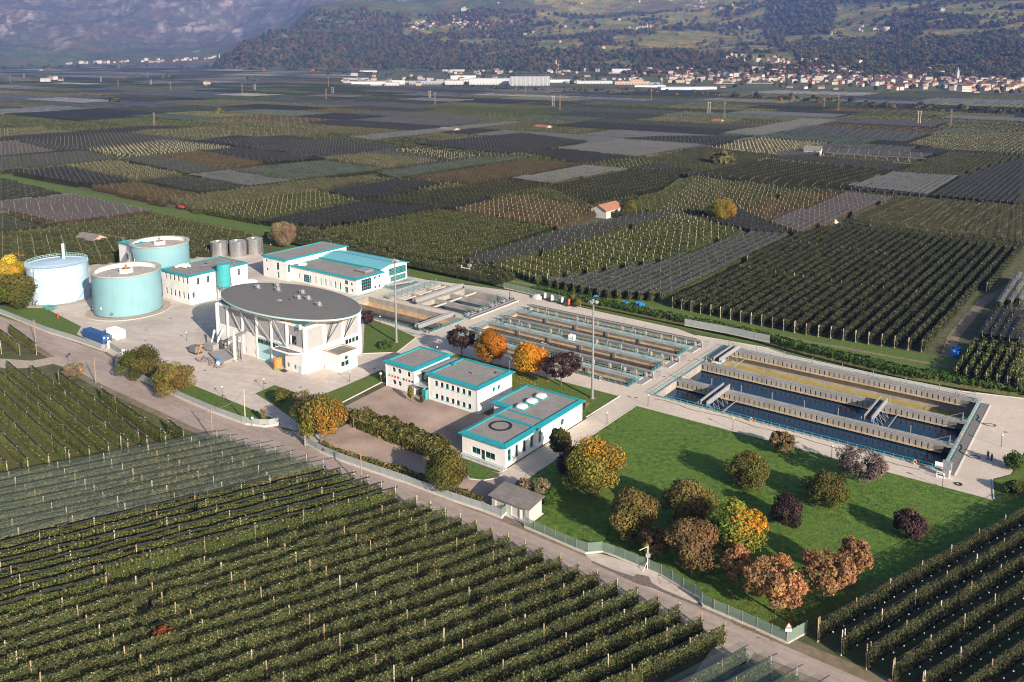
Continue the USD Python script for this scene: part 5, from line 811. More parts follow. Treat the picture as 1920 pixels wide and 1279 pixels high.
def tree(name, label, px, top, width, pal, seed, form='round', trunk=.16, n=None, leaf=.42, group=None, cat='tree', h=None, cl=34, at=None, dens=1.0):
    rng = np.random.default_rng(seed); x, y = px; m = mpp(y)
    b = G(x, y) if at is None else np.array([*at, 0])
    big = 1.16 if cat == 'tree' or width > 50 else 1.08; w = width*m*big; Hh = h or max(1.2, (y-top)*m*(1.08 if cat == 'tree' else 1.0)); r = w/2; t = thing(name, label, cat, at=b[:2], grid=False, group=group)
    th = Hh*trunk; ch = Hh-th
    K = cl if form not in ('loose', 'spread') else 85; C = []
    for k in range(K):
        u_ = rng.normal(0, 1, 3); u_ /= np.linalg.norm(u_); q = rng.uniform(.45, .92)**.7
        z = th+ch/2+u_[2]*q*ch*.43; wz = {'round': 1.0, 'oval': 1.0, 'spread': .85+.55*max(0, (z-th)/ch), 'dome': 1.15-.45*(z-th)/ch, 'loose': 1.0}[form]
        C.append([u_[0]*q*r*.78*wz, u_[1]*q*r*.78*wz, z])
    C = np.array(C); R_c = rng.uniform(.26, .46, K)*min(r, ch*.6)*(.50 if form in ('spread', 'loose') else 1.)
    n = int(min(11000, max(900, 95*(w*ch)**.9*2.1))*dens); ci = rng.choice(K, n, p=R_c**2/np.sum(R_c**2)); d = rng.normal(0, 1, (n, 3)); d /= np.linalg.norm(d, axis=1, keepdims=True)
    P = C[ci]+d*R_c[ci, None]*rng.uniform(.72, 1.08, (n, 1))*[1, 1, .82]
    P[:, 2] = np.maximum(P[:, 2], .12); ctr = np.array([0, 0, th+ch*.42]); N = d*.8+(P-ctr)/max(r, 1)*.6
    clump = rng.lognormal(0, .14, (K, 1)); tc = tints(K, PAL[pal], rng, .08); flank = np.argsort(C[:, 0]+.4*C[:, 2]+rng.normal(0, .35*r, K)); order = np.argsort(tc[:, 0]-tc[:, 1]); tq = tc.copy(); tq[flank] = tc[order]
    v, f = cards(P, N, rng.uniform(.7, 1.25, n)*leaf, rng, .55); ti = np.where((rng.random(n) < .8)[:, None], tq[ci]*rng.lognormal(0, .18, (n, 1)), tints(n, PAL[pal], rng))*clump[ci]
    tr = MB().tube((0, 0, -.1), (0, 0, th+.25*ch), max(.08, Hh*.022), max(.05, Hh*.014), 9)
    part(t, 'trunk', tr, 'bark', smooth=40); lb = MB()
    for k in range(min(K, 14)): lb.tube((0, 0, th*.8+rng.uniform(0, .25)*ch), C[k]*[.8, .8, 1], max(.03, Hh*.008), .02, 5)
    part(t, 'limb', lb, 'bark')
    part(t, 'crown', MB().add(v, f), 'leaves', tint=np.repeat(ti, 4, axis=0), kind='stuff'); return t
T_ = [
 ('turning_tree', 'olive and orange tree beside the second driveway, in front of the paved court', (601, 829), 745, 92, 'turning', 'round', .14), ('young_tree', 'olive-green tree left of the workshop front grass', (840, 922), 846, 76, 'olive', 'round', .12),
 ('plum_tree', 'dark purple plum tree behind the round-window block', (866, 668), 612, 58, 'plum', 'spread', .25), ('hornbeam', 'orange-brown tree, left of the two autumn trees behind the office', (922, 684), 624, 58, 'orange', 'oval', .1), ('hornbeam', 'brightest golden orange tree behind the office', (995, 708), 645, 66, 'gold', 'oval', .1), ('plum_tree', 'wide purple plum tree between the golden tree and the right light mast', (1052, 724), 662, 80, 'plum', 'spread', .25),
 ('light_tree', 'thin pale green tree at the path beside the workshop doors', (1050, 868), 800, 46, 'olive', 'loose', .2), ('plum_tree', 'dark purple tree squeezed beside the big green-orange tree on the lawn edge', (1076, 910), 838, 54, 'plum', 'round', .1), ('turning_tree', 'big green and orange tree at the left edge of the lawn', (1112, 932), 822, 104, 'turning', 'oval', .07),
 ('olive_tree', 'brown-topped olive tree, leftmost of the lower lawn trees', (1186, 1012), 926, 100, 'brownolive', 'round', .08), ('olive_tree', 'dark shaded olive tree behind the big dome-shaped one', (1288, 982), 904, 92, 'brownolive', 'round', .08), ('dome_tree', 'large dome-shaped green tree with an orange flank on the lawn', (1376, 1052), 938, 112, 'orangegreen', 'dome', .04),
 ('rust_tree', 'small rust-brown tree below the leftmost olive lawn tree', (1226, 1050), 984, 66, 'brown', 'loose', .2), ('maple_tree', 'reddish green tree beside the fence below the dome-shaped tree', (1296, 1082), 976, 86, 'brown', 'oval', .1), ('rust_tree', 'narrow rust tree in front of the dome-shaped tree', (1380, 1105), 1018, 62, 'rust', 'loose', .2),
 ('rust_tree', 'wide rust-orange tree low at the fence, lowest on the lawn', (1452, 1150), 1050, 122, 'rust', 'spread', .2), ('rust_tree', 'rust-orange tree second from the right orchard edge', (1543, 1128), 1030, 104, 'rust', 'spread', .2), ('rust_tree', 'tallest rust-orange tree against the shaded orchard edge', (1600, 1100), 1004, 66, 'rust', 'loose', .24),
 ('beech_tree', 'green round tree at the left edge before the pale tank', (28, 578), 512, 76, 'olive', 'round', .05), ('linden_tree', 'yellow tree behind the green one at the left edge', (14, 535), 484, 60, 'yellow', 'oval', .1), ('field_tree', 'bushy green-brown tree on the grey net orchards, right of the pink-roofed barn', (1352, 418), 374, 52, 'turning', 'round', .08), ('willow_tree', 'round straw-coloured willow beside the steel silos', (531, 462), 417, 46, 'dry', 'round', .05),
 ('shrub_tree', 'leafy tree right of the pink-roofed barn', (1180, 403), 377, 26, 'olive', 'round', .1)]
for i, (nm_, lb, px, top, w, pal, form, tr) in enumerate(T_): tree(nm_, lb, px, top, w, pal, 100+i, form, tr, leaf=.25 if px[1] > 600 else .36, dens=.55 if pal in ('plum', 'rust') and form != 'round' else 1.0)
B_ = [('round dense green-yellow bush in the middle of the lawn', (1399, 912), 845, 84, 'olive', 'dome'), ('round green-yellow bush nearest the grey feathery bush', (1550, 944), 880, 86, 'olive', 'dome'), ('small brown bush on the lawn near the first bridge', (1466, 850), 805, 56, 'brown', 'loose'), ('wide grey-purple feathery bush before the deep basin railing', (1612, 905), 832, 98, 'feather', 'spread'), ('dark brown-purple bush below the middle green-yellow one', (1476, 982), 924, 64, 'plum', 'dome'), ('isolated dark red-brown bush at the right of the lawn', (1704, 1006), 955, 66, 'plum', 'dome'),
      ('larger olive shrub at the yard gate fence', (266, 712), 650, 88, 'olive', 'round'), ('smaller brown-olive shrub along the curved fence', (326, 742), 680, 84, 'brownolive', 'round'), ('grey-green shrub at the small grass island by the driveway', (570, 764), 728, 44, 'dry', 'dome'), ('low green shrub with yellow tips on the grass island', (528, 756), 726, 40, 'olive', 'loose'), ('slim dark cypress beside the court behind the turning tree', (645, 792), 752, 14, 'ivy', 'oval'), ('flat round clipped bush at the left light mast', (724, 652), 638, 36, 'ivy', 'dome'), ('purple shrub at the right end of the oval hall', (690, 610), 580, 28, 'plum', 'loose'),
      ('pale dry reed clump by the lane shed', (985, 934), 892, 44, 'dry', 'loose'), ('dry brown reed clump beside the lawn trees', (1016, 944), 892, 40, 'dry', 'loose'), ('low green spiky bush right of the lane shed', (1030, 950), 912, 44, 'ivy', 'loose'), ('dark shrub right of the apron near the two people', (1900, 880), 845, 34, 'ivy', 'dome'), ('lower dark shrub at the right picture edge', (1902, 925), 900, 44, 'green', 'dome'), ('yellow-green bush behind the pump trailers', (1082, 577), 556, 18, 'vine', 'loose'), ('second small bush behind the pump trailers', (1073, 570), 552, 14, 'vine', 'oval'), ('green bush in the machinery heap', (404, 655), 642, 26, 'vine', 'dome'),
      ('red bush in the near orchard', (306, 1220), 1170, 44, 'redbush', 'loose'), ('vine-covered column at the office entrance', (770, 752), 718, 11, 'vine', 'oval'), ('small plant in an orange pot at the entrance', (791, 756), 742, 6, 'ivy', 'oval'), ('yellow bush in the orchard behind the pale tank', (210, 480), 466, 40, 'olive', 'dome'), ('brown autumn bush at the left edge behind the yellow tree', (28, 492), 472, 44, 'turning', 'loose'), ('weedy bush at the track junction', (136, 705), 682, 60, 'dry', 'dome'), ('sapling on the grass by the right light mast', (1098, 768), 748, 14, 'dry', 'loose'), ('sapling in front of the second driveway', (494, 790), 762, 14, 'dry', 'loose')]
for i, (lb, px, top, w, pal, form) in enumerate(B_): tree('bush', lb, px, top, w, pal, 300+i, form, .03 if form == 'dome' else .08, leaf=.22, cat='bush', dens=.6 if pal in ('feather', 'dry') else 1.0)
def hedge(name, label, line, width, height, pal, seed, n_m2=9, leaf=.32, z0=.05, cat='hedge', under=True, ragged=.25):
    rng = np.random.default_rng(seed); L = LineString(line); Ln = L.length; n = int(Ln*(width+height*2)*n_m2); o = np.array(line[0])
    s = rng.uniform(0, Ln, n); p = np.array([L.interpolate(q).coords[0] for q in s]); q = np.array([L.interpolate(min(q+.5, Ln)).coords[0] for q in s])-np.array([L.interpolate(max(0, q-.5)).coords[0] for q in s]); q /= np.linalg.norm(q, axis=1, keepdims=True)+1e-9; nn = np.c_[-q[:, 1], q[:, 0]]
    hv = height*(1+ragged*(meshkit.noise(np.c_[p*.6, np.zeros(n)], seed)*2-1)); a = rng.uniform(-1, 1, n); side = rng.random(n) < (height*2/(width+2*height)); a = np.where(side, np.sign(a)*rng.uniform(.8, 1.05, n), a)
    z = np.where(side, z0+rng.uniform(0, 1, n)**.8*(hv-z0), hv*rng.uniform(.88, 1.08, n)); pos = np.c_[p+nn*(a*width/2)[:, None]-o, z]
    N = np.c_[nn*a[:, None], np.where(side, .3, 1.)]; v, f = cards(pos, N, rng.uniform(.7, 1.3, n)*leaf, rng, .5); t = thing(name, label, cat, at=o, grid=False)
    part(t, 'foliage', MB().add(v, f), 'leaves', tint=np.repeat(tints(n, PAL[pal], rng), 4, axis=0), kind='stuff')
    if under: part(t, 'stem', MB().prism(LineString([tuple(np.array(c)-o) for c in line]).buffer(width*.3, cap_style=2), 0, height*.6), 'bark')
    return t
pg = hedge('vine_pergola', 'long thick vine-covered pergola along the paved court', UVP([(-50, -58.4), (-21.5, -59.6)]), 5.4, 2.9, 'vine', 41, n_m2=13, leaf=.42, cat='pergola', under=False)
o_ = np.array(UVP([(-50, -58.4)])[0])
for k in range(8):
    for v in (-61.2, -56.6): q = W(-49+k*3.8, v)[:2]-o_; part(pg, 'post', MB().beam((q[0], q[1], 0), (q[0], q[1], 2.7), .14, .14), 'galvanised')
for k in range(6): q = W(-47+k*4.6, -60.9)[:2]-o_; part(pg, 'lamp', MB().beam((q[0], q[1], 2.6), (q[0], q[1], 3.7), .1, .1).beam((q[0], q[1], 3.6), (q[0]+.4, q[1], 3.7), .2, .15), 'galvanised')
part(pg, 'beam', MB().beam(np.r_[W(-49.5, -61.2)[:2]-o_, 2.6], np.r_[W(-21.5, -62)[:2]-o_, 2.6], .14, .14).beam(np.r_[W(-49.5, -56.6)[:2]-o_, 2.6], np.r_[W(-21.5, -57.2)[:2]-o_, 2.6], .14, .14), 'pole_wood')
hedge('clipped_hedge', 'low brown-green hedge along the grey fence before the paved court', PXP([(610, 848), (660, 862), (740, 885), (800, 905)]), 1.6, 1.3, 'vine', 42); hedge('clipped_hedge', 'low hedge beside the olive tree, left of the lane shed', PXP([(858, 930), (880, 936), (905, 948)]), 1.2, 1.5, 'olive', 43)
hedge('hedge', 'yellow hedge end of the pergola', UVP([(-52.5, -57), (-51.5, -60)]), 2, 2.5, 'olive', 45)
hedge('canal_thicket', 'dense green thicket along the far canal bank', UVP([(-190, 68), (-150, 67.5), (-112, 66.5)]), 2.6, 1.3, 'ivy', 44, n_m2=5, leaf=.5, under=False); hedge('canal_thicket', 'dark green bramble bank between canal and orchard track', UVP([(-86, 66.6), (-35, 65), (5, 64), (21, 60.6), (52, 57.5), (77, 61), (120, 63)]), 3.4, 1.2, 'ivy', 46, n_m2=5, leaf=.5, under=False)

# ------------------------------------------------------------------ apple orchards
APP = {'green': [(.050, .072, .016), (.066, .085, .020), (.10, .105, .034, .6), (.19, .175, .075, .3)], 'olive': [(.068, .080, .026), (.090, .098, .036), (.044, .058, .019), (.20, .185, .095, .42)], 'pale': [(.125, .122, .056), (.10, .105, .046), (.155, .148, .075, .5)], 'brown': [(.11, .082, .04), (.085, .07, .03), (.13, .10, .05, .6)], 'dark': [(.040, .048, .018), (.055, .060, .024), (.085, .080, .036, .4)]}
PROTO = {}
def apple_proto(pal, lod, k):
    key = (pal, lod, k)
    if key in PROTO: return PROTO[key]
    rng = np.random.default_rng(9000+hash_(pal)*100+lod*10+k); L, n, sz, sd = {0: (2.4, 700, .145, .29), 1: (6., 420, .32, .56), 2: (18., 150, .85, .55)}[lod]
    x = rng.uniform(0, L, n); z = (.6 if lod == 0 else .35)+(2.85 if lod != 1 else 3.2)*rng.beta(1.25, 1.05, n); wv = .85+.35*np.sin(x*2*math.pi/1.2+rng.uniform(0, 6)) if lod == 0 else 1.0
    y = rng.normal(0, 1, n); y = np.sign(y)*np.minimum(np.abs(y), 1.6)*sd*(1.25-.22*z)*wv; tall = rng.random(n) < .035; z = np.where(tall, z+.45, z)
    v, f = cards(np.c_[x, y, z], np.c_[np.zeros(n), y*2, .5*np.ones(n)], rng.uniform(.7, 1.25, n)*sz, rng, .8); ti = np.repeat(tints(n, APP[pal], rng, .38 if lod == 0 else .28), 4, axis=0)
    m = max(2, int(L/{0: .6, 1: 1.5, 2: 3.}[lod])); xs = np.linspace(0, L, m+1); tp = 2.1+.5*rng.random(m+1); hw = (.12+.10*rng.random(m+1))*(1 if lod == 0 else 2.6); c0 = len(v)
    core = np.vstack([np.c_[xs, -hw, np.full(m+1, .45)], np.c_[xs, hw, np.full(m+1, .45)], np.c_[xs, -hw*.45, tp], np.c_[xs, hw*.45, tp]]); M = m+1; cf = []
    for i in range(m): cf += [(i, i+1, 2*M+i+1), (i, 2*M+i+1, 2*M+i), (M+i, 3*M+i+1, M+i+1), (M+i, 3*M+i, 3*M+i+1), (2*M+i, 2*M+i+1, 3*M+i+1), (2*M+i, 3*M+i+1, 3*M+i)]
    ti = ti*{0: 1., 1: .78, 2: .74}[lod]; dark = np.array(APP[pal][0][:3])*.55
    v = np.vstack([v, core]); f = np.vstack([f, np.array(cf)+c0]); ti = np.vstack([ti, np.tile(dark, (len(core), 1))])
    path = f'/World/apple_hedge_{pal}_{["near", "middle", "distant"][lod]}_{k}'; stage.CreateClassPrim(path).SetTypeName('Xform')
    emit(path+'/leaves', MB().add(v, f), 'apple_leaves', tint=ti); PROTO[key] = (path, L); return PROTO[key]
def hash_(s): return sum(ord(c)*(i+1) for i, c in enumerate(s)) % 97
def instancer(parent, name, protos, pos, ang, scl, idx):
    pi = UsdGeom.PointInstancer.Define(stage, numbered(f'{parent.GetPath()}/{name}')); rel = pi.CreatePrototypesRel()
    for i, p in enumerate(protos):
        x = UsdGeom.Xform.Define(stage, f'{pi.GetPath()}/source_{i}'); x.GetPrim().GetReferences().AddInternalReference(p); rel.AddTarget(x.GetPath())
    n = len(pos); pi.CreatePositionsAttr(Vt.Vec3fArray.FromNumpy(np.asarray(pos, np.float32))); pi.CreateProtoIndicesAttr(Vt.IntArray.FromNumpy(np.asarray(idx, np.int32)))
    a = np.asarray(ang)/2; pi.CreateOrientationsAttr(Vt.QuathArray([Gf.Quath(float(math.cos(q)), 0., 0., float(math.sin(q))) for q in np.broadcast_to(a, n)]))
    pi.CreateScalesAttr(Vt.Vec3fArray.FromNumpy(np.asarray(scl, np.float32))); tag(pi, kind='stuff'); return pi
def rows_of(poly, ang, sp, off=0.0):
    """Row segments of a field: (x0, x1, y) in the frame turned by ang."""
    q = affinity.rotate(poly, -ang, origin=(0, 0), use_radians=True); x0, y0, x1, y1 = q.bounds; out = []; y = y0+sp*(.5+off)
    while y < y1:
        g = q.intersection(LineString([(x0-1, y), (x1+1, y)]))
        for s in getattr(g, 'geoms', [g]):
            if s.geom_type == 'LineString' and s.length > 4: xs = [c[0] for c in s.coords]; out.append((min(xs), max(xs), y))
        y += sp
    return out
def seg_inst(x0, x1, y, L, rng, lod):
    n = max(1, int(round((x1-x0)/L))); st = (x1-x0)/n; xs = x0+st*np.arange(n); k = len(xs)
    keep = rng.random(k) > (.006 if lod == 0 else 0)
    s = np.c_[np.full(k, st/L)*1.02, rng.uniform(.85, 1.2, k), rng.uniform(.90, 1.10, k) if lod == 0 else rng.uniform(.88, 1.08, k)]; return np.c_[xs, np.full(k, y)+rng.normal(0, .06, k), np.zeros(k)][keep], s[keep]
def net_sheet(rows, sp, ridge, sag, step, rng):
    b = MB()
    for x0, x1, y in rows:
        n = max(1, int((x1-x0)/step)); xs = np.linspace(x0-.5, x1+.5, n+1); m = n+1; j = lambda a: rng.normal(0, a, m)
        v = np.vstack([np.c_[xs, np.full(m, y-sp/2+.02), ridge-sag+j(.06)], np.c_[xs, np.full(m, y), ridge+j(.05)], np.c_[xs, np.full(m, y+sp/2-.02), ridge-sag+j(.06)]])
        b.add(v, [(i, i+1, m+i+1, m+i) for i in range(n)]+[(m+i, m+i+1, 2*m+i+1, 2*m+i) for i in range(n)])
    return b
ORD = ['first', 'second', 'third', 'fourth', 'fifth', 'sixth', 'seventh', 'eighth', 'ninth', 'tenth', '11th', '12th', '13th', '14th', '15th', '16th', '17th', '18th', '19th', '20th']+[f'{k}th' for k in range(21, 60)]
def row_field(poly, uvdeg, sp, pal, lod, phrase, group, net=None, post='post_concrete', pstep=9., seed=1, clips=False, rolled=0, ph=4.1, flip=False):
    """An orchard near enough to count its rows: every row is a thing."""
    rng = np.random.default_rng(seed); ang = YAW+math.radians(uvdeg); rows = rows_of(Polygon(poly).buffer(0), ang, sp)
    if flip: rows = rows[::-1]
    ca, sa = math.cos(ang), math.sin(ang); allp = [apple_proto(pal, lod, k) for k in range(4)]
    for i, (x0, x1, y) in enumerate(rows):
        base = np.array([ca*x0-sa*y, sa*x0+ca*y]); t = thing('apple_row', f'{ORD[i]} apple row {phrase}', 'orchard row', at=base, grid=False, rot=math.degrees(ang), group=group)
        ps = [allp[i % 4], allp[(i+1) % 4]]; P, S = seg_inst(0, x1-x0, 0, ps[0][1], rng, lod); instancer(t, 'foliage', [p[0] for p in ps], P, 0., S, rng.integers(0, 2, len(P)))
        xs = np.arange(.2, x1-x0+.1, pstep)+rng.uniform(0, .8); xs = np.r_[0.1, xs[xs < x1-x0-2], x1-x0-.1]
        for x in xs: part(t, 'post', MB().beam((x, 0, 0), (x+rng.normal(0, .05), rng.normal(0, .05), ph+rng.uniform(-.1, .15)), .15, .15), post if rng.random() < .75 else ('post_wood' if post == 'post_concrete' else 'post_concrete'))
        if i < rolled or rolled < 0:
            m = max(2, int((x1-x0)/3)); q = np.linspace(-.3, x1-x0+.3, m+1); zz = ph-.35+.10*np.cos(q*2*math.pi/pstep)+rng.normal(0, .03, m+1); part(t, 'furled_net', MB().path([(a_, rng.normal(0, .03), b_) for a_, b_ in zip(q, zz)], .17, 5), 'furled_net')
        elif net:
            part(t, 'net', net_sheet([(0, x1-x0, 0)], sp, ph-.05, .45, 3., rng), net); q = np.arange(-.3, x1-x0+3, 3.); part(t, 'ridge_cable', MB().path([(a_, rng.normal(0, .04), ph-.02+rng.normal(0, .03)) for a_ in q], .075, 4), 'furled_net')
        else: part(t, 'wire', MB().path([(0, 0, ph-.4), (x1-x0, 0, ph-.4)], .03, 4), 'furled_net')
        if clips:
            c = MB()
            for x in np.arange(1, x1-x0, 2.6): c.box(x-.07, x+.07, -sp/2-.07, -sp/2+.07, 2.5, 2.64)
            part(t, 'net_clip', c, 'white_paint', kind='stuff')
row_field(UVP([(-176, -106), (-157, -95.5), (-142, -91), (-128, -89), (-73, -90.2), (-89.5, -124), (-107, -160), (-190, -160)]), -8, 3.75, 'green', 0, 'from below in the furled-net orchard left of the lane bend', 'rows with furled black nets by the lane', rolled=-1, seed=11)
row_field(UVP([(-70, -88), (-35, -82), (-36.5, -88), (-63.5, -141), (-68, -150), (-100, -150), (-87.5, -124.5)]), 64.5, 3.6, 'pale', 0, 'from the right under the bluish net at the lane', 'rows under the bluish hail net', net='net_blue', seed=12, flip=False)
row_field(UVP([(-33.5, -82), (-13, -80.9), (-57, -190), (-85, -190), (-67, -150), (-62.5, -141)]), 66.5, 3.4, 'green', 0, 'from the bluish net, with furled black net', 'near rows with furled black nets', rolled=-1, post='post_wood', seed=13, flip=True)
row_field(UVP([(-12, -80.9), (55, -80.9), (50, -94), (38, -130), (20, -190), (-55, -190)]), 68, 3.5, 'olive', 0, 'of the big near orchard, counted from its furled-net neighbour', 'rows of the big near orchard', post='post_wood', pstep=11., ph=3.9, seed=14, flip=True)
row_field(UVP([(64, -71.5), (88, -4), (98, 20), (150, 20), (150, -74.5), (79, -75)]), 70, 3.9, 'dark', 0, 'from the lawn in the dark netted orchard at the right', 'rows with white net clips right of the lawn', clips=True, post='post_wood', seed=15, flip=True)
row_field(UVP([(58, -84.5), (72, -84.5), (78, -100), (54, -100)]), 70, 3.5, 'olive', 0, 'in the small blue-netted corner at the bottom edge', 'rows in the small netted corner', net='net_blue', seed=16)
row_field(PXP([(-40, 612), (0, 622), (70, 646), (88, 662), (60, 668), (0, 664), (-40, 668)]), -8, 3.6, 'green', 0, 'in the small orchard at the left edge of the lane', 'rows in the small orchard at the left edge', rolled=-1, seed=17)
row_field(PXP([(1254, 561), (1485, 440), (1571, 417), (1925, 457), (1742, 645), (1500, 610)], 3), 89.3, 3.7, 'dark', 1, 'from the left in the wide dark orchard beyond the canal', 'rows of the wide dark orchard beyond the canal', post='post_grey', pstep=60., ph=3.9, seed=18, flip=True)
NF = [0]
def block(poly, uvdeg, pal, net, label, group=None, sp=3.6, lod=1, posts=1, seed=None, ph=4.1, pm='post_concrete', z=3.3, pstep=9., world=False):
    """A farther orchard that reads as one textured block: rows, posts and net in one piece of ground cover."""
    NF[0] += 1; rng = np.random.default_rng(seed or 500+NF[0]); P_ = Polygon(poly if world else PXP(poly, z)).buffer(0).buffer(-.8)
    if P_.is_empty: return
    if P_.geom_type != 'Polygon': P_ = max(P_.geoms, key=lambda g: g.area)
    ang = YAW+math.radians(uvdeg); rows = rows_of(P_, ang, sp)
    if not rows: return
    c = np.array(P_.centroid.coords[0]); x = UsdGeom.Xform.Define(stage, numbered('/World/apple_orchard')); x.AddTranslateOp().Set(Gf.Vec3d(0, 0, 0)); x.AddRotateZOp().Set(math.degrees(ang)); tag(x, label, 'orchard', group, 'stuff')
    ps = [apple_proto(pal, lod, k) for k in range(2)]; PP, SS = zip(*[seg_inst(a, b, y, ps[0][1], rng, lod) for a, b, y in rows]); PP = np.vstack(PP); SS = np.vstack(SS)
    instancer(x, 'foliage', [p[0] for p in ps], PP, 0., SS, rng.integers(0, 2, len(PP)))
    if posts:
        v = []; f = []; k = 0; w = .085*max(1., lod*1.15)
        for i, (a, b, y) in enumerate(rows):
            if i % posts: continue
            for xx in np.arange(a+.3, b, pstep):
                hh = ph+rng.uniform(-.05, .2); jx, jy = rng.normal(0, .08, 2); v += [(xx+jx-w, y+jy, 1.), (xx+jx, y+jy-w, 1.), (xx+jx+w, y+jy, 1.), (xx+jx, y+jy+w, 1.), (xx-w, y, hh), (xx, y-w, hh), (xx+w, y, hh), (xx, y+w, hh)]
                f += [(k+0, k+1, k+5), (k+0, k+5, k+4), (k+1, k+2, k+6), (k+1, k+6, k+5), (k+2, k+3, k+7), (k+2, k+7, k+6), (k+3, k+0, k+4), (k+3, k+4, k+7), (k+4, k+5, k+6), (k+4, k+6, k+7)]; k += 8
        if v: part(x, 'post', MB().add(v, f), pm, kind='stuff')
    if net: part(x, 'net', net_sheet(rows, sp, ph-.15, .5, 6. if lod < 2 else 18., rng), net, kind='stuff')
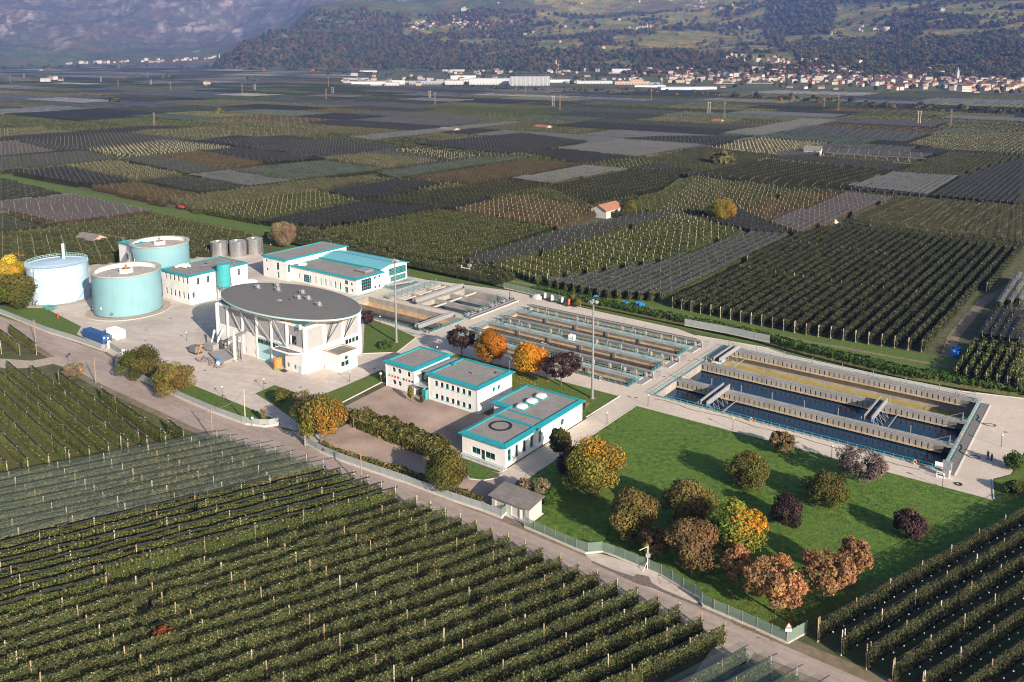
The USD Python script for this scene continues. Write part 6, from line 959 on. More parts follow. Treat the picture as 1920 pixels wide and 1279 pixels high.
BL = [  # read off the photograph: outline at canopy level, row direction, leaves, net, words
 ([(600, 428), (830, 390), (1039, 424), (845, 490), (700, 460)], 0, 'green', None, 'dark green orchard with rows parallel to the canal, straight behind the press building', 1),
 ([(848, 486), (1050, 428), (1180, 403), (1260, 392), (1270, 398), (1060, 460), (930, 495)], 90, 'olive', 'net_dark', 'dark-netted strip orchard with pale poles left of the green rows at the canal', 1),
 ([(932, 497), (1062, 461), (1272, 399), (1400, 430), (1244, 484), (1010, 522)], 90, 'green', None, 'green rows with pale poles beside the dark-netted strip at the canal', 1),
 ([(1015, 524), (1244, 486), (1398, 432), (1486, 438), (1246, 552), (1130, 545)], 90, 'olive', 'net_grey', 'grey-netted orchard next to the wide dark rows', 1),
 ([(848, 390), (982, 362), (1131, 393), (1050, 423)], 90, 'brown', None, 'brown orchard with many pale poles left of the pink-roofed barn', 1),
 ([(674, 374), (901, 342), (958, 335), (1025, 345), (830, 386)], 0, 'dark', None, 'dark green orchard dotted with pale posts behind the brown one', 1),
 ([(600, 392), (685, 375), (770, 384), (600, 423), (487, 413)], 0, 'dark', 'net_black', 'black-netted orchard left of the green rows', 1),
 ([(377, 393), (593, 357), (680, 375), (600, 390), (485, 412)], 0, 'green', None, 'striped green orchard with white posts beside the grass strip', 1),
 ([(317, 371), (535, 340), (600, 333), (725, 330), (604, 354), (367, 393)], 0, 'pale', None, 'pale olive unnetted orchard above the striped one', 1),
 ([(170, 348), (257, 340), (370, 362), (318, 372), (310, 381)], 0, 'brown', None, 'brownish green orchard beside the grass strip', 1),
 ([(260, 338), (350, 328), (467, 348), (377, 360)], 0, 'green', 'net_black', 'dark green netted orchard in the left middle distance', 1),
 ([(353, 327), (430, 318), (547, 338), (467, 348)], 0, 'olive', 'net_light', 'light grey netted orchard in the left middle distance', 1),
 ([(430, 317), (607, 300), (724, 316), (545, 338)], 0, 'olive', 'net_blue', 'grey-green netted orchard right of the light grey one', 1),
 ([(17, 322), (123, 311), (257, 339), (170, 347)], 0, 'dark', 'net_black', 'dark orchard with rows of white posts at the left grass strip', 1),
 ([(124, 310), (213, 300), (350, 325), (260, 337)], 0, 'pale', None, 'olive orchard full of white posts on the left', 1),
 ([(227, 297), (297, 290), (423, 317), (353, 325)], 0, 'olive', 'net_grey', 'blue-grey netted orchard on the left', 1),
 ([(297, 290), (373, 282), (500, 303), (423, 317)], 0, 'brown', None, 'brown-olive orchard on the left', 1),
 ([(373, 282), (460, 277), (607, 297), (503, 305)], 0, 'dark', 'net_black', 'dark netted orchard with fine posts, left of the cream-poled one', 1),
 ([(0, 294), (160, 282), (228, 296), (0, 320)], 0, 'olive', 'net_grey', 'blue-grey netted orchard at the left edge', 1),
 ([(160, 280), (317, 263), (450, 275), (293, 290), (233, 295)], 0, 'olive', None, 'olive green orchard with white posts behind the blue-grey one', 1),
 ([(0, 331), (125, 362), (0, 376)], 0, 'green', 'net_black', 'dark netted orchard left of the grass strip', 1),
 ([(0, 378), (143, 364), (296, 396), (110, 418), (0, 392)], 23, 'brown', 'net_purple', 'purple-grey netted orchard with white posts left of the grass strip', 1),
 ([(0, 401), (86, 423), (0, 434)], 23, 'green', 'net_dark', 'dark netted corner orchard at the left edge', 1),
 ([(0, 436), (87, 425), (298, 398), (385, 418), (490, 441), (452, 462), (395, 470), (300, 478), (180, 484), (60, 492), (0, 500)], 23, 'olive', None, 'wide striped orchard right behind the round tanks', 1),
 ([(958, 333), (1096, 309), (1181, 316), (1025, 343)], 90, 'olive', 'net_light', 'pale netted orchard with tall posts in the centre', 1),
 ([(1025, 346), (1181, 318), (1290, 316), (1240, 352), (1110, 380)], 0, 'dark', None, 'dark green orchard right of the pale netted one', 1),
 ([(763, 332), (1000, 297), (1094, 306), (958, 331), (876, 343)], 0, 'brown', None, 'brown-olive orchard with dotted posts in the centre', 1),
 ([(607, 358), (742, 335), (834, 342), (678, 370)], 0, 'dark', 'net_black', 'black-netted orchard behind the pale olive one', 1),
 ([(706, 322), (901, 295), (998, 293), (745, 333)], 0, 'olive', 'net_blue', 'grey-green netted strip in the centre', 1),
 ([(607, 297), (685, 286), (827, 299), (727, 315)], 0, 'pale', None, 'cream orchard with dense pale poles', 1),
 ([(735, 281), (791, 278), (912, 292), (844, 298)], 0, 'olive', None, 'olive hedge-like orchard behind the cream poles', 1),
 ([(985, 285), (1043, 279), (1188, 294), (1092, 306)], 0, 'dark', 'net_black', 'black-netted orchard in front of the light grey sheet', 1),
 ([(1043, 277), (1160, 260), (1325, 270), (1195, 293)], 0, 'pale', 'net_light', 'light grey sheet of netted orchard in the centre right', 1),
 ([(1195, 296), (1325, 275), (1452, 290), (1312, 321)], 0, 'olive', None, 'olive orchard right of the light grey sheet', 1),
 ([(1308, 322), (1438, 298), (1671, 320), (1582, 352), (1480, 350)], 0, 'dark', None, 'large dark green orchard before the small farmhouse', 1),
 ([(1438, 294), (1506, 290), (1707, 308), (1661, 317)], 0, 'brown', 'net_dark', 'dark grey netted strip by the small farmhouse', 1),
 ([(1542, 288), (1722, 298), (1707, 306), (1540, 294)], 0, 'pale', None, 'yellowish pole strip right of the small farmhouse', 1),
 ([(1538, 274), (1750, 288), (1730, 296), (1530, 284)], 0, 'dark', 'net_purple', 'narrow netted strip behind the small farmhouse', 1),
 ([(1326, 275), (1427, 258), (1556, 267), (1452, 288)], 90, 'pale', None, 'olive orchard with white posts behind the farmhouse', 1),
 ([(1585, 347), (1671, 321), (1797, 329), (1740, 364)], 90, 'olive', 'net_light', 'pale netted orchard at the right with fine stripes', 1),
 ([(1686, 319), (1779, 283), (1925, 290), (1795, 328)], 90, 'olive', None, 'striped olive orchard at the right edge', 1),
 ([(1743, 365), (1800, 330), (1925, 291), (1925, 382)], 90, 'dark', 'net_dark', 'dark netted orchard at the right edge', 1),
 ([(1384, 388), (1499, 356), (1583, 360), (1440, 416)], 90, 'brown', None, 'brown orchard with tall pale poles right of the field tree', 1),
 ([(1440, 416), (1585, 361), (1679, 370), (1500, 437)], 90, 'brown', 'net_purple', 'purple-grey netted orchard beside the tall poles', 1),
 ([(1588, 408), (1690, 366), (1925, 384), (1925, 452), (1720, 432)], 0, 'pale', None, 'thick unnetted olive orchard at the right', 1),
 ([(1235, 396), (1310, 330), (1480, 352), (1500, 354), (1380, 390), (1300, 420)], 90, 'olive', None, 'striped olive orchard left of the tall poles', 1),
 ([(1130, 392), (1240, 354), (1305, 326), (1360, 345), (1240, 394)], 90, 'green', None, 'green rows behind the pink-roofed barn', 1),
 ([(1890, 520), (1925, 500), (1925, 560), (1860, 570)], 90, 'pale', 'net_light', 'pale netted rows beyond the east track', 1), ([(1852, 580), (1925, 565), (1925, 640), (1818, 622)], 90, 'dark', 'net_black', 'dark rows beyond the east track', 1), ([(1815, 628), (1925, 645), (1925, 720), (1784, 690)], 90, 'green', None, 'low green rows at the end of the east track', 1),
 ([(653, 256), (954, 228), (982, 229), (700, 262)], 0, 'pale', 'net_light', 'narrow pale netted strip in the far centre', 2), ([(773, 268), (980, 249), (1105, 265), (958, 288)], 0, 'dark', 'net_black', 'black dotted orchard in the far centre', 2), ([(600, 260), (765, 274), (653, 288), (595, 292), (463, 276)], 0, 'dark', 'net_dark', 'dark netted orchard before the narrow pale strip', 2),
 ([(1240, 255), (1416, 254), (1332, 273), (1165, 259)], 0, 'dark', 'net_black', 'dark netted orchard beside the far grey sheet', 2), ([(1351, 249), (1506, 222), (1574, 225), (1430, 254)], 90, 'olive', 'net_light', 'far light grey sheet of netting at the right', 2), ([(1463, 250), (1506, 234), (1743, 250), (1700, 265)], 0, 'olive', 'net_grey', 'far blue-grey netted orchard at the right', 2),
 ([(33, 263), (233, 247), (363, 262), (160, 280), (110, 283)], 0, 'dark', 'net_dark', 'dark netted orchard far left', 2), ([(270, 245), (377, 240), (447, 253), (367, 262)], 0, 'pale', None, 'light olive orchard far left', 2), ([(373, 263), (540, 253), (595, 260), (460, 275)], 0, 'dark', 'net_black', 'black-netted orchard far left of the centre', 2), ([(0, 266), (33, 264), (110, 283), (0, 292)], 0, 'brown', 'net_purple', 'brown-grey netted orchard at the far left edge', 2), ([(0, 240), (70, 238), (150, 248), (0, 256)], 0, 'pale', None, 'light olive orchard at the far left edge', 2), ([(0, 256), (270, 236), (360, 236), (240, 246), (0, 264)], 0, 'dark', 'net_black', 'black-netted band far left', 2),
 ([(1700, 268), (1745, 252), (1925, 245), (1925, 288), (1780, 280)], 90, 'olive', None, 'far olive orchard at the right edge', 2)]
DRAWN = []
for poly, deg, pal, net, lb, lod in BL:
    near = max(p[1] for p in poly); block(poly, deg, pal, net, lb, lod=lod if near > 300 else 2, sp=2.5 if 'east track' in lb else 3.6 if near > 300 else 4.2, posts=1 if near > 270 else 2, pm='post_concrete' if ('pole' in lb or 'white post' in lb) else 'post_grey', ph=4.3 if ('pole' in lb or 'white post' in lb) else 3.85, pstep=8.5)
    DRAWN.append(Polygon(PXP(poly, 3.3)).buffer(0))
#PART5

# fallen leaves under the autumn trees
rng = np.random.default_rng(19)
for px, rad, n_, pal, lb in (((1452, 1150), 7.5, 900, 'rust', 'rust-brown fallen leaves under the lowest rust tree'), ((1543, 1128), 7, 800, 'rust', 'rust-brown fallen leaves under the second rust tree'), ((1600, 1102), 6, 500, 'rust', 'rust-brown fallen leaves under the tallest rust tree'), ((1376, 1052), 7, 500, 'gold', 'golden fallen leaves round the dome-shaped tree'), ((995, 708), 6, 700, 'gold', 'golden fallen leaves under the brightest autumn tree'), ((922, 684), 5.5, 500, 'orange', 'orange fallen leaves under the left autumn tree'), ((1112, 932), 7, 400, 'turning', 'brown fallen leaves under the big tree at the lawn edge'), ((601, 829), 6, 350, 'turning', 'brown fallen leaves under the tree at the driveway'), ((1296, 1082), 6, 350, 'brown', 'brown fallen leaves by the fence under the reddish tree')):
    b = G(*px); a = rng.uniform(0, 6.283, n_); r = rad*rng.uniform(0, 1, n_)**.6; v, f = cards(np.c_[b[0]+r*np.cos(a), b[1]+r*np.sin(a), np.full(n_, .05)], np.tile([0, 0, 1.], (n_, 1)), rng.uniform(.06, .16, n_), rng, .25)
    single('fallen_leaves', MB().add(v, f), 'leaves', lb, 'leaves', kind='stuff', tint=np.repeat(tints(n_, PAL[pal], rng), 4, axis=0))
#PART5
# ------------------------------------------------------------------ the hills round the valley
def rdir(px): d = F_*FPX + R_*(px-CXP) + D_*(98.5-CYP); return d[:2]/np.linalg.norm(d[:2])
KEYS = {-900: (6500, [(8000, 80), (9500, 20), (11500, -60), (14500, -90)]), 0: (7300, [(8200, 85), (9500, 30), (11000, -20), (14500, -80)]), 200: (7300, [(8200, 85), (9500, 45), (11000, 0), (14500, -70)]), 395: (7000, [(8200, 85), (9500, 40), (11000, 0), (14500, -60)]),
 430: (5200, [(5600, 108), (6100, 100), (6600, 112), (8200, 85), (9500, 40), (11000, 0), (14500, -60)]), 465: (5000, [(5500, 90), (5900, 78), (6500, 92), (8200, 80), (9500, 38), (11000, -2), (14500, -60)]), 520: (4900, [(5500, 82), (5900, 60), (6500, 76), (8200, 70), (9500, 35), (11000, -5), (14500, -60)]),
 600: (4600, [(5200, 92), (5800, 66), (6300, 66), (6900, 30), (7300, 12), (8200, 22), (9500, 10), (11000, -15), (14500, -60)]), 660: (4500, [(5200, 95), (5800, 74), (6300, 62), (6900, 24), (7300, 8), (8200, 12), (9500, 5), (11000, -15), (14500, -60)]), 760: (4400, [(5000, 100), (5600, 80), (6500, 45), (7500, 15), (9000, 0), (11000, -40), (14500, -80)]),
 900: (4100, [(5000, 95), (6000, 60), (7000, 25), (8000, 0), (9500, -30), (14500, -90)]), 1100: (3700, [(4500, 98), (5500, 70), (6500, 40), (7500, 10), (9000, -20), (14500, -90)]), 1300: (3300, [(4000, 106), (4800, 86), (5400, 62), (6500, 35), (8000, -5), (14500, -80)]), 1450: (3000, [(3600, 112), (4300, 93), (5200, 66), (6000, 38), (7500, 0), (14500, -80)]),
 1560: (2900, [(3400, 120), (3900, 98), (4600, 78), (5200, 55), (6200, 20), (8000, -30), (14500, -90)]), 1750: (2850, [(3300, 132), (3600, 110), (4200, 74), (5000, 45), (5800, 20), (7000, -20), (14500, -90)]), 1920: (2800, [(3250, 132), (3500, 105), (4100, 68), (5000, 35), (6000, 5), (8000, -40), (14500, -90)]), 2900: (2500, [(3000, 130), (3400, 100), (4000, 60), (5000, 20), (6000, -20), (8000, -60), (14500, -100)])}
kx = sorted(KEYS)
def prof(k, r): ft, pts = KEYS[k]; rr = [0, ft]+[p[0] for p in pts]; zz = [0, 0]+[H+p[0]*(98.5-p[1])/1640 for p in pts]; return np.interp(r, rr, zz)
def hill_z(px, r):
    px = np.clip(px, kx[0], kx[-1]-1e-6); j = np.searchsorted(kx, px, 'right')-1; out = np.zeros_like(r)
    for i in range(len(kx)-1):
        m = j == i
        if m.any(): t = (px[m]-kx[i])/(kx[i+1]-kx[i]); t = t*t*(3-2*t); out[m] = prof(kx[i], r[m])*(1-t)+prof(kx[i+1], r[m])*t
    return out
COLS = np.r_[np.arange(-900, -40, 20), np.arange(-40, 1970, 4), np.arange(1980, 2900, 20)].astype(float); RINGS = np.r_[np.arange(2300, 5200, 38), np.arange(5200, 8000, 60), np.arange(8000, 14600, 90)].astype(float)
DIR = np.array([rdir(c) for c in COLS]); PXg, Rg = np.meshgrid(COLS, RINGS); XY = DIR[None, :, :]*Rg[..., None]
Z0 = hill_z(PXg.ravel(), Rg.ravel()).reshape(Rg.shape)
amp = np.clip(Z0, 0, 500)
nz = meshkit.fbm(np.c_[XY.reshape(-1, 2)/520., np.zeros(Rg.size)], 5, 3).reshape(Rg.shape)-.5; rid = 1-np.abs(2*meshkit.fbm(np.c_[XY.reshape(-1, 2)/1500., np.ones(Rg.size)], 4, 9).reshape(Rg.shape)-1)
HZ = np.where(Z0 > 0, Z0+amp*(nz*.34+(rid-.8)*np.where(Rg > 8200, .62, .30)), -.6)
HZ = np.where((Z0 > 0) & (HZ < .2), .2, HZ)
def hill_at(px, r):
    i = np.clip(np.searchsorted(COLS, px)-1, 0, len(COLS)-2); j = np.clip(np.searchsorted(RINGS, r)-1, 0, len(RINGS)-2); a = (px-COLS[i])/(COLS[i+1]-COLS[i]); b = (r-RINGS[j])/(RINGS[j+1]-RINGS[j])
    return (HZ[j, i]*(1-a)+HZ[j, i+1]*a)*(1-b)+(HZ[j+1, i]*(1-a)+HZ[j+1, i+1]*a)*b
YPX = 98.5-(HZ-H)/Rg*1640                                           # where each place shows, used only to read which land lies there off the photograph
def col(c): return np.array(c)
nA = meshkit.fbm(np.c_[XY.reshape(-1, 2)/260., np.full(Rg.size, 5.)], 4, 21).reshape(Rg.shape); nB = meshkit.fbm(np.c_[XY.reshape(-1, 2)/60., np.full(Rg.size, 5.)], 3, 33).reshape(Rg.shape); nC = meshkit.fbm(np.c_[XY.reshape(-1, 2)/700., np.full(Rg.size, 2.)], 3, 55).reshape(Rg.shape)
tint = np.zeros(Rg.shape+(3,)); forest = col((.038, .062, .022))+nB[..., None]*col((.065, .055, .015)); rust = col((.125, .078, .036)); w = np.clip((nA-.48)*5, 0, .75)[..., None]; forest = forest*(1-w)+rust*w
# vineyards and meadows: a patchwork of plots on the gentler slopes
gu, gv = XY@U2, XY@V2; cell = (np.floor((gu+60*nC)/95).astype(int)*73856093) ^ (np.floor((gv+40*nA)/52).astype(int)*19349663); cr = ((cell*2654435761) & 0xFFFF)/65535.
vy = np.stack([np.interp(cr, [0, .2, .4, .6, .8, 1], q) for q in ([.085, .135, .215, .11, .27, .095], [.12, .14, .17, .105, .175, .135], [.034, .04, .045, .036, .04, .036])], -1)*(.85+.3*nB[..., None])
gentle = ((PXg > 755) & (YPX > 36) & (YPX < 124) & (nC < .60)) | ((PXg > 1540) & (YPX > 18) & (YPX < 78) & (nA < .68) & (Rg > 3900)) | ((PXg > 1000) & (PXg < 1560) & (YPX < 95) & (nA < .57))
gentle &= ~((PXg > 1430) & (PXg < 1560) & (YPX < 70)) & ~((PXg > 1490) & (YPX > 78) & (YPX < 128)) & (nA < .6)
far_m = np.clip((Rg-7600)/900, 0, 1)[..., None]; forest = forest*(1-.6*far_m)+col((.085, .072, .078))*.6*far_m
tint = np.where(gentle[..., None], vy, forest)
gr = np.gradient(HZ, axis=0)/np.gradient(RINGS)[:, None]
rock = np.zeros(Rg.shape); lat = (PXg-960)/1622*Rg; nR = meshkit.fbm(np.c_[lat.ravel()/70., HZ.ravel()/34.+lat.ravel()/400., np.full(Rg.size, 7.)], 4, 61).reshape(Rg.shape)
rock = np.maximum(rock, np.clip((nR-.60)*5, 0, .35)*(Rg > 8300)*(Z0 > 60))
for cx_, cy_, rx, ry, s in ((18, 52, 22, 22, 1), (52, 40, 16, 12, .9), (70, 10, 14, 22, .5), (105, 78, 26, 14, .6), (312, 52, 14, 10, 1), (365, 52, 28, 9, 1), (395, 50, 14, 8, 1), (447, 62, 9, 9, 1), (338, 22, 18, 10, .9), (305, 14, 12, 8, .7), (430, 10, 14, 7, .9), (455, 14, 8, 5, .9), (240, 26, 6, 14, .6), (388, 16, 9, 6, .8), (555, 52, 14, 7, .6), (520, 72, 24, 8, .5), (610, 42, 40, 6, .7), (365, 93, 8, 4, .8), (150, 62, 10, 16, .5), (500, 95, 20, 8, .25), (1405, 74, 10, 7, .6)):
    q = ((PXg-cx_)/rx)**2+((YPX-cy_)/ry)**2; rock = np.maximum(rock, s*np.clip(1.6-q, 0, 1)*np.clip((nR-.45)*11, 0, 1)*(Z0 > 30))
tint = tint*(1-rock[..., None]*.75)+col((.33, .27, .24))*rock[..., None]*.75
fl = (Z0 <= 3)[..., None]; tint = np.where(fl, col((.05, .055, .03)), tint)
m, n = Rg.shape; idx = np.arange(m*n).reshape(m, n); Fq = np.stack([idx[:-1, :-1], idx[:-1, 1:], idx[1:, 1:], idx[1:, :-1]], -1).reshape(-1, 4)
keep = (HZ.ravel()[Fq] > -.55).any(1)
MAT['hillside'] = usdkit.material(stage, '/World/Looks/hillside', {'a': ('attribute', {'attribute': 'tint'}), 'g': ('geometry', {}), 'n': ('noise_texture', {'scale': .03, 'detail': 6., 'roughness': .7}), 'v': ('map_range', {'from_min': .3, 'from_max': .72, 'to_min': .62, 'to_max': 1.75}), 'n2': ('noise_texture', {'scale': .0045, 'detail': 6., 'roughness': .72}), 'v2': ('map_range', {'from_min': .34, 'from_max': .66, 'to_min': .7, 'to_max': 1.32}), 'mm': ('math', {'math_type': 'multiply'}), 'h': ('hsv', {'saturation': 1.0}), 'b': ('bump', {'strength': .9, 'distance': 14.}), 'p': ('principled_bsdf', {'roughness': .95, 'specular_ior_level': .1})},
    [('g.position', 'n.vector'), ('n.fac', 'v.value'), ('g.position', 'n2.vector'), ('n2.fac', 'v2.value'), ('v.result', 'mm.value1'), ('v2.result', 'mm.value2'), ('mm.value', 'h.value'), ('a.color', 'h.color'), ('h.color', 'p.base_color'), ('n.fac', 'b.height'), ('b.normal', 'p.normal')], surface='p.BSDF')
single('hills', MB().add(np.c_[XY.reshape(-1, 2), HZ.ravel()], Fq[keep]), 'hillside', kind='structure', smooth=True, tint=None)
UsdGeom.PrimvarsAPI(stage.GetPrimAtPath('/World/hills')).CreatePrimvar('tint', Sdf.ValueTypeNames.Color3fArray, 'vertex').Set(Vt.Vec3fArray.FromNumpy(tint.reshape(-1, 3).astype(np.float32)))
# woods on the nearer slopes
rng = np.random.default_rng(77)
def crown_proto(name, pal, s, n=60, seed=1):
    r = np.random.default_rng(seed); path = f'/World/{name}'; stage.CreateClassPrim(path).SetTypeName('Xform')
    d = r.normal(0, 1, (n, 3)); d /= np.linalg.norm(d, axis=1, keepdims=True); d[:, 2] = np.abs(d[:, 2])*1.1-.15; P = d*[1, 1, 1.25]*r.uniform(.75, 1.05, (n, 1))+[0, 0, .75]
    v, f = cards(P, d, r.uniform(.35, .55, n), r, .4); ti = np.repeat(tints(n, pal, r, .3), 4, axis=0); g = trimesh.creation.icosphere(1, .8); c0 = len(v)
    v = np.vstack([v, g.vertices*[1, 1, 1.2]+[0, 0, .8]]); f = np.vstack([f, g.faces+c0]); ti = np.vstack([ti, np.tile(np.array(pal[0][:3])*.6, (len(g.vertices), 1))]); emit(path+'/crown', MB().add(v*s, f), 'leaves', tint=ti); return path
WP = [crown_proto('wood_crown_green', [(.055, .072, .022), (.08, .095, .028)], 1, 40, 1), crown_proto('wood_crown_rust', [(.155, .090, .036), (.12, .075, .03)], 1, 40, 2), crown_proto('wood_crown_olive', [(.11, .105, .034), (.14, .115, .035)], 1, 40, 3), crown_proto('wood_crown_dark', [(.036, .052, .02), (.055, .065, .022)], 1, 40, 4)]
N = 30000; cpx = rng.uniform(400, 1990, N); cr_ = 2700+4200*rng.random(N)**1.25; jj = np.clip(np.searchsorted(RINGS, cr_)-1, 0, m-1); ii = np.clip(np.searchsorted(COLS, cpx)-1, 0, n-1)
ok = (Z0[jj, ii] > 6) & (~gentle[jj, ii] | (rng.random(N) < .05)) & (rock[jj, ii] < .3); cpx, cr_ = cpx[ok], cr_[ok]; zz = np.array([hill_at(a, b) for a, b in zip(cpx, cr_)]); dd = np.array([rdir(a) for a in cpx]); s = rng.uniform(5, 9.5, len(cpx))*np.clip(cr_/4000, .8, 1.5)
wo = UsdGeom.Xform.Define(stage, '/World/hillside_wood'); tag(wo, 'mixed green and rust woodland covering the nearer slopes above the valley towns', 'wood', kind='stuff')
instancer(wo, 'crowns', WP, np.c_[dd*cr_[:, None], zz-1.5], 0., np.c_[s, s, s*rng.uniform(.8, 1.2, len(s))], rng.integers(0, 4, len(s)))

# ------------------------------------------------------------------ the far orchards: a patchwork out to the foot of the hills
done = unary_union([d for d in DRAWN if d.area > 0]+[Polygon(UVP([(-210, -95), (140, -95), (140, 60), (-300, 60)])), Polygon(UVP([(-34, 70), (53, 70), (62, 300), (-34, 300)])), LineString(UVP([(-700, 88), (-260, 72)])).buffer(14)])
rng = np.random.default_rng(5); kinds = [('dark', None), ('green', None), ('dark', 'net_black'), ('dark', 'net_dark'), ('olive', None), ('brown', None), ('olive', 'net_grey'), ('green', None), ('olive', 'net_light'), ('dark', 'net_purple'), ('pale', None), ('dark', 'net_black'), ('green', 'net_dark'), ('olive', 'net_blue')]
WORD = {None: 'unnetted', 'net_black': 'black-netted', 'net_dark': 'dark grey netted', 'net_grey': 'blue-grey netted', 'net_light': 'pale grey netted', 'net_purple': 'purple-grey netted', 'net_blue': 'grey-green netted'}
far = {k: (MB(), []) for k in range(1)}; fb = MB(); ft_ = []
NETC = {'net_black': (.032, .033, .038), 'net_dark': (.045, .047, .052), 'net_grey': (.085, .088, .095), 'net_light': (.15, .15, .155), 'net_purple': (.09, .082, .09), 'net_blue': (.07, .085, .08)}
LEAFC = {'dark': (.038, .046, .018), 'olive': (.064, .068, .028), 'brown': (.078, .061, .034), 'green': (.046, .058, .02), 'pale': (.095, .093, .045)}
v0 = -400.0; nfar = 0
while v0 < 7500:
    dv = rng.uniform(62, 105)*(1 if v0 < 1400 else 1.5); u0 = -7000+rng.uniform(0, 80)
    while u0 < 5200:
        du = rng.uniform(110, 240)*(1 if v0 < 1400 else 1.4); c = W(u0+du/2, v0+dv/2); zc = np.dot(c-EYE, F_)
        if zc > 300:
            px = CXP+FPX*np.dot(c-EYE, R_)/zc; r = np.linalg.norm(c[:2])
            lim = np.interp(px, [0, 400, 420, 640, 660, 1240, 1500, 1920], [6800, 6500, 4900, 4300, 2350, 2250, 2150, 2050])
            if -160 < px < 2080 and 330 < r < lim:
                kq = kinds[rng.integers(len(kinds))]; deg = 0 if rng.random() < .6 else 90
                P_ = Polygon(UVP([(u0+1.5, v0+1.5), (u0+du-1.5, v0+1.5), (u0+du-1.5, v0+dv-1.5), (u0+1.5, v0+dv-1.5)])).difference(done.buffer(1))
                for g in getattr(P_, 'geoms', [P_]):
                    if g.is_empty or g.geom_type != 'Polygon' or g.area < 250: continue
                    if r < 1500: block(np.array(g.exterior.coords)[:-1], deg, kq[0], kq[1], f'{WORD[kq[1]]} {"dark green" if kq[0] == "dark" else kq[0]} orchard plot on the far valley floor', group=f'{WORD[kq[1]]} {kq[0]} orchard plots', lod=1 if r < 620 else 2, sp=3.7 if r < 620 else 5.0, posts=(1 if r < 900 else 2) if kq[0] in ('pale', 'brown', 'green') or r < 700 else 0, world=True, seed=4000+nfar, pm='post_grey', ph=3.9, pstep=8.5 if r < 900 else 13)
                    else:
                        c3 = np.array(NETC[kq[1]] if kq[1] else LEAFC[kq[0]])*rng.uniform(.85, 1.2); k0 = fb.n; st = 9.0; xs = np.arange(u0+1.5, u0+du-1.5, st) if deg else np.arange(v0+1.5, v0+dv-1.5, st)
                        for x in xs:                                # coarse rows, three metres and a half high
                            q = [(x, v0+2), (x+st*.62, v0+2), (x+st*.62, v0+dv-2), (x, v0+dv-2)] if deg else [(u0+2, x), (u0+du-2, x), (u0+du-2, x+st*.62), (u0+2, x+st*.62)]
                            hh = 3.4+rng.uniform(-.4, .5); b = UVP(q); fb.add(np.r_[np.c_[b, np.zeros(4)], np.c_[b, np.full(4, hh)]], [(4, 5, 6, 7), (0, 1, 5, 4), (1, 2, 6, 5), (2, 3, 7, 6), (3, 0, 4, 7)])
                        ft_ += [c3]*(fb.n-k0)
                    nfar += 1
        u0 += du
    v0 += dv
MAT['far_rows'] = usdkit.material(stage, '/World/Looks/far_rows', {'a': ('attribute', {'attribute': 'tint'}), 'g': ('geometry', {}), 'n': ('noise_texture', {'scale': .09, 'detail': 4.}), 'v': ('map_range', {'from_min': .3, 'from_max': .7, 'to_min': .7, 'to_max': 1.35}), 'h': ('hsv', {}), 'p': ('principled_bsdf', {'roughness': .9, 'specular_ior_level': .15})}, [('g.position', 'n.vector'), ('n.fac', 'v.value'), ('v.result', 'h.value'), ('a.color', 'h.color'), ('h.color', 'p.base_color')], surface='p.BSDF')
single('distant_orchards', fb, 'far_rows', 'patchwork of dark and pale orchard plots fading towards the foot of the mountains', 'orchards', kind='stuff', tint=ft_)

# ------------------------------------------------------------------ town, villages, sheds, masts
rng = np.random.default_rng(31)
def house_proto(name, L, Wd, Hh, rh, wall, roof, seed):
    p = proto(name); t = UsdGeom.Xform(p)
    part(t, 'wall', MB().box(-L/2, L/2, -Wd/2, Wd/2, -2, Hh), wall)
    o = .5; v = [(-L/2-o, -Wd/2-o, Hh-.2), (L/2+o, -Wd/2-o, Hh-.2), (L/2+o, Wd/2+o, Hh-.2), (-L/2-o, Wd/2+o, Hh-.2), (-L/2-o, 0, Hh+rh), (L/2+o, 0, Hh+rh)]
    part(t, 'roof', MB().add(v, [(0, 1, 5), (0, 5, 4), (2, 3, 4), (2, 4, 5), (1, 2, 5), (3, 0, 4), (0, 2, 1), (0, 3, 2)]), roof); w = MB()
    for k in range(int(L/2.6)):
        for z in np.arange(1.3, Hh-1, 2.9): x = -L/2+1.5+k*2.6; w.box(x-.5, x+.5, -Wd/2-.06, -Wd/2+.02, z, z+1.4).box(x-.5, x+.5, Wd/2-.02, Wd/2+.06, z, z+1.4)
    part(t, 'window', w, 'pane', kind='stuff'); return p.GetPath()
mat('roof_red', (.27, .12, .075), .9, .3, .2); mat('roof_brown', (.14, .095, .075), .9, .3, .2); mat('wall_cream', (.43, .365, .29), .9); mat('wall_white', (.48, .445, .40), .9); mat('wall_pink', (.45, .32, .25), .9); mat('hall_white', (.50, .51, .53), .7); mat('hall_grey', (.30, .32, .35), .7); mat('hall_roof', (.42, .42, .43), .8, .05, .15)
HP = [house_proto('house_white_source', 13, 10, 7, 2.6, 'wall_white', 'roof_red', 1), house_proto('house_cream_source', 15, 11, 8.5, 3, 'wall_cream', 'roof_brown', 2), house_proto('house_pink_source', 12, 10, 6.5, 2.6, 'wall_pink', 'roof_red', 3), house_proto('house_block_source', 22, 12, 11, 2.5, 'wall_white', 'roof_brown', 4)]
KIND = ['white house with a red-brown roof', 'cream house with a brown roof', 'pinkish house with a red-brown roof', 'large white apartment house with a brown roof']
def ground_hit(px, py):
    """First place seen at this spot of the photograph: the valley floor or a slope."""
    r = np.arange(1200, 9000, 12.); z = H+r*(98.5-py)/1640
    for a, b in zip(r, z):
        h = hill_at(px, a) if a > 2350 else 0.0
        if b <= max(h, 0): return rdir(px)*a, max(h, 0), a
    return None
NH = [0]; REST = []
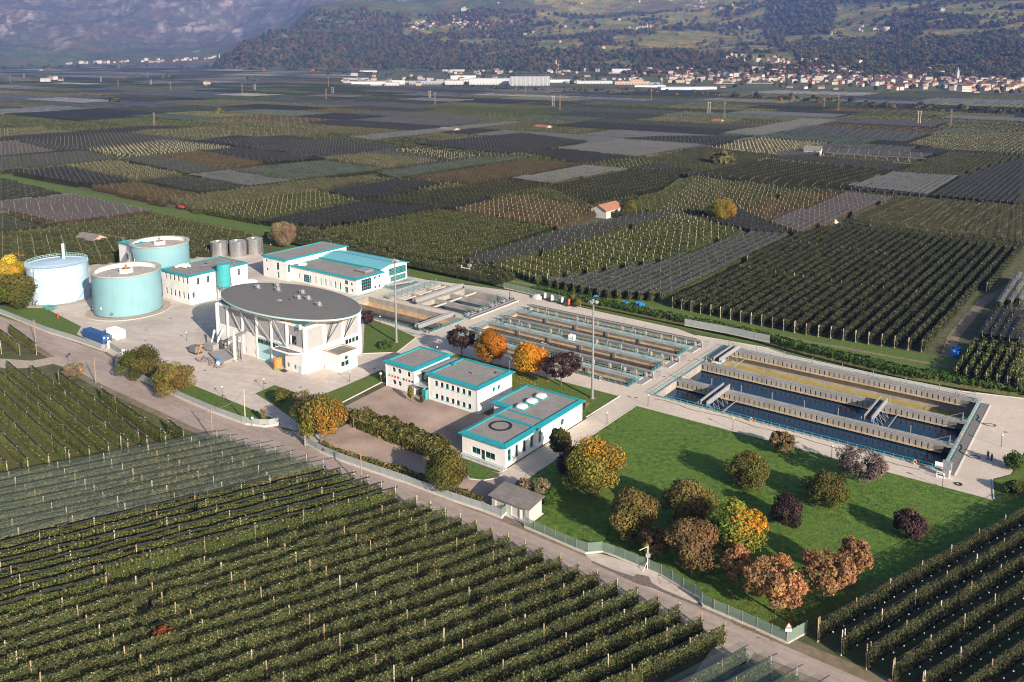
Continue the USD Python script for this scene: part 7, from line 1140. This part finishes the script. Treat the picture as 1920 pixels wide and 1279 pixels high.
def village(pts, where, group, sc=1.0):
    xs_ = [q[0] for q in pts]
    for px, py in pts:
        g = ground_hit(px, py)
        if g is None: continue
        k = int(rng.choice(4, p=[.36, .28, .20, .16])); s = sc*rng.uniform(.85, 1.3); NH[0] += 1
        if NH[0] > 295: REST.append((g[0], g[1]-.2, s, k, rng.uniform(0, 3.1))); continue
        side = ('left part', 'middle', 'right part')[int(np.clip((px-min(xs_))/(max(xs_)-min(xs_)+1e-6)*3, 0, 2))]
        copy_of(HP[k], 'village_house', f'{KIND[k]} {where}, {side}', 'house', at=g[0], z=g[1]-.2, rot=rng.choice([0, 90])+rng.uniform(-18, 18)+20, group=f'{KIND[k]} {group}, {side}', scale=s, grid=False)
def scatter(n, x0, x1, yf, spread): 
    x = rng.uniform(x0, x1, n); return [(a, yf(a)+rng.normal(0, spread)) for a in x]
lin = lambda *p: (lambda x: float(np.interp(x, [q[0] for q in p], [q[1] for q in p])))
village(scatter(235, 1250, 1920, lin((1250, 144), (1400, 142), (1600, 149), (1920, 155)), 6.0), 'in the valley town', 'in the valley town', 1.0)
village(scatter(60, 1360, 1620, lin((1360, 106), (1450, 118), (1620, 135)), 5), 'in the upper valley town', 'of the upper town', 1.0)
village(scatter(44, 830, 1250, lin((830, 136), (1050, 134), (1250, 138)), 3), 'behind the white industrial halls', 'behind the industrial halls', 1.0)
village(scatter(70, 770, 925, lin((770, 52), (830, 40), (880, 46), (925, 56)), 5), 'in the slope village left of the centre', 'of the slope village', 1.15)
village(scatter(12, 1155, 1225, lin((1155, 60), (1225, 52)), 2), 'by the small church on the slope', 'by the slope church', 1.1)
village(scatter(12, 1300, 1370, lin((1300, 12), (1370, 18)), 3), 'in the highest hamlet at the upper right', 'of the highest hamlet', 1.2); village(scatter(9, 1600, 1660, lin((1600, 62), (1660, 62)), 2), 'among the terraces at the right', 'among the right-hand terraces', 1.1)
village(scatter(10, 1480, 1540, lin((1480, 95), (1540, 100)), 2), 'on the low terrace above the town', 'above the town', 1.0); village([(1760, 32), (1905, 26), (1680, 58), (1555, 68), (1485, 66), (1220, 92), (1250, 105), (1130, 92), (1000, 62), (960, 42), (870, 18), (935, 8), (985, 66), (1050, 80), (1090, 10), (1195, 8), (1255, 5), (1385, 56), (1450, 24), (1108, 54), (1160, 40), (1060, 52)], 'alone among vineyards on the slope', 'alone on the slope', 1.3)
village(scatter(26, 225, 410, lin((225, 113), (330, 111), (410, 107)), 1.0), 'in the hazy village at the mountain foot', 'at the mountain foot', 1.5); village(scatter(10, 110, 225, lin((110, 115.5), (225, 114.5)), .6), 'scattered at the hazy mountain foot, far left', 'at the far left foot', 1.5)
village(scatter(7, 640, 720, lin((640, 150), (720, 156)), 2), 'in the hamlet at the left end of the industrial halls', 'left of the halls', 1.0); village([(80, 146), (95, 143), (110, 145), (385, 155), (75, 127), (290, 113)], 'alone on the orchard plain at the left', 'alone on the plain', 1.2)
village(scatter(150, 1250, 1925, lin((1250, 146), (1400, 143), (1600, 148), (1920, 154)), 9.0), 'in the valley town', 'in the valley town', .95); village(scatter(50, 640, 1250, lin((640, 150), (1250, 150)), 5.0), 'near the halls', 'near the halls', .95)
rh_ = UsdGeom.Xform.Define(stage, '/World/distant_houses'); tag(rh_, 'scattered pale far houses of the smaller villages on slopes and plain', 'houses', kind='stuff')
a_ = np.array([[r[0][0], r[0][1], r[1]] for r in REST]); instancer(rh_, 'houses', [str(h_) for h_ in HP], a_, np.array([r[4] for r in REST]), np.array([[r[2]]*3 for r in REST]), [r[3] for r in REST])
def hall(px, py, L, Wd, Hh, label, wall='hall_white', roof='hall_roof', rot=0, stripes=0):
    g = ground_hit(px, py); t = thing('industrial_hall', label, 'hall', at=g[0], z=g[1], grid=True, rot=rot+36.9)
    part(t, 'wall', MB().box(-L/2, L/2, -Wd/2, Wd/2, -1, Hh), wall); part(t, 'roof', MB().box(-L/2-.4, L/2+.4, -Wd/2-.4, Wd/2+.4, Hh, Hh+.8), roof)
    for k in range(stripes): x = -L/2+L*(k+.5)/stripes; part(t, 'wall_rib', MB().box(x-L/stripes*.12, x+L/stripes*.12, -Wd/2-.3, -Wd/2, 0, Hh-.5), 'hall_roof')
    bd = MB()
    for k in range(int(L/9)): x = -L/2+5+k*9; bd.box(x-1.6, x+1.6, -Wd/2-.15, -Wd/2-.01, 1, 2.8)
    part(t, 'window_band', bd, 'pane', kind='stuff')
hall(918, 158, 112, 50, 17, 'long bright white hall left of the grey high-bay store', rot=-4); hall(994, 160, 108, 46, 24, 'grey ribbed high-bay store, the tallest hall', 'hall_grey', rot=-2, stripes=9)
for i, (x, y, L, Wd, Hh, lb, wl) in enumerate(((690, 158, 55, 20, 8, 'white low hall at the left end of the row', 'hall_white'), (672, 149, 60, 18, 6, 'saw-tooth grey hall behind the leftmost white one', 'hall_grey'), (746, 157, 22, 16, 9, 'small pale hall, third from the left', 'hall_white'), (800, 157, 60, 22, 7, 'low grey hall with loading bays', 'hall_grey'), (852, 158, 30, 18, 9, 'pale hall just left of the long bright white one', 'hall_white'), (868, 149, 50, 20, 11, 'white hall behind the pale one', 'hall_white'), (1050, 155, 40, 22, 7, 'low white hall right of the high-bay store', 'hall_white'), (1115, 157, 60, 26, 6, 'wide low hall with a pale roof before the town', 'hall_white'), (1185, 158, 58, 24, 6, 'wide low hall with a reddish band before the town', 'wall_pink'), (1290, 170, 78, 26, 7, 'white hall with red trim at the town edge', 'hall_white'), (1218, 165, 46, 24, 6, 'pale hall left of the red-trimmed one', 'hall_white'), (690, 134, 46, 20, 6, 'far pale hall at the foot of the wooded hill', 'hall_white'), (850, 133, 60, 20, 6, 'far pale hall behind the industrial row', 'hall_white'), (1165, 137, 44, 26, 13, 'white office block with flat roof at the upper town edge', 'hall_white'))): hall(x, y, L*1.7, Wd*1.3, Hh*1.25, lb, wl, rot=rng.uniform(-5, 5))
for k in range(18):
    x = 655+k*36+rng.uniform(-9, 9); hall(x, rng.uniform(149, 160), rng.uniform(26, 58), rng.uniform(16, 26), rng.uniform(5, 10), f'{ORD[k]} shed from the left among the smaller sheds of the industrial strip', ['hall_grey', 'wall_cream', 'hall_white', 'wall_pink'][k % 4], ['hall_roof', 'roof_red', 'hall_grey', 'roof_brown'][(k*3) % 4], rot=rng.uniform(-8, 8))
def church(px, py, h, label, wall='wall_white', s=1.0):
    g = ground_hit(px, py); t = thing('church', label, 'church', at=g[0], z=g[1]-.5, grid=False); w = 3.0*s
    part(t, 'tower', MB().box(-w, w, -w, w, -1, h*.62), wall); v = [(-w*1.1, -w*1.1, h*.62), (w*1.1, -w*1.1, h*.62), (w*1.1, w*1.1, h*.62), (-w*1.1, w*1.1, h*.62), (0, 0, h)]
    part(t, 'spire', MB().add(v, [(0, 1, 4), (1, 2, 4), (2, 3, 4), (3, 0, 4)]), 'hall_grey'); part(t, 'nave', MB().box(w, w+14*s, -w*1.6, w*1.6, -1, h*.25), wall); part(t, 'nave_roof', MB().add([(w, -w*1.8, h*.25), (w+14*s, -w*1.8, h*.25), (w+14*s, w*1.8, h*.25), (w, w*1.8, h*.25), (w, 0, h*.38), (w+14*s, 0, h*.38)], [(0, 1, 5), (0, 5, 4), (2, 3, 4), (2, 4, 5), (1, 2, 5), (3, 0, 4)]), 'roof_brown')
church(1799, 148, 42, 'town church with a slender grey spire at the right'); church(1043, 125, 36, 'brown church tower above the industrial halls', 'wall_pink'); church(1213, 56, 40, 'small white church with pointed spire on the slope'); church(411, 108, 42, 'pale church tower in the hazy village at the left'); church(1680, 62, 26, 'white chapel on the terraces at the right', s=.8)
g = ground_hit(872, 22); t = thing('castle', 'pale ruined castle on the slope above the left village', 'castle', at=g[0], z=g[1]-2, grid=False); part(t, 'wall', MB().box(-28, 28, -10, 10, 0, 20), 'wall_cream'); part(t, 'tower', MB().box(-6, 8, -8, 6, 20, 34), 'wall_cream'); part(t, 'tower', MB().box(-26, -16, -8, 6, 20, 26), 'wall_cream')
for i, (x0, x1, y, lb) in enumerate(((1402, 1452, 157, 'larger white arched bridge before the town'), (1346, 1380, 158, 'smaller white arched bridge before the town'))):
    a, b = ground_hit(x0, y)[0], ground_hit(x1, y)[0]; t = thing('arch_bridge', lb, 'bridge', at=a, grid=False); d = b-a; dp = np.array([-d[1], d[0]])/np.linalg.norm(d)*7; Lb = np.linalg.norm(d); hh = Lb*.20
    for sgn in (0, 1): part(t, 'arch', MB().path([(d[0]*s+dp[0]*sgn, d[1]*s+dp[1]*sgn, 3+hh*4*s*(1-s)) for s in np.linspace(0, 1, 17)], 1.1, 6), 'wall_cream')
    part(t, 'deck', MB().beam((dp[0]/2, dp[1]/2, 3), (d[0]+dp[0]/2, d[1]+dp[1]/2, 3), 8, 1.4), 'wall_cream'); hg = MB()
    for s in np.linspace(.08, .92, 14): hg.tube((d[0]*s, d[1]*s, 3), (d[0]*s, d[1]*s, 3+hh*4*s*(1-s)), .25, .25, 4)
    part(t, 'hanger', hg, 'wall_cream')
def far_tree_protos():
    return [crown_proto('far_tree_green', [(.05, .06, .02), (.075, .08, .025)], 1, 70, 11), crown_proto('far_tree_olive', [(.10, .095, .03), (.13, .11, .035)], 1, 70, 12), crown_proto('far_tree_rust', [(.22, .12, .035), (.16, .09, .03)], 1, 70, 13), crown_proto('far_tree_dark', [(.03, .038, .015), (.05, .055, .02)], 1, 70, 14)]
FT = far_tree_protos(); FK = ['dark green tree', 'olive tree', 'rusty autumn tree', 'almost black tree']
def belt(n, x0, x1, yf, spread, size, where, group):
    for px, py in scatter(n, x0, x1, yf, spread):
        g = ground_hit(px, py)
        if g is None: continue
        k = int(rng.choice(4, p=[.4, .3, .12, .18])); s = rng.uniform(*size); sd = ('far left part', 'left part', 'right part', 'far right part')[int(np.clip((px-x0)/(x1-x0)*4, 0, 3))]
        copy_of(FT[k], 'valley_tree', f'{FK[k]} {where}, {sd}', 'tree', at=g[0], z=g[1]-.5, rot=rng.uniform(0, 360), group=f'{FK[k]}s {group}, {sd}', scale=(s, s, s*rng.uniform(.85, 1.2)), grid=False)
belt(85, 800, 1480, lin((800, 165), (1150, 174), (1280, 178), (1480, 186)), 2.0, (3.2, 5.2), 'in the belt between orchards and town', 'in the belt before the town')
belt(70, 1480, 1960, lin((1480, 186), (1600, 193), (1960, 203)), 2.6, (3.4, 5.6), 'in the river belt at the right', 'in the river belt')
belt(60, 1240, 1950, lin((1240, 150), (1500, 156), (1950, 165)), 6, (3.5, 6), 'among the town houses', 'among the town houses'); belt(90, 560, 1240, lin((560, 138), (900, 143), (1240, 150)), 7, (4, 7), 'around the industrial halls', 'around the halls')
belt(55, 0, 640, lin((0, 122), (320, 122), (640, 133)), 2.0, (8, 13), 'along the hazy far edge of the plain', 'at the far edge of the plain'); belt(10, 60, 480, lin((60, 136), (480, 146)), 3, (5, 8), 'standing alone on the far plain', 'alone on the far plain')
for px, py, w_, l in ((215, 194, 7, 'pair of dark trees on the orchard plain at the left'), (410, 216, 5, 'single round tree on the orchard plain, left of centre'), (1352, 312, 6, 'straw-coloured tree among the right-hand orchards')):
    q = G(px, py); copy_of(FT[0 if px < 300 else 1], 'valley_tree', l, 'tree', at=q[:2], scale=(w_*1.5, w_*1.2, w_), grid=False)
# lattice masts and twin poles of the power lines
PY = [(290, 240, 210), (612, 190, 166), (455, 182, 156), (222, 166, 150), (320, 172, 153), (120, 161, 144), (20, 158, 140), (816, 200, 172), (1050, 212, 178), (1358, 226, 190), (1571, 212, 178), (1545, 204, 184), (1221, 190, 168), (985, 180, 160), (1782, 240, 205), (616, 165, 144), (460, 158, 144), (277, 148, 134)]
for i, (x, yb, yt) in enumerate(PY):
    q = G(x, yb); h = (yb-yt)*H/(yb-98.5); t = thing('lattice_mast', 'x', 'power mast', at=q[:2], grid=False, rot=30, group='lattice power masts'); b = MB(); w = max(.9, h*.045)
    tag(t, f'thin brown lattice power mast on the orchard plain, {ORD[sorted(q_[0] for q_ in PY).index(x)]} from the left', 'power mast', 'lattice power masts')
    for sx in (-1, 1):
        for sy in (-1, 1): b.beam((sx*w, sy*w, 0), (sx*w*.35, sy*w*.35, h), .22, .22)
    for k in range(7):
        z0, z1 = h*k/7, h*(k+1)/7; w0, w1 = w*(1-.65*k/7), w*(1-.65*(k+1)/7)
        for sg in (-1, 1): b.beam((-w0, sg*w0, z0), (w1, sg*w1, z1), .13, .13); b.beam((sg*w0, -w0, z0), (sg*w1, w1, z1), .13, .13)
    part(t, 'tower', b, 'pole_wood'); part(t, 'cross_arm', MB().beam((-w*2.6, 0, h*.88), (w*2.6, 0, h*.88), .25, .25).beam((-w*1.8, 0, h*.97), (w*1.8, 0, h*.97), .22, .22), 'pole_wood')
TP = [1723, 1329, 1037, 806, 624, 478, 387, 283, 190, 45, 1241]
for i, (x, yb, yt) in enumerate([(1723, 237, 208), (1329, 216, 191), (1037, 202, 180), (806, 187, 170), (624, 178, 163), (478, 171, 157), (387, 164, 152), (283, 161, 149), (190, 156, 144), (45, 148, 137), (1241, 168, 150)]):
    q = G(x, yb); h = (yb-yt)*H/(yb-98.5); t = thing('twin_pole', f'pair of pale power poles on the plain, {ORD[sorted(TP).index(x)]} such pair from the left', 'power poles', at=q[:2], grid=False, rot=10, group='twin power poles')
    for sx in (-1, 1): part(t, 'pole', MB().tube((sx*1.6, 0, 0), (sx*1.6, 0, h), .42, .32, 8), 'post_concrete')
    part(t, 'cross_arm', MB().beam((-3.2, 0, h-.6), (3.2, 0, h-.6), .3, .3), 'galvanised')
# farm buildings among the orchards
def barn(px, L, Wd, Hh, rh, rot, label, wall='old_wall', roof='terracotta', tiles=10):
    q = G(*px); t = thing('farm_barn', label, 'barn', at=q[:2], rot=rot); wl = [(-L/2, -Wd/2), (L/2, -Wd/2), (L/2, Wd/2), (-L/2, Wd/2)]
    walls(t, wl, -.1, Hh, {0: [win(L*.3, Hh*.5, 1.2, 1.2, m='bark'), win(L*.65, Hh*.45, 1.6, Hh*.8, name='door', m='bark')], 1: [win(Wd*.5, Hh*.5, 1.0, 1.2, m='bark')]}, m=wall); ov = .7
    e = trimesh.creation.extrude_polygon(Polygon([(-Wd/2, Hh), (Wd/2, Hh), (0, Hh+rh)]), L, engine='earcut'); part(t, 'gable', MB().add(np.c_[-L/2+e.vertices[:, 2], e.vertices[:, 0], e.vertices[:, 1]-.02], e.faces), wall)
    for sg in (-1, 1):
        for k in range(tiles): x0 = -L/2-ov+k*(L+2*ov)/tiles; x1 = x0+(L+2*ov)/tiles-.06; p = [(x0, sg*(Wd/2+ov), Hh-ov*rh/(Wd/2)+.05), (x1, sg*(Wd/2+ov), Hh-ov*rh/(Wd/2)+.05), (x1, 0, Hh+rh+.1), (x0, 0, Hh+rh+.1)]; part(t, 'roof_sheet', MB().add(p+[(a, b, c+.12) for a, b, c in p], [(4, 5, 6, 7), (3, 2, 1, 0), (0, 1, 5, 4), (1, 2, 6, 5), (2, 3, 7, 6), (3, 0, 4, 7)]), roof)
barn((1138, 404), 17, 10, 4.4, 2.6, 88, 'white-walled barn with a pinkish tiled roof among the orchards'); barn((1524, 291), 14, 10, 5, 3, 10, 'small white farmhouse with a brown roof at the right', 'plaster', 'fibre_cement')
barn((172, 458), 12, 8, 3, 2.2, 10, 'small hut with a brown roof behind the round tanks', 'wall_pink', 'fibre_cement', 6); barn((208, 453), 17, 5, 2.2, .9, 6, 'long low purple-roofed shed beside the brown hut', 'old_wall', 'roof_brown', 6); barn((843, 248), 22, 12, 3.5, 2, 0, 'brown-roofed shed by the far pale strip', 'wall_cream', 'fibre_cement', 6); barn((1018, 243), 18, 10, 3.5, 2, 0, 'red-roofed shed in the far centre', 'wall_cream', 'roof_red', 6); barn((1346, 232), 12, 9, 4, 2, 0, 'tiny red-roofed shed in the far right orchards', 'wall_cream', 'roof_red', 4)
# vehicles
def van(px, label, body, rot, L=5.0, Hh=2.3, at_uv=False):
    q = G(*px); t = thing('van' if Hh > 1.8 else 'car', label, 'van' if Hh > 1.8 else 'car', at=q[:2], rot=rot); s = Polygon([(-L/2, .35), (L/2, .35), (L/2, 1.0), (L*.33, 1.15), (L*.2, Hh), (-L/2+.1, Hh)]) if Hh > 1.8 else Polygon([(-L/2, .35), (L/2, .35), (L/2, .85), (L*.25, .95), (L*.08, Hh), (-L*.3, Hh), (-L*.46, .95), (-L/2, .9)])
    e = trimesh.creation.extrude_polygon(s, 1.8, engine='earcut'); part(t, 'body', MB().add(np.c_[e.vertices[:, 0], e.vertices[:, 2]-.9, e.vertices[:, 1]], e.faces), body); part(t, 'window', MB().box(-L*.28, L*.12, -.92, .92, Hh-.75, Hh-.2), 'pane')
    for sx in (-1, 1):
        for sy in (-1, 1): part(t, 'wheel', MB().tube((sx*L*.31, sy*.75, .34), (sx*L*.31, sy*.95, .34), .34, .34, 14), 'black_rubber')
van((1564, 420), 'white van parked at the corner of the orchards', 'white_paint', 20); van((290, 383), 'small red car on the grass strip beyond the tanks', 'red', 0, 4.2, 1.45)
q = G(336, 391); t = thing('tractor', 'tractor with a red trailer on the grass strip', 'tractor', at=q[:2]); part(t, 'trailer', MB().box(.5, 5, -1.1, 1.1, .8, 1.7), 'red'); part(t, 'body', MB().box(-2.4, -.4, -.5, .5, .6, 1.5), 'cloth_blue'); part(t, 'cab', MB().box(-1.4, -.2, -.7, .7, 1.5, 2.6), 'dark_metal')
for x, r_, y in ((-.7, .8, .85), (-2.1, .5, .7), (3.6, .5, 1.0)):
    for sy in (-1, 1): part(t, 'wheel', MB().tube((x, sy*y-.15, r_), (x, sy*y+.15, r_), r_, r_, 14), 'black_rubber')
# two people on the apron at the right
import manifold3d as m3
def person(px, label, rot, top, legs, armpose):
    q = G(*px); t = thing('person', label, 'person', at=q[:2], grid=False, rot=rot)
    def sp(p, r): return m3.Manifold.sphere(r, 14).translate(list(map(float, p)))
    def bone(a, ra, b, rb): return m3.Manifold.batch_hull([sp(a, ra), sp(b, rb)])
    def build(bs):
        M = bs[0]
        for b in bs[1:]: M = M+b
        g = M.to_mesh(); tm = trimesh.Trimesh(g.vert_properties[:, :3], g.tri_verts); return MB().tm(tm)
    hip = [(sx*.10, 0, .93) for sx in (-1, 1)]; kn = [(-.12, .05, .50), (.13, -.02, .50)]; an = [(-.13, -.02, .09), (.16, .06, .09)]
    sh = [(-.19, 0, 1.43), (.19, 0, 1.43)]; el, ha = armpose; skin = []
    skin += [bone((0, 0, 1.42), .07, (0, .01, 1.52), .06), bone((0, .0, 1.60), .098, (0, .03, 1.66), .095), bone((0, .09, 1.60), .02, (0, .11, 1.585), .022)]
    bod = [bone((0, 0, .98), .145, (0, 0, 1.18), .135), bone((0, 0, 1.18), .135, (0, 0, 1.36), .15), bone(sh[0], .085, sh[1], .085), bone((0, 0, 1.36), .14, (0, 0, 1.44), .09)]+skin
    for s in (0, 1):
        bod += [bone(sh[s], .07, el[s], .052), bone(el[s], .05, ha[s], .036), bone(hip[s], .105, kn[s], .07), bone(kn[s], .068, an[s], .045), bone(an[s], .05, (an[s][0], an[s][1]+.16, .05), .04), bone(ha[s], .035, (ha[s][0], ha[s][1]+.05, ha[s][2]-.05), .032)]
        for f in range(4): bod.append(bone((ha[s][0]+(f-1.5)*.018, ha[s][1]+.05, ha[s][2]-.05), .010, (ha[s][0]+(f-1.5)*.02, ha[s][1]+.08, ha[s][2]-.12+abs(f-1.5)*.012), .008))
        bod.append(bone((ha[s][0]-.03, ha[s][1]+.03, ha[s][2]-.02), .011, (ha[s][0]-.045, ha[s][1]+.08, ha[s][2]-.05), .009))
    body = part(t, 'body', build(bod), 'skin', smooth=50)
    jk = [bone((0, 0, 1.0), .165, (0, 0, 1.2), .155), bone((0, 0, 1.2), .155, (0, 0, 1.37), .168), bone(sh[0], .1, sh[1], .1)]
    for s in (0, 1): jk += [bone(sh[s], .088, el[s], .068), bone(el[s], .066, ha[s], .046)]
    part(t, 'jacket', build(jk), top, smooth=50); tr = []
    for s in (0, 1): tr += [bone(hip[s], .122, kn[s], .085), bone(kn[s], .085, an[s], .066)]
    part(t, 'trousers', build(tr), legs, smooth=50); part(t, 'hair', build([bone((0, -.02, 1.66), .10, (0, -.015, 1.70), .088), bone((0, -.05, 1.60), .08, (0, -.04, 1.68), .09)]), 'dark_metal', smooth=50)
    sh_ = []
    for s in (0, 1): sh_.append(bone((an[s][0], an[s][1]-.02, .06), .065, (an[s][0], an[s][1]+.18, .05), .055))
    part(t, 'shoe', build(sh_), 'black_rubber', smooth=50)
person((1852, 859), 'person in dark clothes with arms raised to the face, the left one on the apron', 150, 'cloth_dark', 'cloth_dark', ([(-.27, .12, 1.22), (.27, .12, 1.22)], [(-.10, .28, 1.50), (.10, .28, 1.50)]))
person((1859, 864), 'person in a dark blue jacket standing at the right on the apron', -160, 'cloth_blue', 'cloth_dark', ([(-.27, -.02, 1.16), (.28, .02, 1.16)], [(-.25, .10, .92), (.16, .24, 1.10)]))
# ------------------------------------------------------------------ air
HAZE = usdkit.material(stage, '/World/Looks/air', {'v': ('principled_volume', {'color': (.24, .40, 1.0), 'density': 5.0e-5, 'anisotropy': .1})}, [], volume='v.volume')
hz = MB().box(-9500, 9500, -320, 15500, -6.5, 1500); hm = usdkit.mesh(stage, '/World/haze', hz.data(), HAZE); tag(hm, 'thin blue autumn haze filling the valley', 'haze', kind='stuff')
